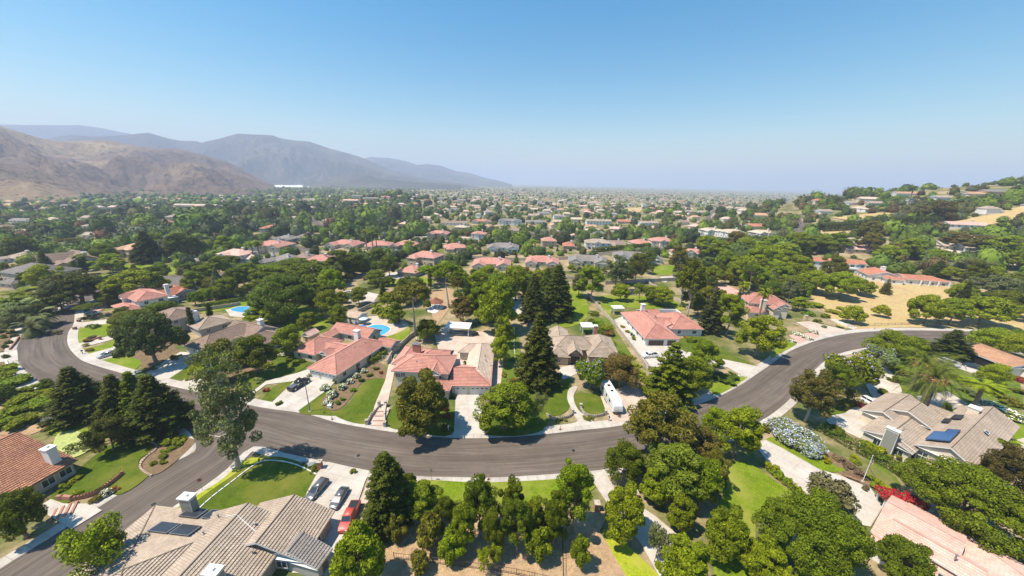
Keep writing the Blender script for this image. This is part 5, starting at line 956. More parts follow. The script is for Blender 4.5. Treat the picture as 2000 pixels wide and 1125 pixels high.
MH = [(447, 514, 56, -12, 'salmon', 'white', 2, 'T', 'salmon roofed two storey house with white balcony opposite the two queen palms'),
 (520, 496, 62, -4, 'pink', 'cream', 2, 'U', 'large pink roofed house half hidden by two queen palms'), (525, 456, 34, -4, 'red', 'grey', 2, 'L', 'red roofed grey walled house before the tall dark woodland'),
 (548, 474, 38, -8, 'slate', 'grey', 1, 'U', 'grey roofed house behind the pink house with two palms'), (590, 470, 30, 5, 'slate', 'white', 1, 'L', 'grey gabled house with white porch beside tall thin trees'),
 (535, 520, 50, -14, 'slate', 'tan', 1, 'U', 'slate grey roofed house south of the first street'), (578, 516, 40, -5, 'taupe', 'cream', 1, 'L', 'taupe roofed house next to a pink gable'), (618, 520, 48, 8, 'pink', 'white', 1, 'L', 'pink gabled house beside the taupe roofed house'),
 (665, 486, 58, -6, 'pink', 'cream', 1, 'U', 'wide pink roofed house at the bend of the first street'), (735, 487, 50, 4, 'pink', 'cream', 1, 'L', 'pink roofed house behind three tall thin palms'), (785, 487, 44, -6, 'pink', 'tan', 1, 'U', 'dusky pink roofed house next to the three palm house'),
 (702, 520, 28, -20, 'pink', 'cream', 1, 'I', 'small pink hip roof deep among dark trees'), (820, 519, 56, -18, 'pink', 'tan', 2, 'L', 'two storey pink roofed house behind the detached pink garage'), (793, 541, 42, -16, 'pink', 'brick', 1, 'I', 'detached pink roofed garage with open brown porch'),
 (854, 468, 40, -5, 'pink', 'tan', 2, 'U', 'pink roofed two storey house north of the first street'), (890, 492, 42, 12, 'pink', 'tan', 1, 'L', 'pink roofed house beside the big grey tree'), (934, 468, 30, -5, 'pink', 'white', 2, 'T', 'bright pink stepped roof beside dark tall trees'),
 (888, 440, 50, 2, 'taupe', 'white', 1, 'G', 'long brown gabled house on the second street'), (940, 437, 38, 0, 'red', 'cream', 1, 'U', 'red roofed low house on the second street'), (996, 440, 46, -2, 'slate', 'white', 2, 'U', 'grey roofed white house with many gable windows'), (1046, 438, 40, 2, 'slate', 'white', 1, 'G', 'plain grey gabled house next to the many windowed one'),
 (898, 449, 26, -8, 'sand', 'tan', 1, 'I', 'small beige roofed house under the long brown gable'), (982, 492, 62, -2, 'slate', 'white', 1, 'U', 'slate roofed house with white garage and skylight roof'), (1073, 483, 30, 2, 'pink', 'tan', 2, 'I', 'tall pink roofed house with timbered gable'), (1111, 487, 24, -5, 'red', 'brick', 1, 'I', 'small red brick annex beside the timber gabled house'),
 (960, 527, 76, 2, 'pink', 'cream', 1, 'U', 'pink roofed house with twin gabled bay windows'), (1058, 522, 66, -6, 'pink', 'cream', 1, 'U', 'pink roofed house with white patio cover above the dark firs'), (1168, 487, 50, -4, 'grey', 'white', 2, 'T', 'two storey grey roofed house with triple garage'),
 (1207, 484, 32, 4, 'taupe', 'tan', 1, 'G', 'brown gabled house with rounded stucco tower'), (1150, 520, 80, -8, 'slate', 'cream', 1, 'U', 'broad slate roofed house with white chimney and side veranda'), (1246, 512, 90, -10, 'slate', 'white', 1, 'U', 'broad slate roofed house with three hips above the retaining wall'),
 (1257, 482, 38, 5, 'pink', 'cream', 1, 'L', 'low pink roofed house beside the white motorhome street'), (1295, 483, 46, -4, 'pink', 'cream', 2, 'T', 'large bright pink hip roof in front of the motorhome'), (1348, 502, 64, -12, 'pink', 'white', 1, 'T', 'pink roofed house at the foot of the wooded slope'),
 (1395, 462, 36, 3, 'cream', 'white', 2, 'U', 'cream tiled villa with stepped white walls'), (1434, 465, 42, -3, 'cream', 'white', 2, 'L', 'cream tiled villa with square chimney'), (1500, 462, 44, 4, 'cream', 'white', 1, 'U', 'cream tiled villa beside the wooded slope'),
 (1224, 437, 34, -4, 'red', 'tan', 1, 'G', 'brick red gabled house among palms'), (1170, 440, 50, 3, 'grey', 'white', 2, 'G', 'long pale grey house with rooftop panels'), (1203, 452, 26, -20, 'salmon', 'cream', 1, 'I', 'little salmon house beside the dark conifer'), (1270, 440, 36, 8, 'grey', 'white', 1, 'G', 'white gabled grey house by the second street'),
 (242, 502, 44, -24, 'tan', 'tan', 2, 'T', 'rusty brown two level house beside the giant dark fir'), (312, 492, 36, -8, 'grey', 'cream', 2, 'T', 'grey roofed house with white drive behind the giant fir'), (180, 446, 34, 4, 'grey', 'white', 1, 'L', 'light grey roof with white chimney among oaks'), (181, 466, 40, 6, 'grey', 'white', 1, 'G', 'flat pale roof among orchards west of the giant fir'),
 (14, 514, 44, -10, 'grey', 'white', 1, 'L', 'pale grey roofed house with white posts behind the oak'), (48, 436, 60, 2, 'slate', 'white', 1, 'G', 'long pale roofed house below the brown hills'), (173, 430, 36, -4, 'grey', 'cream', 1, 'G', 'beige gabled house in the western orchards'), (345, 432, 40, 5, 'grey', 'cream', 2, 'L', 'cream two storey house with pale court'),
 (95, 411, 34, 3, 'grey', 'cream', 1, 'G', 'far beige house at the foot of the brown hills'), (226, 408, 34, -2, 'salmon', 'cream', 1, 'G', 'far salmon roof in the western woodland'), (236, 418, 40, 2, 'slate', 'cream', 1, 'G', 'far grey roof with white end in the western woodland'), (380, 404, 80, 2, 'sand', 'cream', 1, 'G', 'very long pale roof in front of the brown hills'),
 (636, 440, 14, 5, 'cream', 'cream', 2, 'I', 'small cream gable between tall eucalyptus'), (788, 442, 20, -4, 'salmon', 'tan', 1, 'I', 'small salmon roof at the edge of tall eucalyptus'),
 (1685, 482, 46, -8, 'grey', 'white', 1, 'U', 'light grey roofed house with white gables below the dry field'), (1702, 496, 86, -12, 'salmon', 'tan', 1, 'G', 'long low salmon roof hidden behind a hedge'), (1615, 418, 26, 0, 'grey', 'white', 1, 'G', 'small grey roof beside the long straight avenue'), (1667, 401, 20, 4, 'grey', 'white', 1, 'G', 'grey roof between hillside trees'),
 (1715, 402, 24, -6, 'grey', 'cream', 1, 'G', 'pale grey roof half way up the hill'), (1692, 413, 20, 4, 'cream', 'white', 1, 'L', 'white walled house beneath the pale grey hillside roof'), (1790, 398, 24, 0, 'grey', 'white', 1, 'G', 'grey hillside house with driveway below the ridge'), (1848, 391, 34, -6, 'grey', 'white', 1, 'G', 'pale hillside house with wide concrete apron'), (1775, 383, 44, 0, 'tan', 'white', 1, 'G', 'long tan roof near the ridge top'),
 (1910, 384, 30, -8, 'tan', 'cream', 1, 'G', 'tan roof just under the ridge'), (1960, 380, 54, -6, 'slate', 'tan', 1, 'G', 'wide flat grey roof on the ridge'), (1892, 446, 60, -14, 'salmon', 'white', 1, 'G', 'long white arcade house with pink roof on the slope'), (1857, 488, 26, -10, 'cream', 'cream', 1, 'G', 'cream shed roof beside the gravel lane'), (1905, 492, 34, -12, 'cream', 'white', 1, 'G', 'cream barn roof above the gravel lane'),
 (700, 386, 24, 2, 'slate', 'grey', 2, 'G', 'blue grey house on the small wooded knoll'), (725, 390, 26, 4, 'slate', 'tan', 1, 'G', 'grey house on the knoll beside the tan bank'), (752, 390, 18, -6, 'red', 'cream', 2, 'G', 'red roofed house on top of the knoll'), (684, 394, 30, 0, 'salmon', 'cream', 1, 'G', 'low salmon house on the side of the knoll'), (606, 392, 30, 2, 'grey', 'cream', 1, 'G', 'pale roof west of the knoll')]
for a_ in MH:
    MHS.append(a_)
    midhouse(*a_[:8], a_[8], None, 14 if a_[1] > 480 else 11, a_[1] > 430)
# houses of the far suburb: a few shapes copied
fr_ = random.Random(5); FP = {}
def farproto(roof, shape):
    k = (roof, shape)
    if k not in FP:
        e = []; h = House('house', None, (0, 0), 0, roof, 'cream' if roof != 'grey' else 'white', base=0, detail=False); Wd = 20
        if shape == 0: h.wing(-10, -6, 10, 6, 3, 'x', 'gg', .42, wins=False, step=4)
        elif shape == 1: h.wing(-10, -5, 10, 7, 3, 'x', 'hh', .42, wins=False, step=4); h.wing(-8, -9, 0, 4, 3, 'y', 'gg', .45, wins=False, step=4)
        else: h.wing(-9, -5, 9, 6, 5.2, 'x', 'hh', .42, wins=False, step=4); h.wing(8, -4, 15, 5, 3, 'x', 'gg', .42, wins=False, step=4)
        h.done(); HF.clear() if 0 else None; FP[k] = h.e; h.e['_free'] = 1
    return FP[k]
def copy_tree(e):
    c = e.copy(); COL.objects.link(c)
    for ch in e.children: o = ch.copy(); COL.objects.link(o); o.parent = c
    return c
FARH = []
class Grid:
    def __init__(s, l=()):
        s.g = {}
        for q in l: s.append(q)
    def append(s, q): s.g.setdefault((int(q[0] // 30), int(q[1] // 30)), []).append(q)
def nearby(x, y, lst, d):
    i, j = int(x // 30), int(y // 30)
    return d > 0 and any(abs(x - a_) < d and abs(y - b_) < d for u in (-1, 0, 1) for v in (-1, 0, 1) for a_, b_ in lst.g.get((i + u, j + v), ()))
def inkeep(x, y, m=0):
    for f_ in KEEP:
        if inpoly(x, y, f_): return True
    return False
taken = Grid([(sum(q[0] for q in f_) / 4, sum(q[1] for q in f_) / 4) for f_ in HF])
roofs_ = ['grey', 'slate', 'taupe', 'sand', 'red', 'salmon', 'cream', 'tan', 'grey', 'sand', 'slate']
nfar = 0; small = []
yy = 470.0
while yy > 369:
    dy = 1.1 + (yy - 368) * .075; xx = fr_.uniform(-10, 10) - 30
    while xx < 2030:
        step = 12 + (yy - 368) * .42; xx += step * fr_.uniform(.7, 1.7); y_ = yy + fr_.uniform(-.5, .5) * dy
        if y_ < 357 + .022 * (xx - 1000) + 7: continue
        dens = .95 if 850 < xx < 1480 else (.6 if xx < 850 else .26)
        if xx < 520 and y_ < 384: dens = .04
        if fr_.random() > dens or (xx < 820 and yy > 430 and fr_.random() < .55) or (1480 < xx and yy > 425) or (450 < xx < 620 and y_ < 378): continue
        p_ = P(xx, y_)
        if nearby(p_.x, p_.y, taken, 24) or inkeep(p_.x, p_.y): continue
        if any(b[0] - 8 < xx < b[1] + 8 and b[2] - 3 < y_ < b[3] + 4 for b in BB): continue
        taken.append((p_.x, p_.y))
        if nfar < 215 and yy > 376:
            rf = fr_.choice(roofs_); sh = fr_.randint(0, 2); pr = farproto(rf, sh)
            if pr.get('_free'): e = pr; del pr['_free']
            else: e = copy_tree(pr)
            e.location = (p_.x, p_.y, p_.z); e.rotation_euler = (0, 0, R(fr_.choice([0, 0, 90, 15, -15, 180]) + fr_.uniform(-12, 12))); s_ = fr_.uniform(.6, .92); e.scale = (s_, s_, 1)
            FARH.append((e, rf, sh, xx, y_)); nfar += 1
        elif yy > 386 or fr_.random() < .5: small.append((p_.x, p_.y, p_.z, fr_.randint(0, 3), fr_.uniform(-.3, .3)))
    yy -= dy
if small:
    mb = MB()
    for (x, y, z, k, a_) in small:
        w_, d_ = fr_.uniform(12, 20), 11; ca, sa = math.cos(a_), math.sin(a_); T_ = lambda u, v, q: (x + u * ca - v * sa, y + u * sa + v * ca, z + q)
        mb.box((x, y, z - 1), (w_, d_, 4), a_, 4); A_, B_, C_, D_ = T_(-w_ / 2 - .5, -d_ / 2 - .5, 3), T_(w_ / 2 + .5, -d_ / 2 - .5, 3), T_(w_ / 2 + .5, d_ / 2 + .5, 3), T_(-w_ / 2 - .5, d_ / 2 + .5, 3); r0, r1 = T_(-w_ / 2 - .5, 0, 5.5), T_(w_ / 2 + .5, 0, 5.5)
        mb.quad([A_, B_, r1, r0], k); mb.quad([C_, D_, r0, r1], k); mb.quad([B_, C_, r1], 4); mb.quad([D_, A_, r0], 4)
    tag(mb.build('distant_suburb', [RF['grey'], RF['sand'], RF['red'], RF['slate'], WL['cream']]), 'pale roofs of the farthest part of the suburb near the horizon', 'houses', kind='stuff')

# ------------------------------------------------------------------ filler trees
ft = random.Random(9); nfill = 0
KC = [(f_, (min(q[0] for q in f_), max(q[0] for q in f_), min(q[1] for q in f_), max(q[1] for q in f_))) for f_ in KEEP]
HC = [(f_, (min(q[0] for q in f_), max(q[0] for q in f_), min(q[1] for q in f_), max(q[1] for q in f_))) for f_ in HF]
BK = {}
for w_, L_ in ((0, KC), (1, HC)):
    for q in L_:
        a_, b_, c_, d_ = q[1]
        for i in range(int((a_ - 6) // 60), int((b_ + 6) // 60) + 1):
            for j in range(int((c_ - 6) // 60), int((d_ + 6) // 60) + 1): BK.setdefault((w_, i, j), []).append(q)
def blocked(x, y, m):
    for w_, k in ((0, 0), (1, m)):
        for f_, (a_, b_, c_, d_) in BK.get((w_, int(x // 60), int(y // 60)), ()):
            if a_ - k < x < b_ + k and c_ - k < y < d_ + k and (k or inpoly(x, y, f_)): return True
    return False
spots = Grid([(e.location.x, e.location.y) for e, *_ in TREES if _[-1] == 'tree'])
def fits(px, yb, yt, wpx, far):
    for (a_, b_, c_, d_) in BB:
        if px + wpx / 2 > a_ + 1 and px - wpx / 2 < b_ - 1 and yb > d_ - 1 and yt < c_ + (d_ - c_) * .66: return False
    return True
stuff = []      # x, y, z, H, W, tint, kind
yy = 600.0
while yy > 362:
    dpt = max(1.5, (yy - 361)); xx = -30 + ft.uniform(0, 10); dy = .62 + dpt * .042
    while xx < 2040:
        Hm = ft.uniform(4, 9) if ft.random() < .85 else ft.uniform(9, 15)
        if 200 < xx < 860 and 418 < yy < 470: Hm *= 1.5
        p_ = P(xx, yy + ft.uniform(-.5, .5) * dy); zc = I(p_)[2]; Wm = Hm * ft.uniform(.8, 1.25); wpx = Wm * FPX / zc
        sp = max(3.0, wpx * ft.uniform(.5, 1.1)) if yy > 400 else max(2.4, wpx * ft.uniform(.6, 1.5)); xx += sp
        if yy > 540 and not (xx < 700 or 760 < xx < 1110 or xx > 1380): continue
        if yy > 566 and (xx < 190 or 230 < xx < 380): continue
        if yy < 357 + .022 * (xx - 1000) + 4: continue
        if xx > 1560 and yy > 448 and ft.random() < .42: continue
        if xx > 1500 and yy < 448 and ft.random() < .6: continue
        if 820 < xx < 1500 and yy < 452 and ft.random() < .42: continue
        if yy < 460 and nearby(p_.x, p_.y, taken, 8): continue
        if 820 < xx < 1500 and 372 < yy < 452: Hm *= .8; Wm *= .85
        if xx < 560 and yy < 372 + max(0, (560 - xx)) * .0 and ft.random() < .5: continue
        if 495 < xx < 630 and yy < 368: continue
        if blocked(p_.x, p_.y, Wm * .35) or nearby(p_.x, p_.y, spots, 3.4 if yy > 480 else (3.2 if yy > 430 else 0)): continue
        q = I((p_.x, p_.y, p_.z + Hm))
        if not fits(xx, yy, q[1], wpx, 0):
            Hm *= .45; Wm *= .6; q = I((p_.x, p_.y, p_.z + Hm))
            if not fits(xx, yy, q[1], wpx * .6, 0): continue
        r_ = ft.random(); c = ft.choice([BR, MD, MD, BR, DK, DK, VD, OL, GG, VD, MD, DK] if r_ < .955 else [YG, RB]) if xx < 1500 else ft.choice([BR, BR, MD, MD, OL, DK, BN, OL, GG])
        if nfill < 255 and yy > 445 and p_.length < 620:
            k = ft.choice(['B1', 'B2', 'T1', 'B3', 'K1', 'E1', 'F1', 'F2', 'P1', 'W2', 'E2', 'B1', 'B2', 'C1', 'O1']) if Hm > 5 else 'B1'
            if k == 'C1': Wm = 2.2
            if k in ('F1', 'F2'): c = ft.choice([VD, DK])
            if k in ('E2', 'F2'): Hm *= 1.3; Wm = Hm * .45
            put_tree(k, p_.x, p_.y, Hm, Wm, tuple(v * ft.uniform(.85, 1.15) for v in c)); spots.append((p_.x, p_.y)); nfill += 1
        else:
            stuff.append((p_.x, p_.y, p_.z, Hm, Wm, [BR, MD, DK, VD, OL, GG, BN, YG, RB].index(c), ft.random())); spots.append((p_.x, p_.y)) if yy > 440 else None
    yy -= dy
hr = random.Random(31)
for i in range(4600):
    x, y = hr.uniform(230, 1500), hr.uniform(170, 1300); h_ = th(x, y)
    if h_ < 3 or y > x * 1.25 + 60: continue
    q = I((x, y, h_))
    if not (1480 < q[0] < 2040) or q[1] > 560 or not (q[1] < 440 or hr.random() < .35): continue
    if inkeep(x, y) or nearby(x, y, taken, 12) or nearby(x, y, spots, 2): continue
    Hm = hr.uniform(1.2, 4) if hr.random() < .66 else hr.uniform(4, 10)
    if q[1] > 395 and hr.random() < .3: Hm = hr.uniform(1, 2.2)
    stuff.append((x, y, h_, Hm, Hm * hr.uniform(1.0, 1.9), hr.choice([0, 1, 1, 2, 4, 5, 4, 2, 0]), hr.uniform(.2, 1)))
bm_ = bmesh.new(); bmesh.ops.create_icosphere(bm_, subdivisions=2, radius=1); ICO = np.array([v.co[:] for v in bm_.verts]); ICF = np.array([[v.index for v in f.verts] for f in bm_.faces]); bm_.free()
bm_ = bmesh.new(); bmesh.ops.create_icosphere(bm_, subdivisions=1, radius=1); IC1 = np.array([v.co[:] for v in bm_.verts]); IF1 = np.array([[v.index for v in f.verts] for f in bm_.faces]); bm_.free()
def woods(name, items, label, nq, seed):
    rs = np.random.RandomState(seed); Vs = []; Fs = []; ms = []; base = 0
    for (x, y, z, H, W_, k, r_) in items:
        dist = math.hypot(x, y); con = r_ < .10; ph = rs.uniform(0, 6.28, 4)
        def shape(d):
            t_ = (d[:, 2] + .45) / 1.45; lob = 1 + .20 * np.sin(d[:, 0] * 4.2 + ph[0]) * np.cos(d[:, 1] * 4.6 + ph[1]) + .13 * np.sin(d[:, 0] * 8 + d[:, 2] * 7 + ph[2]) + .10 * np.sin(d[:, 1] * 9 - d[:, 2] * 6 + ph[3])
            rad = (1.0 - np.clip(t_, 0, 1) * .9) if con else 1.0; p_ = d * np.array([W_ / 2, W_ / 2, 0]); p_ = p_ * (rad * lob)[:, None] if con else p_ * lob[:, None]
            p_[:, 2] = H * (.10 + .90 * np.clip(t_, 0, 1) * (.9 + .1 * lob)); return p_
        near = dist < 900; I_, F_ = (ICO, ICF) if near else (IC1, IF1)
        d = I_.copy(); d[:, 2] = np.maximum(d[:, 2], -.45); p_ = shape(d) * (.93 if near else 1) + rs.normal(size=d.shape) * W_ * (.02 if near else .03) + np.array([x, y, z])
        Vs.append(p_); Fs.append(F_ + base); ms.append(np.full(len(F_), k)); base += len(p_)
        if near:
            n = int(nq * min(1.6, 420 / dist)); d = rs.normal(size=(n, 3)); d /= np.linalg.norm(d, axis=1)[:, None]; d[:, 2] = np.where(d[:, 2] < -.4, -d[:, 2], d[:, 2]); p_ = shape(d) * rs.uniform(.94, 1.08, (n, 1)) + np.array([x, y, z])
            nn = d + rs.normal(size=d.shape) * .55; nn[:, 2] += .2; nn /= np.linalg.norm(nn, axis=1)[:, None]; a_ = np.cross(nn, rs.normal(size=nn.shape)); a_ /= np.linalg.norm(a_, axis=1)[:, None]; b_ = np.cross(nn, a_); s_ = W_ * 1.15 / math.sqrt(n) * rs.uniform(.5, 1.3, (n, 1))
            q = np.stack([p_ - a_ * s_, p_ - b_ * s_ * .8, p_ + a_ * s_], 1).reshape(-1, 3); Vs.append(q); Fs.append(np.arange(len(q)).reshape(-1, 3) + base); ms.append(np.full(n, k)); base += len(q)
    V = np.vstack(Vs); mats = [tintmat('far_foliage', c) for c in ((.125, .175, .014), (.095, .14, .016), (.058, .086, .013), (.036, .050, .014), (.085, .085, .022), (.10, .115, .055), (.12, .085, .03), (.17, .20, .02), (.12, .065, .03))]
    o = link(name, arrmesh(name, V, np.vstack(Fs), mats, np.concatenate(ms))); return tag(o, label, 'woodland', kind='stuff')
woods('distant_woodland', stuff, 'hazy mass of tree crowns covering the valley to the horizon', 130, 3)
print('fill', nfill, 'stuff', len(stuff), 'farh', nfar, 'small', len(small), 'trees', len(TREES))

# ------------------------------------------------------------------ hills
def hillmat(name, a, b, c_, sc):
    m, t, p = newmat(name); co = objco(t, world=True); g = t.nodes.new('ShaderNodeNewGeometry')
    c = ramp(t, noise(t, sc, 9, .62, co), [(.36, a), (.52, b), (.68, c_)])
    c = mix(t, ramp(t, noise(t, sc * 20, 8, .8, co), [(.50, (0, 0, 0)), (.60, (.8, .8, .8))]), c, tuple(x * .4 for x in a))
    t.links.new(c, p.inputs['Base Color']); p.inputs['Roughness'].default_value = .95; p.inputs['Specular IOR Level'].default_value = .05; bump(t, p, noise(t, sc * 5, 10, .75, co), 1.0, 22); return m
hm1 = hillmat('dry_hill', (.125, .092, .070), (.205, .142, .105), (.38, .275, .155), .0024); hm2 = hillmat('brush_mountain', (.06, .06, .05), (.105, .095, .075), (.17, .145, .11), .0016)
from mathutils import noise as mn
def hill(name, prof, d0, d1, back, mat, seed, rough, nu=220, nv=64, spur=.16):
    xs = np.linspace(prof[0][0], prof[-1][0], nu); ys = np.interp(xs, [q[0] for q in prof], [q[1] for q in prof]); V = np.zeros((nv, nu, 3))
    for i, (x_, y_) in enumerate(zip(xs, ys)):
        d = ray(x_, y_); hl = math.hypot(d.x, d.y); el = d.z / hl; ux, uy = d.x / hl, d.y / hl
        for j in range(nv):
            v = j / (nv - 1); dist = d0 + (d1 - d0) * v / .7 if v <= .7 else d1 + back * (v - .7) / .3
            hc = max(0, CAMH + el * d1); X_, Y_ = ux * dist, uy * dist; q = Vector((X_ / rough, Y_ / rough, seed)); r1 = 1 - abs(mn.fractal(q, .9, 2.1, 6)) * 1.5; r2 = mn.fractal(q * 2.7, .8, 2.2, 6)
            s_ = v / .7 if v <= .7 else 1 - (v - .7) / .3; base = (s_ ** 1.15) if v <= .7 else max(0, s_) ** .8
            env = math.sin(math.pi * min(1, s_)) if v <= .7 else 0
            z = hc * base * (1 - spur * (1 - base)) + hc * env * (r1 - .55) * spur * 1.7 + hc * .045 * r2 * (.25 + env) ; V[j, i] = (X_, Y_, max(-3, z) - 3 * (1 - s_ if v <= .7 else 1 - s_))
    idx = np.arange(nu * nv).reshape(nv, nu); F_ = np.stack([idx[:-1, :-1], idx[:-1, 1:], idx[1:, 1:], idx[1:, :-1]], -1).reshape(-1, 4)
    tag(link(name, arrmesh(name, V.reshape(-1, 3), F_, mat, smooth=True)), kind='structure')
hill('hills', [(-200, 225), (-60, 232), (0, 246), (40, 258), (80, 270), (110, 276), (160, 274), (205, 273), (250, 282), (300, 289), (330, 289), (365, 293), (400, 303), (440, 314), (470, 328), (495, 343), (515, 352), (535, 360)], 1250, 2500, 900, hm1, 1.3, 420, 320, 110, .36)
hill('hills', [(-200, 330), (0, 315), (60, 326), (110, 345), (160, 366)], 1150, 1500, 500, hm1, 8.1, 300, 120, 50, .3)
hill('hills', [(590, 362), (630, 354), (660, 344), (685, 338), (710, 341), (740, 349), (790, 354), (850, 357), (900, 361)], 2700, 3100, 600, hm2, 4.1, 500, 150, 50, .25)
hill('mountains', [(-200, 250), (60, 280), (90, 270), (140, 262), (180, 266), (240, 264), (290, 259), (330, 270), (350, 274), (385, 276), (430, 290), (480, 310)], 3400, 4600, 1200, hm2, 2.2, 900, 220, 60, .3)
hill('mountains', [(330, 320), (370, 290), (400, 276), (430, 270), (465, 261), (500, 263), (530, 263), (550, 270), (580, 274), (605, 276), (640, 288), (680, 299), (700, 305), (730, 318), (760, 330), (800, 342), (850, 352), (900, 358), (930, 363)], 3200, 4300, 1200, hm2, 3.7, 800, 300, 80, .3)
hill('mountains', [(-200, 240), (0, 240), (100, 242), (150, 242), (200, 248), (250, 258), (330, 285)], 5600, 6800, 1500, hm2, 5.7, 1500, 160, 40, .25)
hill('mountains', [(660, 330), (700, 312), (725, 306), (760, 308), (790, 314), (815, 322), (835, 320), (860, 323), (890, 334), (920, 338), (940, 345), (970, 352), (1000, 360)], 5000, 6200, 1500, hm2, 6.6, 1200, 220, 50, .25)
tag(patch('greenhouse_field', [(505, 357), (560, 357), (620, 362), (600, 366), (535, 366), (515, 362)], flat('plastic_sheet', (.72, .72, .70), .6), 1.2, thick=0), kind='structure')
# ------------------------------------------------------------------ vehicles
def paint(name, c, rough=.28, spec=.6): return flat(name, c, rough, spec)
PW, PS, PB, PG, PR, PDB, PR2 = paint('paint_white', (.78, .78, .77)), flat('paint_silver', (.50, .51, .52), .25, .7, .3), paint('paint_black', (.012, .013, .015), .2), flat('paint_grey', (.13, .135, .15), .22, .7, .2), paint('paint_red', (.42, .012, .015)), paint('paint_darkblue', (.015, .03, .06), .2), paint('paint_faded_red', (.50, .07, .05), .45)
lampm = flat('lamp_lens', (.7, .7, .68), .15, .8); tailm = flat('tail_lens', (.4, .02, .02), .2, .7); chrome = flat('chrome', (.6, .6, .6), .2, .7, .8)
def loft(secs, cap=True):
    """secs: (x, [(y, z)...]) closed cross sections"""
    m_ = MB(); n = len(secs[0][1])
    for x, s_ in secs: m_.v += [(x, y, z) for y, z in s_]
    for i in range(len(secs) - 1):
        for j in range(n): m_.f.append((i * n + j, i * n + (j + 1) % n, (i + 1) * n + (j + 1) % n, (i + 1) * n + j)); m_.m.append(0); m_.uv += [(0, 0)] * 4
    if cap:
        m_.f.append(tuple(range(n))[::-1]); m_.f.append(tuple((len(secs) - 1) * n + j for j in range(n))); m_.m += [0, 0]; m_.uv += [(0, 0)] * (2 * n)
    return m_
def vehicle(kind, name, label, px_rear, px_front, mat, z=.18, cat='car', L=None, zt=None):
    a_, b_ = P(*px_rear), P(*px_front); c_ = (a_ + b_) / 2; ang = math.atan2(b_.y - a_.y, b_.x - a_.x); zz = zof(c_.x, c_.y) + z
    e = empty(name, (c_.x, c_.y, zz), ang); tag(e, label, cat)
    D = {'sedan': dict(L=4.8, W=1.84, H=1.45, hood=.98, cab=(-2.0, -1.15, .35, 1.35), bed=None, r=.33), 'suv': dict(L=4.7, W=1.9, H=1.72, hood=1.08, cab=(-2.3, -2.0, .55, 1.3), bed=None, r=.37),
         'wagon': dict(L=4.9, W=1.86, H=1.58, hood=1.0, cab=(-2.38, -1.95, .45, 1.35), bed=None, r=.34), 'pickup': dict(L=5.9, W=1.98, H=1.85, hood=1.18, cab=(-.75, -.6, .95, 1.55), bed=(-2.9, -.85), r=.40),
         'sports': dict(L=4.4, W=1.8, H=1.28, hood=.86, cab=(-1.7, -.75, .1, .95), bed=None, r=.33)}[kind]
    L_, W_, H_, hd, r_ = D['L'], D['W'] / 2, D['H'], D['hood'], D['r']; x0, x1 = -L_ / 2, L_ / 2
    def sec(x, wd, zb, zt_): return (x, [(-wd * .94, zb), (-wd, zb + .12), (-wd, zt_ - .22), (-wd * .93, zt_), (wd * .93, zt_), (wd, zt_ - .22), (wd, zb + .12), (wd * .94, zb)])
    rz_ = hd * (.98 if kind in ('sedan', 'sports') else 1.0); S_ = [sec(x0, W_ * .86, .32, rz_ - .14), sec(x0 + .12, W_ * .95, .2, rz_ - .02), sec(x0 + .8, W_, .17, rz_), sec(0, W_, .17, hd + .02), sec(x1 - 1.3, W_, .17, hd), sec(x1 - .45, W_ * .96, .18, hd - .12), sec(x1 - .08, W_ * .86, .22, hd - .28), sec(x1, W_ * .78, .32, hd - .36)]
    body = loft(S_).build('body', mat, e, True, True); mod = body.modifiers.new('edge', 'BEVEL'); mod.width = .04; mod.segments = 2; mod.limit_method = 'ANGLE'; body.data.shade_smooth() if hasattr(body.data, 'shade_smooth') else None
    ca, cb, cc, cd = D['cab']; rw, bw = W_ * .74, W_ * .92
    def csec(x, wb, z0, wt, z1): return (x, [(-wb, z0), (-wt, z1), (wt, z1), (wb, z0)])
    g = loft([csec(ca, bw * .9, hd - .03, bw * .88, hd + .02), csec(cb, bw, hd - .03, rw, H_ - .06), csec(cc, bw, hd - .03, rw, H_ - .05), csec(cd, bw * .94, hd - .05, bw * .9, hd + .0)]); g.build('windows', glassm, e, False, True)
    rf = loft([(cb - .05, [(-rw - .02, H_ - .09), (-rw + .06, H_), (rw - .06, H_), (rw + .02, H_ - .09)]), ((cb + cc) / 2, [(-rw - .03, H_ - .09), (-rw + .05, H_ + .03), (rw - .05, H_ + .03), (rw + .03, H_ - .09)]), (cc + .05, [(-rw - .02, H_ - .09), (-rw + .06, H_ - .01), (rw - .06, H_ - .01), (rw + .02, H_ - .09)])])
    rf.build('roof_panel', mat, e, True, True)
    pl = MB()
    for sy in (-1, 1):
        for (xa, xb) in ((cc, cd), (cb, ca), ((cb + cc) / 2 - .05, (cb + cc) / 2 - .05)):
            pl.tube([(xa, sy * rw, H_ - .05), (xb if xa != xb else xa, sy * bw * (.92 if xa != xb else 1), hd)], .045, 5)
    pl.build('pillar', mat, e)
    if D['bed']:
        t0, t1 = D['bed']; t0 = x0 + .25; m_ = MB(); m_.quad([(t0, -W_ * .8, hd + .025), (t1, -W_ * .8, hd + .025), (t1, W_ * .8, hd + .025), (t0, W_ * .8, hd + .025)]); m_.build('bed_cover' if mat is PB else 'bed', PG if mat is PB else black, e)
    for x in (x0 + .95, x1 - .92):
        for sy in (-1, 1):
            m_ = MB(); m_.tube([(x, sy * (W_ - .20), r_), (x, sy * (W_ + .02), r_)], r_, 16); wo_ = m_.build('wheel', rubber, e); m_ = MB(); m_.tube([(x, sy * (W_ + .0), r_), (x, sy * (W_ + .035), r_)], r_ * .62, 12); m_.build('rim', chrome, wo_)
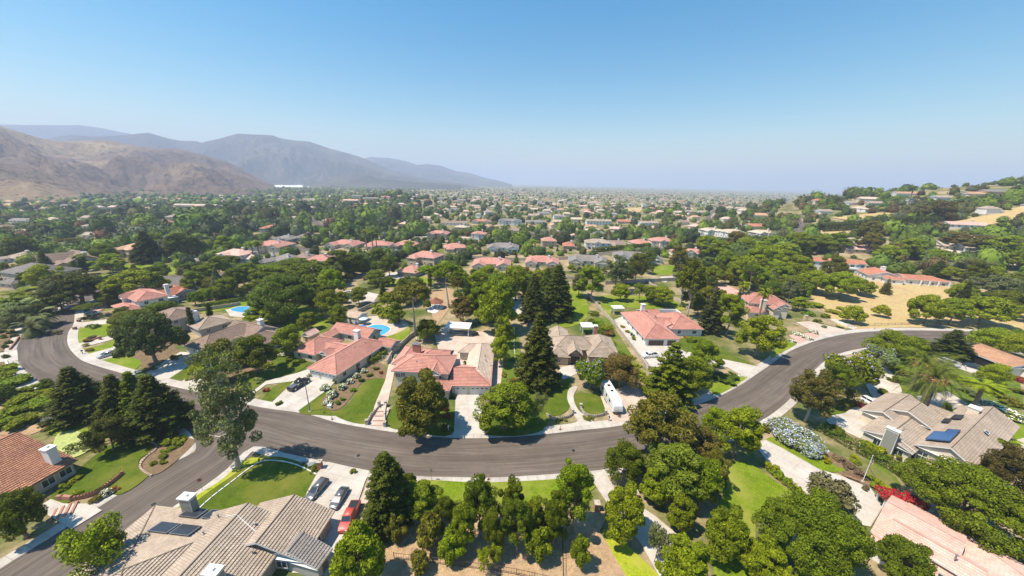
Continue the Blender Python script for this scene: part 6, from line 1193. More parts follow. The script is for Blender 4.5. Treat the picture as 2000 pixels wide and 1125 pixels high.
    for sy in (-1, 1):
        m_ = MB(); m_.box((x1 - .06, sy * W_ * .58, hd - .42), (.1, .34, .14)); m_.build('headlight', lampm, e)
        m_ = MB(); m_.box((x0 + .03, sy * W_ * .66, rz_ - .32), (.08, .28, .16)); m_.build('tail_light', tailm, e)
        m_ = MB(); m_.box((cd - .25, sy * (W_ + .08), hd - .02), (.14, .18, .13)); m_.build('mirror', mat, e)
    sc_ = (L or (b_ - a_).length) / L_; sc_ = min(1.15, max(.9, sc_)) if not zt else zt; e.scale = (sc_, min(sc_, 1.06), min(sc_, 1.08)); return e
vehicle('pickup', 'pickup_truck', 'black pickup with covered bed on the white driveway by the street lamp', (566, 767), (603, 744), PB, cat='pickup')
vehicle('wagon', 'parked_car', 'dark grey wagon with sunroof next to the dark sedan', (634, 946), (607, 977), PG)
vehicle('sedan', 'parked_car', 'dark silver sedan between the grey wagon and the red pickup', (676, 958), (650, 1000), PG)
vehicle('pickup', 'pickup_truck', 'faded red pickup with open black bed beside the dark juniper', (697, 986), (670, 1046), PR2, cat='pickup')
vehicle('pickup', 'pickup_truck', 'white pickup with black bed before the brown garage doors', (1284, 697), (1254, 699), PW, cat='pickup')
vehicle('sedan', 'parked_car', 'silver sedan on a short driveway inside the road bend', (230, 690), (191, 702), PS)
vehicle('pickup', 'pickup_truck', 'white pickup almost hidden by the broad magnolia', (262, 674), (232, 681), PW, cat='pickup')
vehicle('suv', 'parked_car', 'white hatchback beside the bright red sports car', (1684, 782), (1716, 800), PW)
vehicle('sports', 'parked_car', 'bright red sports car next to the white hatchback', (1668, 790), (1698, 804), PR)
vehicle('suv', 'parked_car', 'pale silver car in front of the tan carport', (1836, 706), (1872, 720), PS)
vehicle('sedan', 'parked_car', 'dark blue sedan directly under the tan carport eave', (1878, 713), (1922, 726), PDB)
vehicle('suv', 'parked_car', 'white car parked among the trees of the pale grey roofed house', (72, 556), (54, 562), PW); vehicle('sedan', 'parked_car', 'white sedan on the drive of the brown gabled house', (195, 521), (178, 524), PW)
vehicle('sedan', 'parked_car', 'white car parked beside the rusty brown house', (285, 502), (270, 505), PW); vehicle('suv', 'parked_car', 'silver car under the small round tree at the bend', (175, 617), (192, 614), PS)
vehicle('sedan', 'parked_car', 'white sedan on the street before the triple garage', (1192, 486), (1180, 488), PW); vehicle('suv', 'parked_car', 'dark car on the drive of the slate roofed house', (965, 492), (971, 497), PG)
for x in (1152, 1160, 1168): vehicle('suv', 'parked_car', ('navy', 'black', 'dark')[(x - 1152) // 8] + ' car parked in front of the triple garage', (x, 484), (x - 1, 488), PDB)
for q_, r_ in (((700, 890), .36), ((470, 838), .36), ((1120, 880), .36), ((300, 985), .36), ((1560, 730), .36)):
    p_ = P(*q_); m_ = MB(); m_.tube([(0, 0, 0), (0, 0, .012)], r_, 16); o = m_.build('manhole_cover', black); o.location = (p_.x, p_.y, .028); tag(o, None, 'manhole cover')
for o, l_ in zip([o for o in COL.objects if o.name.startswith('manhole')], ('round iron manhole cover in the main road below the front steps', 'round manhole cover at the side street junction', 'round manhole cover in the road beyond the front lawn', 'round manhole cover in the side street', 'round manhole cover on the curve before the palms')): o['label'] = l_
ci_ = 0
for a_ in MHS:
    if a_[1] > 455 and ci_ < 18 and a_[7] != 'I' and 'motorhome' not in a_[8] and 'triple' not in a_[8]:
        x_, y_ = a_[0] + a_[2] * (.22 if ci_ % 2 else -.25), a_[1] + 5; cn_, cm_ = (('white', PW), ('silver', PS), ('black', PB), ('dark blue', PDB), ('white', PW), ('red', PR))[ci_ % 6]; dx_ = (7, -2, 3)[ci_ % 3]
        vehicle(('suv', 'sedan', 'wagon')[ci_ % 3], 'parked_car', ' '.join((cn_ + ' car parked in front of the ' + a_[8]).split()[:16]), (x_ - dx_ / 2, y_ - 1.6), (x_ + dx_ / 2, y_ + 1.6), cm_, z=.1); ci_ += 1
def trailer(label, a, b, z=.18, L=9.0):
    p0, p1 = P(*a), P(*b); c_ = (p0 + p1) / 2; e = empty('travel_trailer', (c_.x, c_.y, zof(c_.x, c_.y) + z), math.atan2(p1.y - p0.y, p1.x - p0.x)); tag(e, label, 'trailer'); w_ = 1.25
    sc = lambda x, zb, zt, k=1: (x, [(-w_ * k, zb), (-w_ * k, zt - .2), (-w_ * k + .2, zt), (w_ * k - .2, zt), (w_ * k, zt - .2), (w_ * k, zb)])
    loft([sc(-L / 2, .75, 3.25, .97), sc(-L / 2 + .25, .55, 3.4), sc(L / 2 - 1.4, .55, 3.4), sc(L / 2 - .6, .6, 3.15), sc(L / 2 - .1, .8, 2.3, .97), sc(L / 2, .9, 1.6, .94)]).build('body', PW, e, False, True)
    for x, wx in ((-2.2, .8), (.2, .6)): m_ = MB(); m_.box((x, 0, 3.38), (wx, .75, .22), taper=.85); m_.build('roof_vent', black, e)
    m_ = MB(); m_.box((2, 0, 3.38), (.5, .5, .12)); m_.build('roof_hatch', trim, e)
    for sy in (-1, 1):
        for x, w2 in ((-3, 1.2), (0, .9), (2.4, 1.1)): m_ = MB(); m_.box((x, sy * (w_ + .01), 1.75), (w2, .06, .7)); m_.build('window', glassm, e)
        m_ = MB(); m_.box((0, sy * (w_ + .012), 1.05), (L * .8, .03, .16)); m_.build('stripe', PG, e)
        for x in (-.9, .1): m_ = MB(); m_.tube([(x, sy * .95, .38), (x, sy * 1.22, .38)], .38, 14); m_.build('wheel', rubber, e)
    m_ = MB(); m_.tube([(L / 2 - .4, -.8, .55), (L / 2 + 1.2, 0, .5)], .06, 6); m_.tube([(L / 2 - .4, .8, .55), (L / 2 + 1.2, 0, .5)], .06, 6); m_.tube([(L / 2 + 1.0, 0, .1), (L / 2 + 1.0, 0, 1.0)], .05, 6); m_.box((L / 2 + .45, 0, .55), (.5, .5, .5)); m_.build('hitch', black, e)
trailer('long white travel trailer parked on the paved apron beside the brown tree', (1181, 766), (1204, 808), L=10.6); trailer('big white motorhome parked behind the bright pink hip roof', (1345, 475), (1362, 474), 0, 9)

# ------------------------------------------------------------------ garden structures
def wallrun(name, pts, h_, t_, mat, label, cat='wall', z=0, cap=None, px=True, curve=False):
    pts = G2(pts) if px else [Vector(p) for p in pts]
    if curve: pts = spline(pts, 4)
    m_ = MB(); e = None
    for a_, b_ in zip(pts[:-1], pts[1:]):
        d = b_ - a_; za, zb = th(a_.x, a_.y) + z, th(b_.x, b_.y) + z; n = Vector((-d.y, d.x, 0)).normalized() * t_ / 2; ex = d.normalized() * t_ * .35; A_, B_ = a_ - ex, b_ + ex
        q = [(A_ - n, za), (B_ - n, zb), (B_ + n, zb), (A_ + n, za)]; lo = [(v.x, v.y, k - .2) for v, k in q]; hi = [(v.x, v.y, k + h_) for v, k in q]; m_.quad(hi)
        for i in range(4): j = (i + 1) % 4; m_.quad([lo[i], lo[j], hi[j], hi[i]])
    o = m_.build(name, mat); return tag(o, label, cat)
def pillar(px, py, h_, s_, mat, label, name='pillar', capm=None):
    p_ = P(px, py); e = empty(name, (p_.x, p_.y, zof(p_.x, p_.y) + .08)); m_ = MB(); m_.box((0, 0, 0), (s_, s_, h_)); m_.build('shaft', mat, e); m_ = MB(); m_.box((0, 0, h_), (s_ + .16, s_ + .16, .12)); m_.box((0, 0, h_ + .12), (s_ * .5, s_ * .5, .18), taper=.3); m_.build('cap', capm or stone, e); return tag(e, label, 'pillar')
wallrun('garden_wall', [(757, 712), (766, 694), (800, 662), (818, 650)], 1.7, .25, stone, 'tan block wall between the two pink roofed houses', px=True)
wallrun('garden_wall', [(1148, 578), (1165, 596), (1178, 612), (1200, 636), (1228, 672), (1250, 702), (1264, 722)], 1.5, .25, stone, 'long tan block wall down the side of the courtyard house')
wallrun('garden_wall', [(1182, 556), (1235, 553), (1262, 552), (1310, 549), (1385, 545)], 2.2, .3, stone, 'tall retaining wall behind the upper lawn')
wallrun('garden_wall', [(1262, 552), (1280, 562), (1300, 577), (1322, 588), (1342, 604)], 1.6, .25, stone, 'stepped tan wall beside the tall slim eucalyptus'); wallrun('garden_wall', [(700, 612), (730, 598), (770, 580), (790, 572)], 1.8, .25, stone, 'brown wall sloping above the pool garden')
wallrun('garden_wall', [(370, 612), (410, 606), (450, 600), (470, 596)], 1.6, .25, stone, 'dark block wall behind the kidney pool lawn'); wallrun('garden_wall', [(1103, 545), (1130, 546), (1134, 556)], 1.8, .25, stone, 'short block wall at the head of the long lawn'); wallrun('garden_wall', [(710, 548), (770, 524), (786, 518)], 2.2, .3, brick, 'brown wall beside the detached pink garage')
wallrun('garden_wall', [(965, 755), (985, 760), (980, 700), (988, 668)], 1.0, .2, WL['cream'], 'pale wall beside the narrow side yard') if 0 else None
wallrun('garden_wall', [(1262, 720), (1275, 745), (1290, 765)], 1.2, .25, stone, 'low tan wall beside the paved trailer apron'); wallrun('retaining_wall', [(1005, 640), (1004, 680), (1012, 740), (1016, 760)], .5, .3, stone, 'low edging wall between the side yard and the dark firs')
wallrun('border_kerb', [(330, 1055), (400, 985), (450, 945), (500, 908), (530, 901), (575, 908), (618, 928)], .22, .18, WL['white'], 'thin white concrete border around the sycamore lawn', 'kerb', .1, curve=True)
wallrun('border_kerb', [(240, 856), (272, 861), (303, 868), (304, 880), (285, 895), (274, 912), (284, 924), (296, 930)], .25, .3, flat('pink_concrete', (.50, .34, .27), .8), 'pinkish winding kerb edging the corner lawn', 'kerb', .1, curve=True)
wallrun('brick_wall', [(240, 927), (225, 940), (205, 955), (188, 965), (165, 973), (140, 978)], .7, .35, brick, 'curved red brick wall sweeping across the corner lawn', z=.1, curve=True); wallrun('brick_wall', [(115, 977), (125, 976), (140, 978)], .9, .4, brick, 'short brick wall beside the curved brick steps', z=.1)
wallrun('brick_wall', [(20, 684), (30, 672), (38, 660)], .6, .3, brick, 'red brick planter wall on the outer side of the bend', z=.1); wallrun('brick_wall', [(170, 664), (178, 667), (196, 660)], .5, .3, brick, 'small red brick planter wall inside the bend', z=.1)
wallrun('stone_wall', [(12, 706), (18, 716), (26, 728), (36, 738)], .5, .25, WL['white'], 'white edging wall of the round shrub bed', z=.1)
wallrun('stone_wall', [(1068, 812), (1080, 819), (1098, 819), (1112, 815), (1119, 807)], .6, .35, stone, 'curved stone seat wall west of the winding path', z=.1, curve=True); wallrun('stone_wall', [(1134, 798), (1142, 810), (1158, 815), (1174, 813), (1182, 809)], .6, .35, stone, 'curved stone seat wall east of the winding path', z=.1, curve=True)
pillar(1119, 808, 1.1, .5, stone, 'stone pillar ending the western seat wall'); pillar(1134, 797, 1.1, .5, stone, 'stone pillar at the top of the eastern seat wall'); pillar(1183, 810, 1.1, .5, stone, 'stone pillar ending the eastern seat wall')
wallrun('stair_wall', [(718, 829), (726, 814), (738, 802), (741, 794)], .9, .35, stone, 'curving stone side wall of the front steps', z=.1, curve=True); wallrun('stair_wall', [(752, 832), (751, 815), (754, 795)], .9, .35, stone, 'straight stone side wall of the front steps', z=.1)
for q, l_ in (((717, 830), 'stone pillar at the foot of the curving stair wall'), ((741, 793), 'stone pillar at the head of the curving stair wall'), ((752, 834), 'stone pillar at the foot of the straight stair wall'), ((754, 793), 'stone pillar at the head of the straight stair wall')): pillar(*q, 1.25, .55, stone, l_)
p_ = P(744, 816); e = tag(empty('front_steps', (p_.x, p_.y, .1), R(4)), 'paved front steps between stone pillars', 'steps')
for i in range(4): m_ = MB(); m_.box((0, -2.2 + i * 1.5, 0), (3.0 - i * .1, 1.5, .12 + i * .14)); m_.box((0, -2.9 + i * 1.5, .12 + i * .14), (3.0 - i * .1, .16, .02), mi=1); m_.build('step', [paver, brick], e)
p_ = P(127, 1000); e = tag(empty('brick_steps', (p_.x, p_.y, .12), R(38)), 'curved red brick steps beside the corner driveway', 'steps')
for i in range(4): m_ = MB(); m_.box((-1.2 + i * .75, 0, 0), (.3, 3.0, .14 + i * .04)); m_.build('step', brick, e)
pillar(626, 915, 1.6, .75, brick, 'square brick pillar beside the wide driveway', 'brick_pillar'); pillar(1165, 996, 1.5, .9, brick, 'brick gate pier among the front trees'); pillar(1240, 975, 1.4, .9, brick, 'brick gate pier under the feathery tree'); pillar(1572, 627, 2.4, 1.2, WL['tan'], 'tall tan gate pier beside the dry field drive')
pillar(155, 629, 1.0, .8, brick, 'squat brick pier at the northern bend drive'); pillar(147, 644, 1.0, .8, brick, 'squat brick pier at the corner of the inner lawn'); pillar(196, 664, 1.2, .6, brick, 'brick pier on the garden path inside the bend')
# pools
def pool(px, label, deck=None):
    pts = spline([Vector((*P(*q)[:2], 0)) for q in px], 6, True); c_ = sum(pts, Vector()) / len(pts); e = empty('swimming_pool', (c_.x, c_.y, th(c_.x, c_.y))); tag(e, label, 'pool'); KC.append(([(q.x, q.y) for q in pts], (0, 0, 0, 0)))
    m, t, p = newmat('pool_water') if 'pool_water' not in MATS else (MATS['pool_water'], None, None)
    if t:
        p.inputs['Base Color'].default_value = (.07, .34, .60, 1); p.inputs['Roughness'].default_value = .06; p.inputs['Specular IOR Level'].default_value = .5; bump(t, p, noise(t, 3, 3, .6, objco(t, world=True)), .25, .05)
    for nm, k, z, mt in (('coping', 1.07, .17, WL['cream']), ('water', 1, .19, m)):
        q = [(c_.x + (v.x - c_.x) * k - c_.x, c_.y + (v.y - c_.y) * k - c_.y, z) for v in pts]; m_ = MB(); tr = tessellate_polygon([[Vector(v) for v in q]])
        for a_ in tr:
            w3 = [Vector(q[i]) for i in a_]; w3 = w3 if (w3[1] - w3[0]).cross(w3[2] - w3[0]).z > 0 else w3[::-1]; m_.quad(w3)
        m_.build(nm, mt, e)
pool([(718, 640), (732, 635), (750, 636), (762, 642), (756, 650), (742, 656), (728, 654), (732, 648), (722, 645)], 'bright blue free form pool behind the pink roofed house with three garage doors'); pool([(766, 632), (774, 629), (780, 632), (773, 636)], 'small round spa beside the free form pool')
pool([(450, 606), (465, 600), (490, 600), (508, 605), (500, 611), (475, 611)], 'blue kidney pool on the pale deck among big trees'); pool([(378, 616), (386, 614), (388, 620), (380, 622)], 'tiny blue pool peeping behind the tall flue house')
def canopy(label, px, w_, d_, h_, ang, mat, name='patio_canopy', slat=False):
    p_ = P(*px); e = tag(empty(name, (p_.x, p_.y, zof(p_.x, p_.y) + .1), R(ang)), label, 'canopy'); m_ = MB(); m_.box((0, 0, h_), (w_, d_, .22)); m_.build('canopy_roof', mat, e)
    for sx in (-1, 1):
        for sy in (-1, 1): m_ = MB(); m_.box((sx * (w_ / 2 - .4), sy * (d_ / 2 - .4), 0), (.22, .22, h_)); m_.build('post', trim, e)
    return e
canopy('white flat patio canopy over the outdoor lounge', (896, 652), 9.0, 5.6, 3.2, -4, trim); canopy('white flat pergola roof behind the slate roofed house', (1145, 650), 4.6, 4.6, 3.0, 2, trim); canopy('white patio cover behind the salmon two storey house', (330, 592), 8, 5, 2.8, -30, trim)
canopy('small white patio shade at the back of the courtyard house', (1205, 612), 5, 4, 2.7, 5, trim)
p_ = P(895, 655); e = tag(empty('sofa', (p_.x, p_.y, .24), R(-4)), 'long grey outdoor sofa in front of the patio canopy', 'sofa'); m_ = MB(); m_.box((0, 0, 0), (4, .9, .42)); m_.build('seat', metal, e); m_ = MB(); m_.box((0, .4, .4), (4, .2, .4)); m_.build('backrest', metal, e)
for x, l_ in ((880, 'square grey armchair west of the outdoor sofa'), (909, 'square grey armchair east of the outdoor sofa')): p_ = P(x, 652); e = tag(empty('armchair', (p_.x, p_.y, .24)), l_, 'chair'); m_ = MB(); m_.box((0, 0, 0), (1, 1, .42)); m_.build('seat', metal, e); m_ = MB(); m_.box((0, .42, .4), (1, .2, .4)); m_.build('backrest', metal, e)
p_ = P(896, 648); e = tag(empty('coffee_table', (p_.x, p_.y, .24)), 'low table under the white patio canopy', 'table'); m_ = MB(); m_.box((0, 0, .35), (2.4, 1.0, .08)); m_.build('tabletop', trim, e)
for sx in (-1, 1):
    for sy in (-1, 1): m_ = MB(); m_.box((sx * 1.0, sy * .4, 0), (.1, .1, .35)); m_.build('leg', metal, e)
p_ = P(929, 656); m_ = MB(); m_.box((0, 0, 0), (2.2, 1.1, 1.0), .4, taper=.85); m_.box((0, 0, .98), (1.9, .9, .25), .4, taper=.7); o = m_.build('covered_grill', black); o.location = (p_.x, p_.y, .24); tag(o, 'black covered grill on the round terrace', 'grill')
# gazebo
p_ = P(852, 602); e = tag(empty('gazebo', (p_.x, p_.y, .1)), 'white gazebo with reddish peaked roof on a pale platform', 'gazebo'); m_ = MB(); n = 8; m_.tube([(0, 0, 0), (0, 0, .45)], 3.2, 8); m_.build('platform', trim, e)
for i in range(8): a_ = 6.283 * (i + .5) / 8; m_ = MB(); m_.box((2.6 * math.cos(a_), 2.6 * math.sin(a_), .4), (.18, .18, 2.5)); m_.build('post', trim, e)
m_ = MB(); m_.tube([(0, 0, 2.85), (0, 0, 3.0), (0, 0, 4.4), (0, 0, 4.5), (0, 0, 5.1)], [3.5, 3.45, .9, .9, .05], 8); m_.build('roof', RF['red'], e)
drive([(833, 600), (850, 592), (868, 600), (850, 612), (836, 610)], trim, .09, name='terrace')
# small buildings
def shed(label, px, w_, d_, h_, ang, roof, wall, gam=False, name='garden_shed'):
    p_ = P(*px); h = House(name, label, (p_.x, p_.y), ang, roof, wall, detail=True); tag(h.e, label, 'shed'); h.wing(-w_ / 2, 0, w_ / 2, d_, h_, 'y' if gam else 'x', 'gg', .7 if gam else .4, ov=.25, wins=False); h.door(0, .26 if not gam else .24, 0); h.done()
shed('small barn shaped shed against the pink tiled house', (598, 668), 3.6, 4.4, 2.3, -18, 'salmon', 'tan', True); shed('beige roofed pool house with white lattice end', (684, 632), 7.5, 6, 2.7, -18, 'sand', 'white', name='pool_house'); shed('little grey playhouse on the winding back path', (1003, 578), 5, 5, 2.6, 10, 'slate', 'grey')
shed('grey lean to shed beside the red pickup driveway', (640, 1115), 3, 9, 2.4, 78, 'slate', 'grey'); 
p_ = P(410, 560); 
def umbrella(px, label, mt, r_=1.7):
    p_ = P(*px); e = tag(empty('parasol', (p_.x, p_.y, .2)), label, 'parasol'); m_ = MB(); m_.tube([(0, 0, 0), (0, 0, 2.6)], .04, 6); m_.build('pole', metal, e); m_ = MB(); m_.tube([(0, 0, 2.25), (0, 0, 2.3), (0, 0, 2.85)], [r_, r_, .04], 8); m_.build('canopy', mt, e)
umbrella((707, 650), 'open blue parasol beside the free form pool', flat('blue_cloth', (.06, .20, .45), .8)); umbrella((711, 634), 'pale striped parasol near the beige pool house', flat('pale_cloth', (.55, .62, .66), .8))
# gate, fences
def fence(pts, h_, label, mat=black, sp=2.2, z=.05, name='iron_fence', px=True, rails=(.15, .95), wires=0):
    q = spline(G2(pts), 3); L = sum((q[i] - q[i - 1]).length for i in range(1, len(q))); n = max(3, int(L / sp)); q = resample(q, n); e = empty(name, (q[0].x, q[0].y, th(q[0].x, q[0].y))); tag(e, label, 'fence'); O = Vector((q[0].x, q[0].y, th(q[0].x, q[0].y))); m_ = MB()
    g = [Vector((v.x, v.y, th(v.x, v.y) + z)) - O for v in q]
    for k in rails: m_.tube([v + Vector((0, 0, h_ * k)) for v in g], .03, 4)
    for a_, b_ in zip(g[:-1], g[1:]):
        nn = max(2, int((b_ - a_).length / .35))
        for i in range(nn): w_ = a_.lerp(b_, i / nn); m_.box((w_.x, w_.y, w_.z + h_ * .12), (.025, .025, h_ * .86))
    m_.build('railing', mat, e)
    for v in g: m_ = MB(); m_.box(tuple(v), (.08, .08, h_ * 1.05)); m_.build('post', mat, e)
fence([(770, 1092), (850, 1102), (930, 1112), (1000, 1122), (1080, 1140)], 1.3, 'thin black iron fence along the dirt yard', flat('rust_iron', (.10, .06, .04), .7)); fence([(1098, 1052), (1099, 1090), (1100, 1140)], 1.3, 'black iron fence running beside the small gate pier'); fence([(1655, 639), (1700, 637), (1760, 635), (1800, 634)], 1.1, 'low wire fence at the foot of the dry field', flat('rust_iron', (.10, .06, .04), .7), 3)
fence([(747, 706), (758, 706), (765, 706)], 2.0, 'white iron gate between wall and house', trim, 1.6, name='iron_gate')
fence([(1258, 705), (1266, 718), (1280, 736)], 1.1, 'short black railing beside the white pickup')
# street furniture
p_ = P(605.5, 804); e = tag(empty('street_lamp', (p_.x, p_.y, .1)), 'slim grey street lamp on the kerb by the black pickup driveway', 'street lamp'); m_ = MB(); m_.tube([(0, 0, 0), (0, 0, 4), (0, 0, 8.2)], [.13, .10, .06], 10); m_.build('pole', metal, e); m_ = MB(); m_.tube([(0, 0, 8.1), (-.2, -.5, 8.45), (-.4, -1.3, 8.5)], .04, 6); m_.build('arm', metal, e); m_ = MB(); m_.box((-.45, -1.6, 8.4), (.3, .7, .14), .25, taper=.8); m_.build('lamp_head', metal, e); m_ = MB(); m_.box((0, 0, 0), (.5, .5, .12)); m_.build('base', conc, e)
def txt(s_, size, mat, parent, loc, rot):
    cu = bpy.data.curves.new('lettering', 'FONT'); cu.body = s_; cu.size = size; cu.align_x = 'CENTER'; cu.align_y = 'CENTER'; cu.extrude = .004; cu.materials.append(mat); o0 = bpy.data.objects.new('text', cu); COL.objects.link(o0); bpy.context.view_layer.update(); me = bpy.data.meshes.new_from_object(o0.evaluated_get(bpy.context.evaluated_depsgraph_get())); bpy.data.objects.remove(o0); bpy.data.curves.remove(cu); o = bpy.data.objects.new('lettering', me); COL.objects.link(o); o.parent = parent; o.location = loc; o.rotation_euler = rot; return o
def sign(px, label, ang, back=False, h_=2.75):
    p_ = P(*px); e = tag(empty('stop_sign' , (p_.x, p_.y, .1), R(ang)), label, 'sign'); m_ = MB(); m_.tube([(0, 0, 0), (0, 0, h_)], .035, 6); m_.build('post', metal, e)
    for nm, r_, y_, mt in (('sign_plate', .42, -.04, trim), ('sign_face', .385, -.052, redm)):
        m_ = MB(); v = [(r_ * math.cos(6.283 * (i + .5) / 8), r_ * math.sin(6.283 * (i + .5) / 8)) for i in range(8)]; f = [(a_, y_, h_ - .35 + b_) for a_, b_ in v]; m_.quad(f)
        if nm == 'sign_plate': bk = [(a_, -.02, h_ - .35 + b_) for a_, b_ in v]; m_.quad(bk[::-1]); [m_.quad([f[i - 1], f[i], bk[i], bk[i - 1]]) for i in range(8)]; pl_ = m_.build(nm, mt if not back else metal, e)
        else: m_.build(nm, mt, pl_)
    txt('STOP', .27, white, e, (0, -.058, h_ - .35), (R(90), 0, 0)); return e
sign((395.8, 958.5), 'red octagonal stop sign at the side street corner', 28); sign((843, 940), 'stop sign seen from its dark back beside the curving road', 160, True)
def delineator(px, label, tall=1.15):
    p_ = P(*px); e = tag(empty('marker_post', (p_.x, p_.y, .14)), label, 'marker post'); m_ = MB(); m_.box((0, 0, 0), (.42, .42, .07), taper=.8); m_.build('base', rubber, e); m_ = MB(); m_.tube([(0, 0, .06), (0, 0, tall)], [.09, .06], 8); m_.build('post', orange, e); m_ = MB(); m_.tube([(0, 0, tall * .6), (0, 0, tall * .75)], .085, 8); m_.build('band', white, e)
for q, l_ in (((954, 937.5), 'orange marker post on the kerb before the front lawn'), ((1094, 840), 'orange marker post near the winding path'), ((1190, 921), 'orange marker post beside the front driveway mouth'), ((1205, 811), 'orange marker post at the hitch of the travel trailer'), ((1391, 771), 'orange marker post under the dark conifer kerb'), ((1525, 690), 'orange marker post beside the white flower beds'), ((1708, 643), 'orange marker post at the edge of the dry field'), ((28.5, 713), 'orange marker post on the outer bend'), ((94, 761), 'orange marker post by the white utility boxes'), ((649, 820), 'orange marker post below the white flower bed'), ((1970, 650), 'orange marker post at the far end of the main road')): delineator(q, l_)
def mailbox(px, label, mt=white):
    p_ = P(*px); e = tag(empty('mailbox', (p_.x, p_.y, .12)), label, 'mailbox'); m_ = MB(); m_.box((0, 0, 0), (.12, .12, 1.1)); m_.build('post', mt, e); m_ = MB(); m_.box((0, 0, 1.05), (.3, .55, .2)); m_.box((0, 0, 1.24), (.3, .55, .1), taper=.7); m_.build('box', mt, e)
mailbox((876, 842), 'white mailbox beside the red shrubs'); mailbox((1189, 823), 'black mailbox next to the trailer apron', black); mailbox((162, 692), 'black mailbox at the silver sedan driveway', black); mailbox((1441, 741), 'white mailbox beside the clipped round hedge'); mailbox((1490, 830), 'white mailbox at the mouth of the long white driveway'); mailbox((1560, 813), 'brown mailbox below the olive brown tree', woodm)
def ubox(px, label, w_, d_, h_, mt, ang=0, name='utility_box'):
    p_ = P(*px); e = tag(empty(name, (p_.x, p_.y, .12), R(ang)), label, 'utility box'); m_ = MB(); m_.box((0, 0, 0), (w_, d_, h_), taper=.97); m_.build('body', mt, e); m_ = MB(); m_.box((0, 0, h_), (w_ + .06, d_ + .06, .06)); m_.build('lid', mt, e)
ubox((80, 768), 'white utility cabinet beside the firs', 1.3, .8, 1.5, white); ubox((90, 766), 'narrow white utility cabinet next to the wider one', .7, .7, 1.3, white); ubox((610, 912), 'grey meter box beside the brick pillar', 1.2, .9, .6, metal, 20); ubox((594, 904), 'low dark meter box on the verge', 1.1, .7, .4, metal, 20)
ubox((1233, 656), 'green wheeled bin beside the courtyard house', .7, .7, 1.1, flat('bin_green', (.05, .09, .07), .5), 0, 'wheeled_bin'); ubox((1237, 660), 'second green wheeled bin nearer the garage', .7, .7, 1.1, flat('bin_green', (.05, .09, .07), .5), 0, 'wheeled_bin')
ubox((644, 797), 'white garden box statue in the white flower bed', .9, .6, .7, white, 0, 'garden_box'); ubox((598, 1108), 'white glazed cabinet beside the grey house wall', 1.3, .9, 1.8, white, 10, 'garden_cabinet')
p_ = P(1684, 942); e = tag(empty('flagpole', (p_.x, p_.y, .1)), 'white flagpole with a hanging stars and stripes flag', 'flagpole'); m_ = MB(); m_.tube([(0, 0, 0), (0, 0, 6.2)], [.06, .035], 8); m_.tube([(0, 0, 6.2), (0, 0, 6.32)], .07, 8); m_.build('pole', white, e); m_ = MB(); m_.box((0, 0, 0), (.5, .5, .2)); m_.build('base', stone, e)
m_ = MB(); NX, NZ = 10, 13
def fp(i, j): u, v = i / NX, j / NZ; return (.05 + u * .62 * (1 - .35 * v), .09 * math.sin(u * 9 + v * 2) * (1 - v * .3), 5.55 - v * .85 - u * .55)
for i in range(NX):
    for j in range(NZ): m_.quad([fp(i, j + 1), fp(i + 1, j + 1), fp(i + 1, j), fp(i, j)], 2 if (i < 4 and j < 7) else j % 2)
m_.build('flag', [redm, white, flat('flag_blue', (.02, .04, .20), .8)], e)
p_ = P(1664, 938); e = tag(empty('bench', (p_.x, p_.y, .14), R(-38)), 'weathered wooden bench beside the long white driveway', 'bench')
m_ = MB(); [m_.box((0, -.2 + i * .16, .42), (2.0, .12, .05)) for i in range(3)]; m_.build('seat', woodm, e); m_ = MB(); [m_.box((0, .32, .55 + i * .16), (2.0, .05, .11)) for i in range(3)]; m_.build('backrest', woodm, e)
for sx in (-1, 1): m_ = MB(); m_.box((sx * .9, 0, 0), (.08, .5, .42)); m_.build('leg', woodm, e)
# bougainvillea arbour
pa, pb = P(1712, 985), P(1800, 1010); c_ = (pa + pb) / 2; an = math.atan2(pb.y - pa.y, pb.x - pa.x); Lb = (pb - pa).length; e = tag(empty('arbour', (c_.x, c_.y, .12), an), 'white post arbour covered in crimson bougainvillea', 'arbour')
for sx in (-1, 0, 1):
    for sy in (-1, 1): m_ = MB(); m_.box((sx * (Lb / 2 - .3), sy * 1.0, 0), (.22, .22, 2.3)); m_.build('post', trim, e)
for sy in (-1, 1): m_ = MB(); m_.box((0, sy * 1.0, 2.3), (Lb + .6, .14, .2)); m_.build('beam', trim, e)
rs_ = np.random.RandomState(77); Cb = np.stack([rs_.uniform(-Lb / 2 - .3, Lb / 2 + .3, 40), rs_.uniform(-1.2, 1.2, 40), rs_.uniform(2.5, 2.9, 40)], 1); V1 = leaves(rs_, Cb, np.full((40, 3), .5), 60, .2); V2 = leaves(rs_, Cb, np.full((40, 3), .56), 130, .16, .6)
o = link('blossom', crownmesh('blossom', V1, leaf, (V2, flowers['red'])), e); o.color = (*BN, 1)
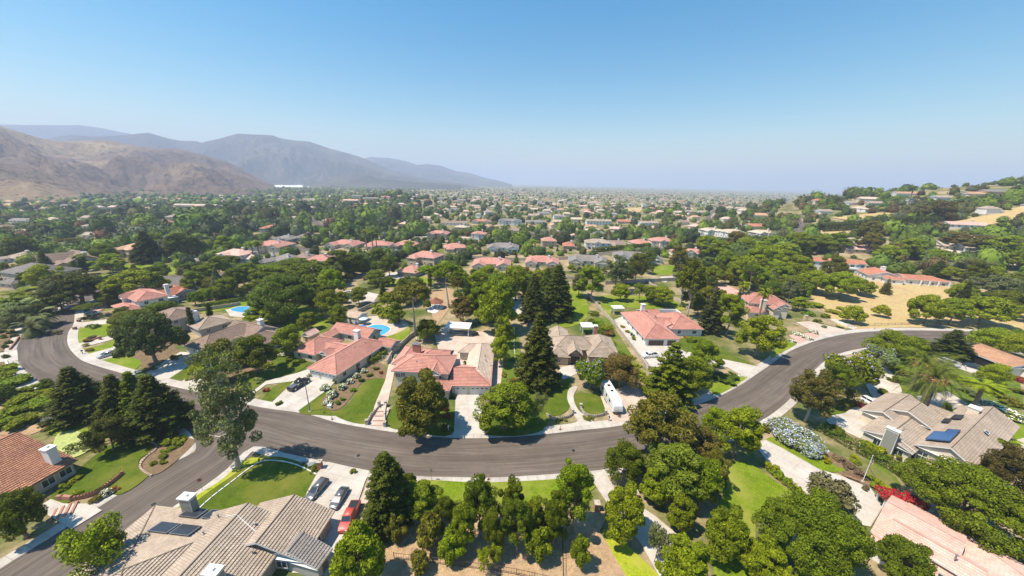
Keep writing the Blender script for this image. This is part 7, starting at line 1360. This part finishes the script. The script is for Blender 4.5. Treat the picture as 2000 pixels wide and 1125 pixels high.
# poles
def upole(px, hpx, label, h_=None, mt=woodm):
    p_ = P(*px); lo = h_ or 11; e = tag(empty('utility_pole', (p_.x, p_.y, p_.z)), label, 'utility pole'); m_ = MB(); m_.tube([(0, 0, -.3), (0, 0, lo)], [.16, .11], 8); m_.build('pole', mt, e); m_ = MB(); m_.box((0, 0, lo - .9), (2.4, .12, .14)); m_.box((0, 0, lo - 1.8), (1.8, .12, .14)); m_.build('crossarm', mt, e); m_ = MB(); m_.tube([(.35, 0, lo - 2.6), (.35, 0, lo - 1.7)], .25, 8); m_.build('transformer', metal, e)
upole((1797, 526), 0, 'leaning grey utility pole above the long white guest house', 14, metal); upole((1256, 458), 0, 'thin utility pole behind the second street houses', 11); upole((608, 470), 0, 'tall thin utility pole beside the tall eucalyptus', 16, metal)
for i, (x, y) in enumerate(((1546, 398), (1549, 408), (1554, 420), (1560, 436))): upole((x + 12, y), 0, ('farthest', 'third', 'second', 'first')[i].replace('farthest', 'last') + ' utility pole along the long straight avenue', 11)
m_ = MB()
# ------------------------------------------------------------------ labels of plants and far houses
def cname(c, far=False):
    r_, g_, b_ = c; s_ = r_ + g_ + b_
    if s_ < .13: return 'very dark green'
    if r_ > g_ * 1.1: return 'reddish brown' if r_ > g_ * 1.7 else 'brown leaved'
    if b_ > .055: return 'grey green' if s_ < .42 else 'silvery green'
    if s_ < .17: return 'dark green'
    if r_ > .18: return 'yellow green'
    if r_ > g_ * .8: return 'olive green'
    return 'bright green' if s_ > .31 else 'mid green'
STOP = {'with', 'and', 'behind', 'beside', 'on', 'above', 'near', 'next', 'between', 'before', 'inside', 'in', 'at', 'under', 'over', 'a', 'the', 'of', 'to', 'short', 'its', 'from', 'by', 'parked'}
SHORT = []
for o in [o for o in COL.objects if o.parent is None and o.get('label') and o.get('category') in ('house', 'car', 'pickup', 'pool', 'gazebo', 'canopy', 'trailer', 'shed', 'sign', 'street lamp', 'flagpole', 'bench', 'arbour', 'mailbox', 'steps')]:
    w_ = o['label'].split(); cut = next((i for i, x in enumerate(w_) if i >= 3 and x in ('with', 'and', 'behind', 'beside', 'on', 'above', 'near', 'next', 'between', 'before', 'inside', 'almost', 'in', 'directly', 'at', 'under', 'parked', 'over', 'opposite', 'half', 'deep', 'among', 'south', 'north', 'against', 'joined', 'below', 'seen', 'covered', 'below', 'of', 'beneath', 'west', 'to', 'just', 'hidden', 'full', 'the', 'peeping')), len(w_)); w_ = w_[:min(cut, 6)]
    while w_[-1] in STOP: w_.pop()
    s_ = ' '.join(w_)
    SHORT.append((s_, o.location.x, o.location.y))
cnt = {}
for s_ in SHORT: cnt[s_[0]] = cnt.get(s_[0], 0) + 1
SHORT = [s_ for s_ in SHORT if cnt[s_[0]] == 1 and len(s_[0].split()) > 1 and s_[0].split()[-1] not in ('tiled', 'roofed', 'grey', 'white', 'small')]
def rel(x, y, lx, ly):
    d = math.hypot(lx, ly); ux, uy = lx / d, ly / d; a_ = (x - lx) * ux + (y - ly) * uy; b_ = (x - lx) * uy - (y - ly) * ux; q = math.hypot(a_, b_)
    if q < 7: return 'close beside'
    if abs(a_) > abs(b_): return 'behind' if a_ > 0 else 'in front of'
    return 'east of' if b_ > 0 else 'west of'
ORD = ['', 'second ', 'third ', 'fourth ', 'fifth ', 'sixth ', 'seventh ', 'eighth ', 'ninth ', 'tenth ', 'eleventh ', 'twelfth ', 'thirteenth ', 'fourteenth ', 'fifteenth ']
def autolabel(items):
    """items: (object, description); adds which landmark it stands by"""
    out = {}
    for o, desc in items:
        x, y = o.location.x, o.location.y; best = sorted(SHORT, key=lambda s_: math.hypot(s_[1] - x, s_[2] - y))[:1][0]; out.setdefault((desc, rel(x, y, best[1], best[2]), best[0]), []).append((math.hypot(best[1] - x, best[2] - y), o))
    for (desc, r_, s_), l_ in out.items():
        l_.sort(key=lambda q: q[0])
        for i, (d_, o) in enumerate(l_):
            t_ = ORD[min(i, 14)] + desc + ' ' + r_ + ' the ' + s_
            if len(l_) > 1 and i == 0: t_ = 'nearer ' + t_ if len(l_) == 2 else 'first ' + t_
            w_ = t_.split()[:16]
            while w_[-1] in STOP: w_.pop()
            o['label'] = ' '.join(w_)
CATS = {'fir_tree': 'fir tree', 'conifer_tree': 'fir tree', 'juniper_tree': 'juniper', 'palm_tree': 'palm tree', 'eucalyptus_tree': 'eucalyptus', 'umbrella_pine': 'pine tree', 'citrus_tree': 'fruit tree', 'cypress_tree': 'cypress', 'pepper_tree': 'pepper tree', 'willow_tree': 'willow', 'oak_tree': 'oak tree'}
its = []
for (e, key, col, H, W_, kind) in TREES:
    d = PROTO[key]['desc'] if kind == 'tree' else SH[key]['desc']
    if 'green' in d or 'dark' in d: d = d.replace('dark ', '')
    size = ('tall ' if H > 14 and 'tall' not in d else ('small ' if H < 5.5 and 'small' not in d and 'tall' not in d else '')) if kind == 'tree' else ''
    cn = cname(col)
    if any(x in d for x in ('white', 'blue', 'red ')): cn = ''
    its.append((e, (size + cn + ' ' + d).strip()))
    if kind == 'tree':
        b = e.name.split('.')[0]; e['category'] = CATS.get(b, 'tree'); e['group'] = b.replace('_', ' ') + 's around the houses'; del e['_k']
    else: e['group'] = 'shrubs of the gardens'
autolabel(its)
rn = {'grey': 'pale grey', 'slate': 'dark grey', 'taupe': 'brown grey', 'sand': 'beige', 'red': 'brick red', 'salmon': 'salmon pink', 'cream': 'cream', 'tan': 'tan'}
autolabel([(e, 'distant ' + rn[rf] + (' gabled', ' hipped', ' two storey')[sh] + ' house') for e, rf, sh, *_ in FARH])
for e, *_ in FARH: e['category'] = 'house'; e['group'] = 'houses of the far suburb'
seen_ = {}
for o in COL.objects:
    l_ = o.get('label')
    if l_ and o.parent is None:
        if l_ in seen_ : 
            seen_[l_] += 1; o['label'] = ' '.join((['', 'another ', 'one more ', 'a further '][min(seen_[l_], 3)] + l_).split()[:16])
        else: seen_[l_] = 0
for e, *_ in TREES:
    pass
# ------------------------------------------------------------------ air
m = bpy.data.materials.new('air'); m.use_nodes = True; t = m.node_tree; t.nodes.clear(); o_ = t.nodes.new('ShaderNodeOutputMaterial'); v = t.nodes.new('ShaderNodeVolumePrincipled')
v.inputs['Color'].default_value = (.68, .78, 1.0, 1); v.inputs['Density'].default_value = .0002; v.inputs['Anisotropy'].default_value = .15; t.links.new(v.outputs[0], o_.inputs[1])
mb = MB(); import itertools
zmax = max((o.matrix_world @ Vector(c_)).z if False else o.location.z + c_[2] for o in COL.objects if o.type == 'MESH' and o.name.startswith(('hills', 'mountains')) for c_ in o.bound_box)
print('zmax', zmax)
mb.box((0, 12000, -12), (40000, 32000, zmax + 32)); hz = mb.build('haze', m); tag(hz, 'pale blue summer haze lying over the valley', 'haze', kind='stuff')
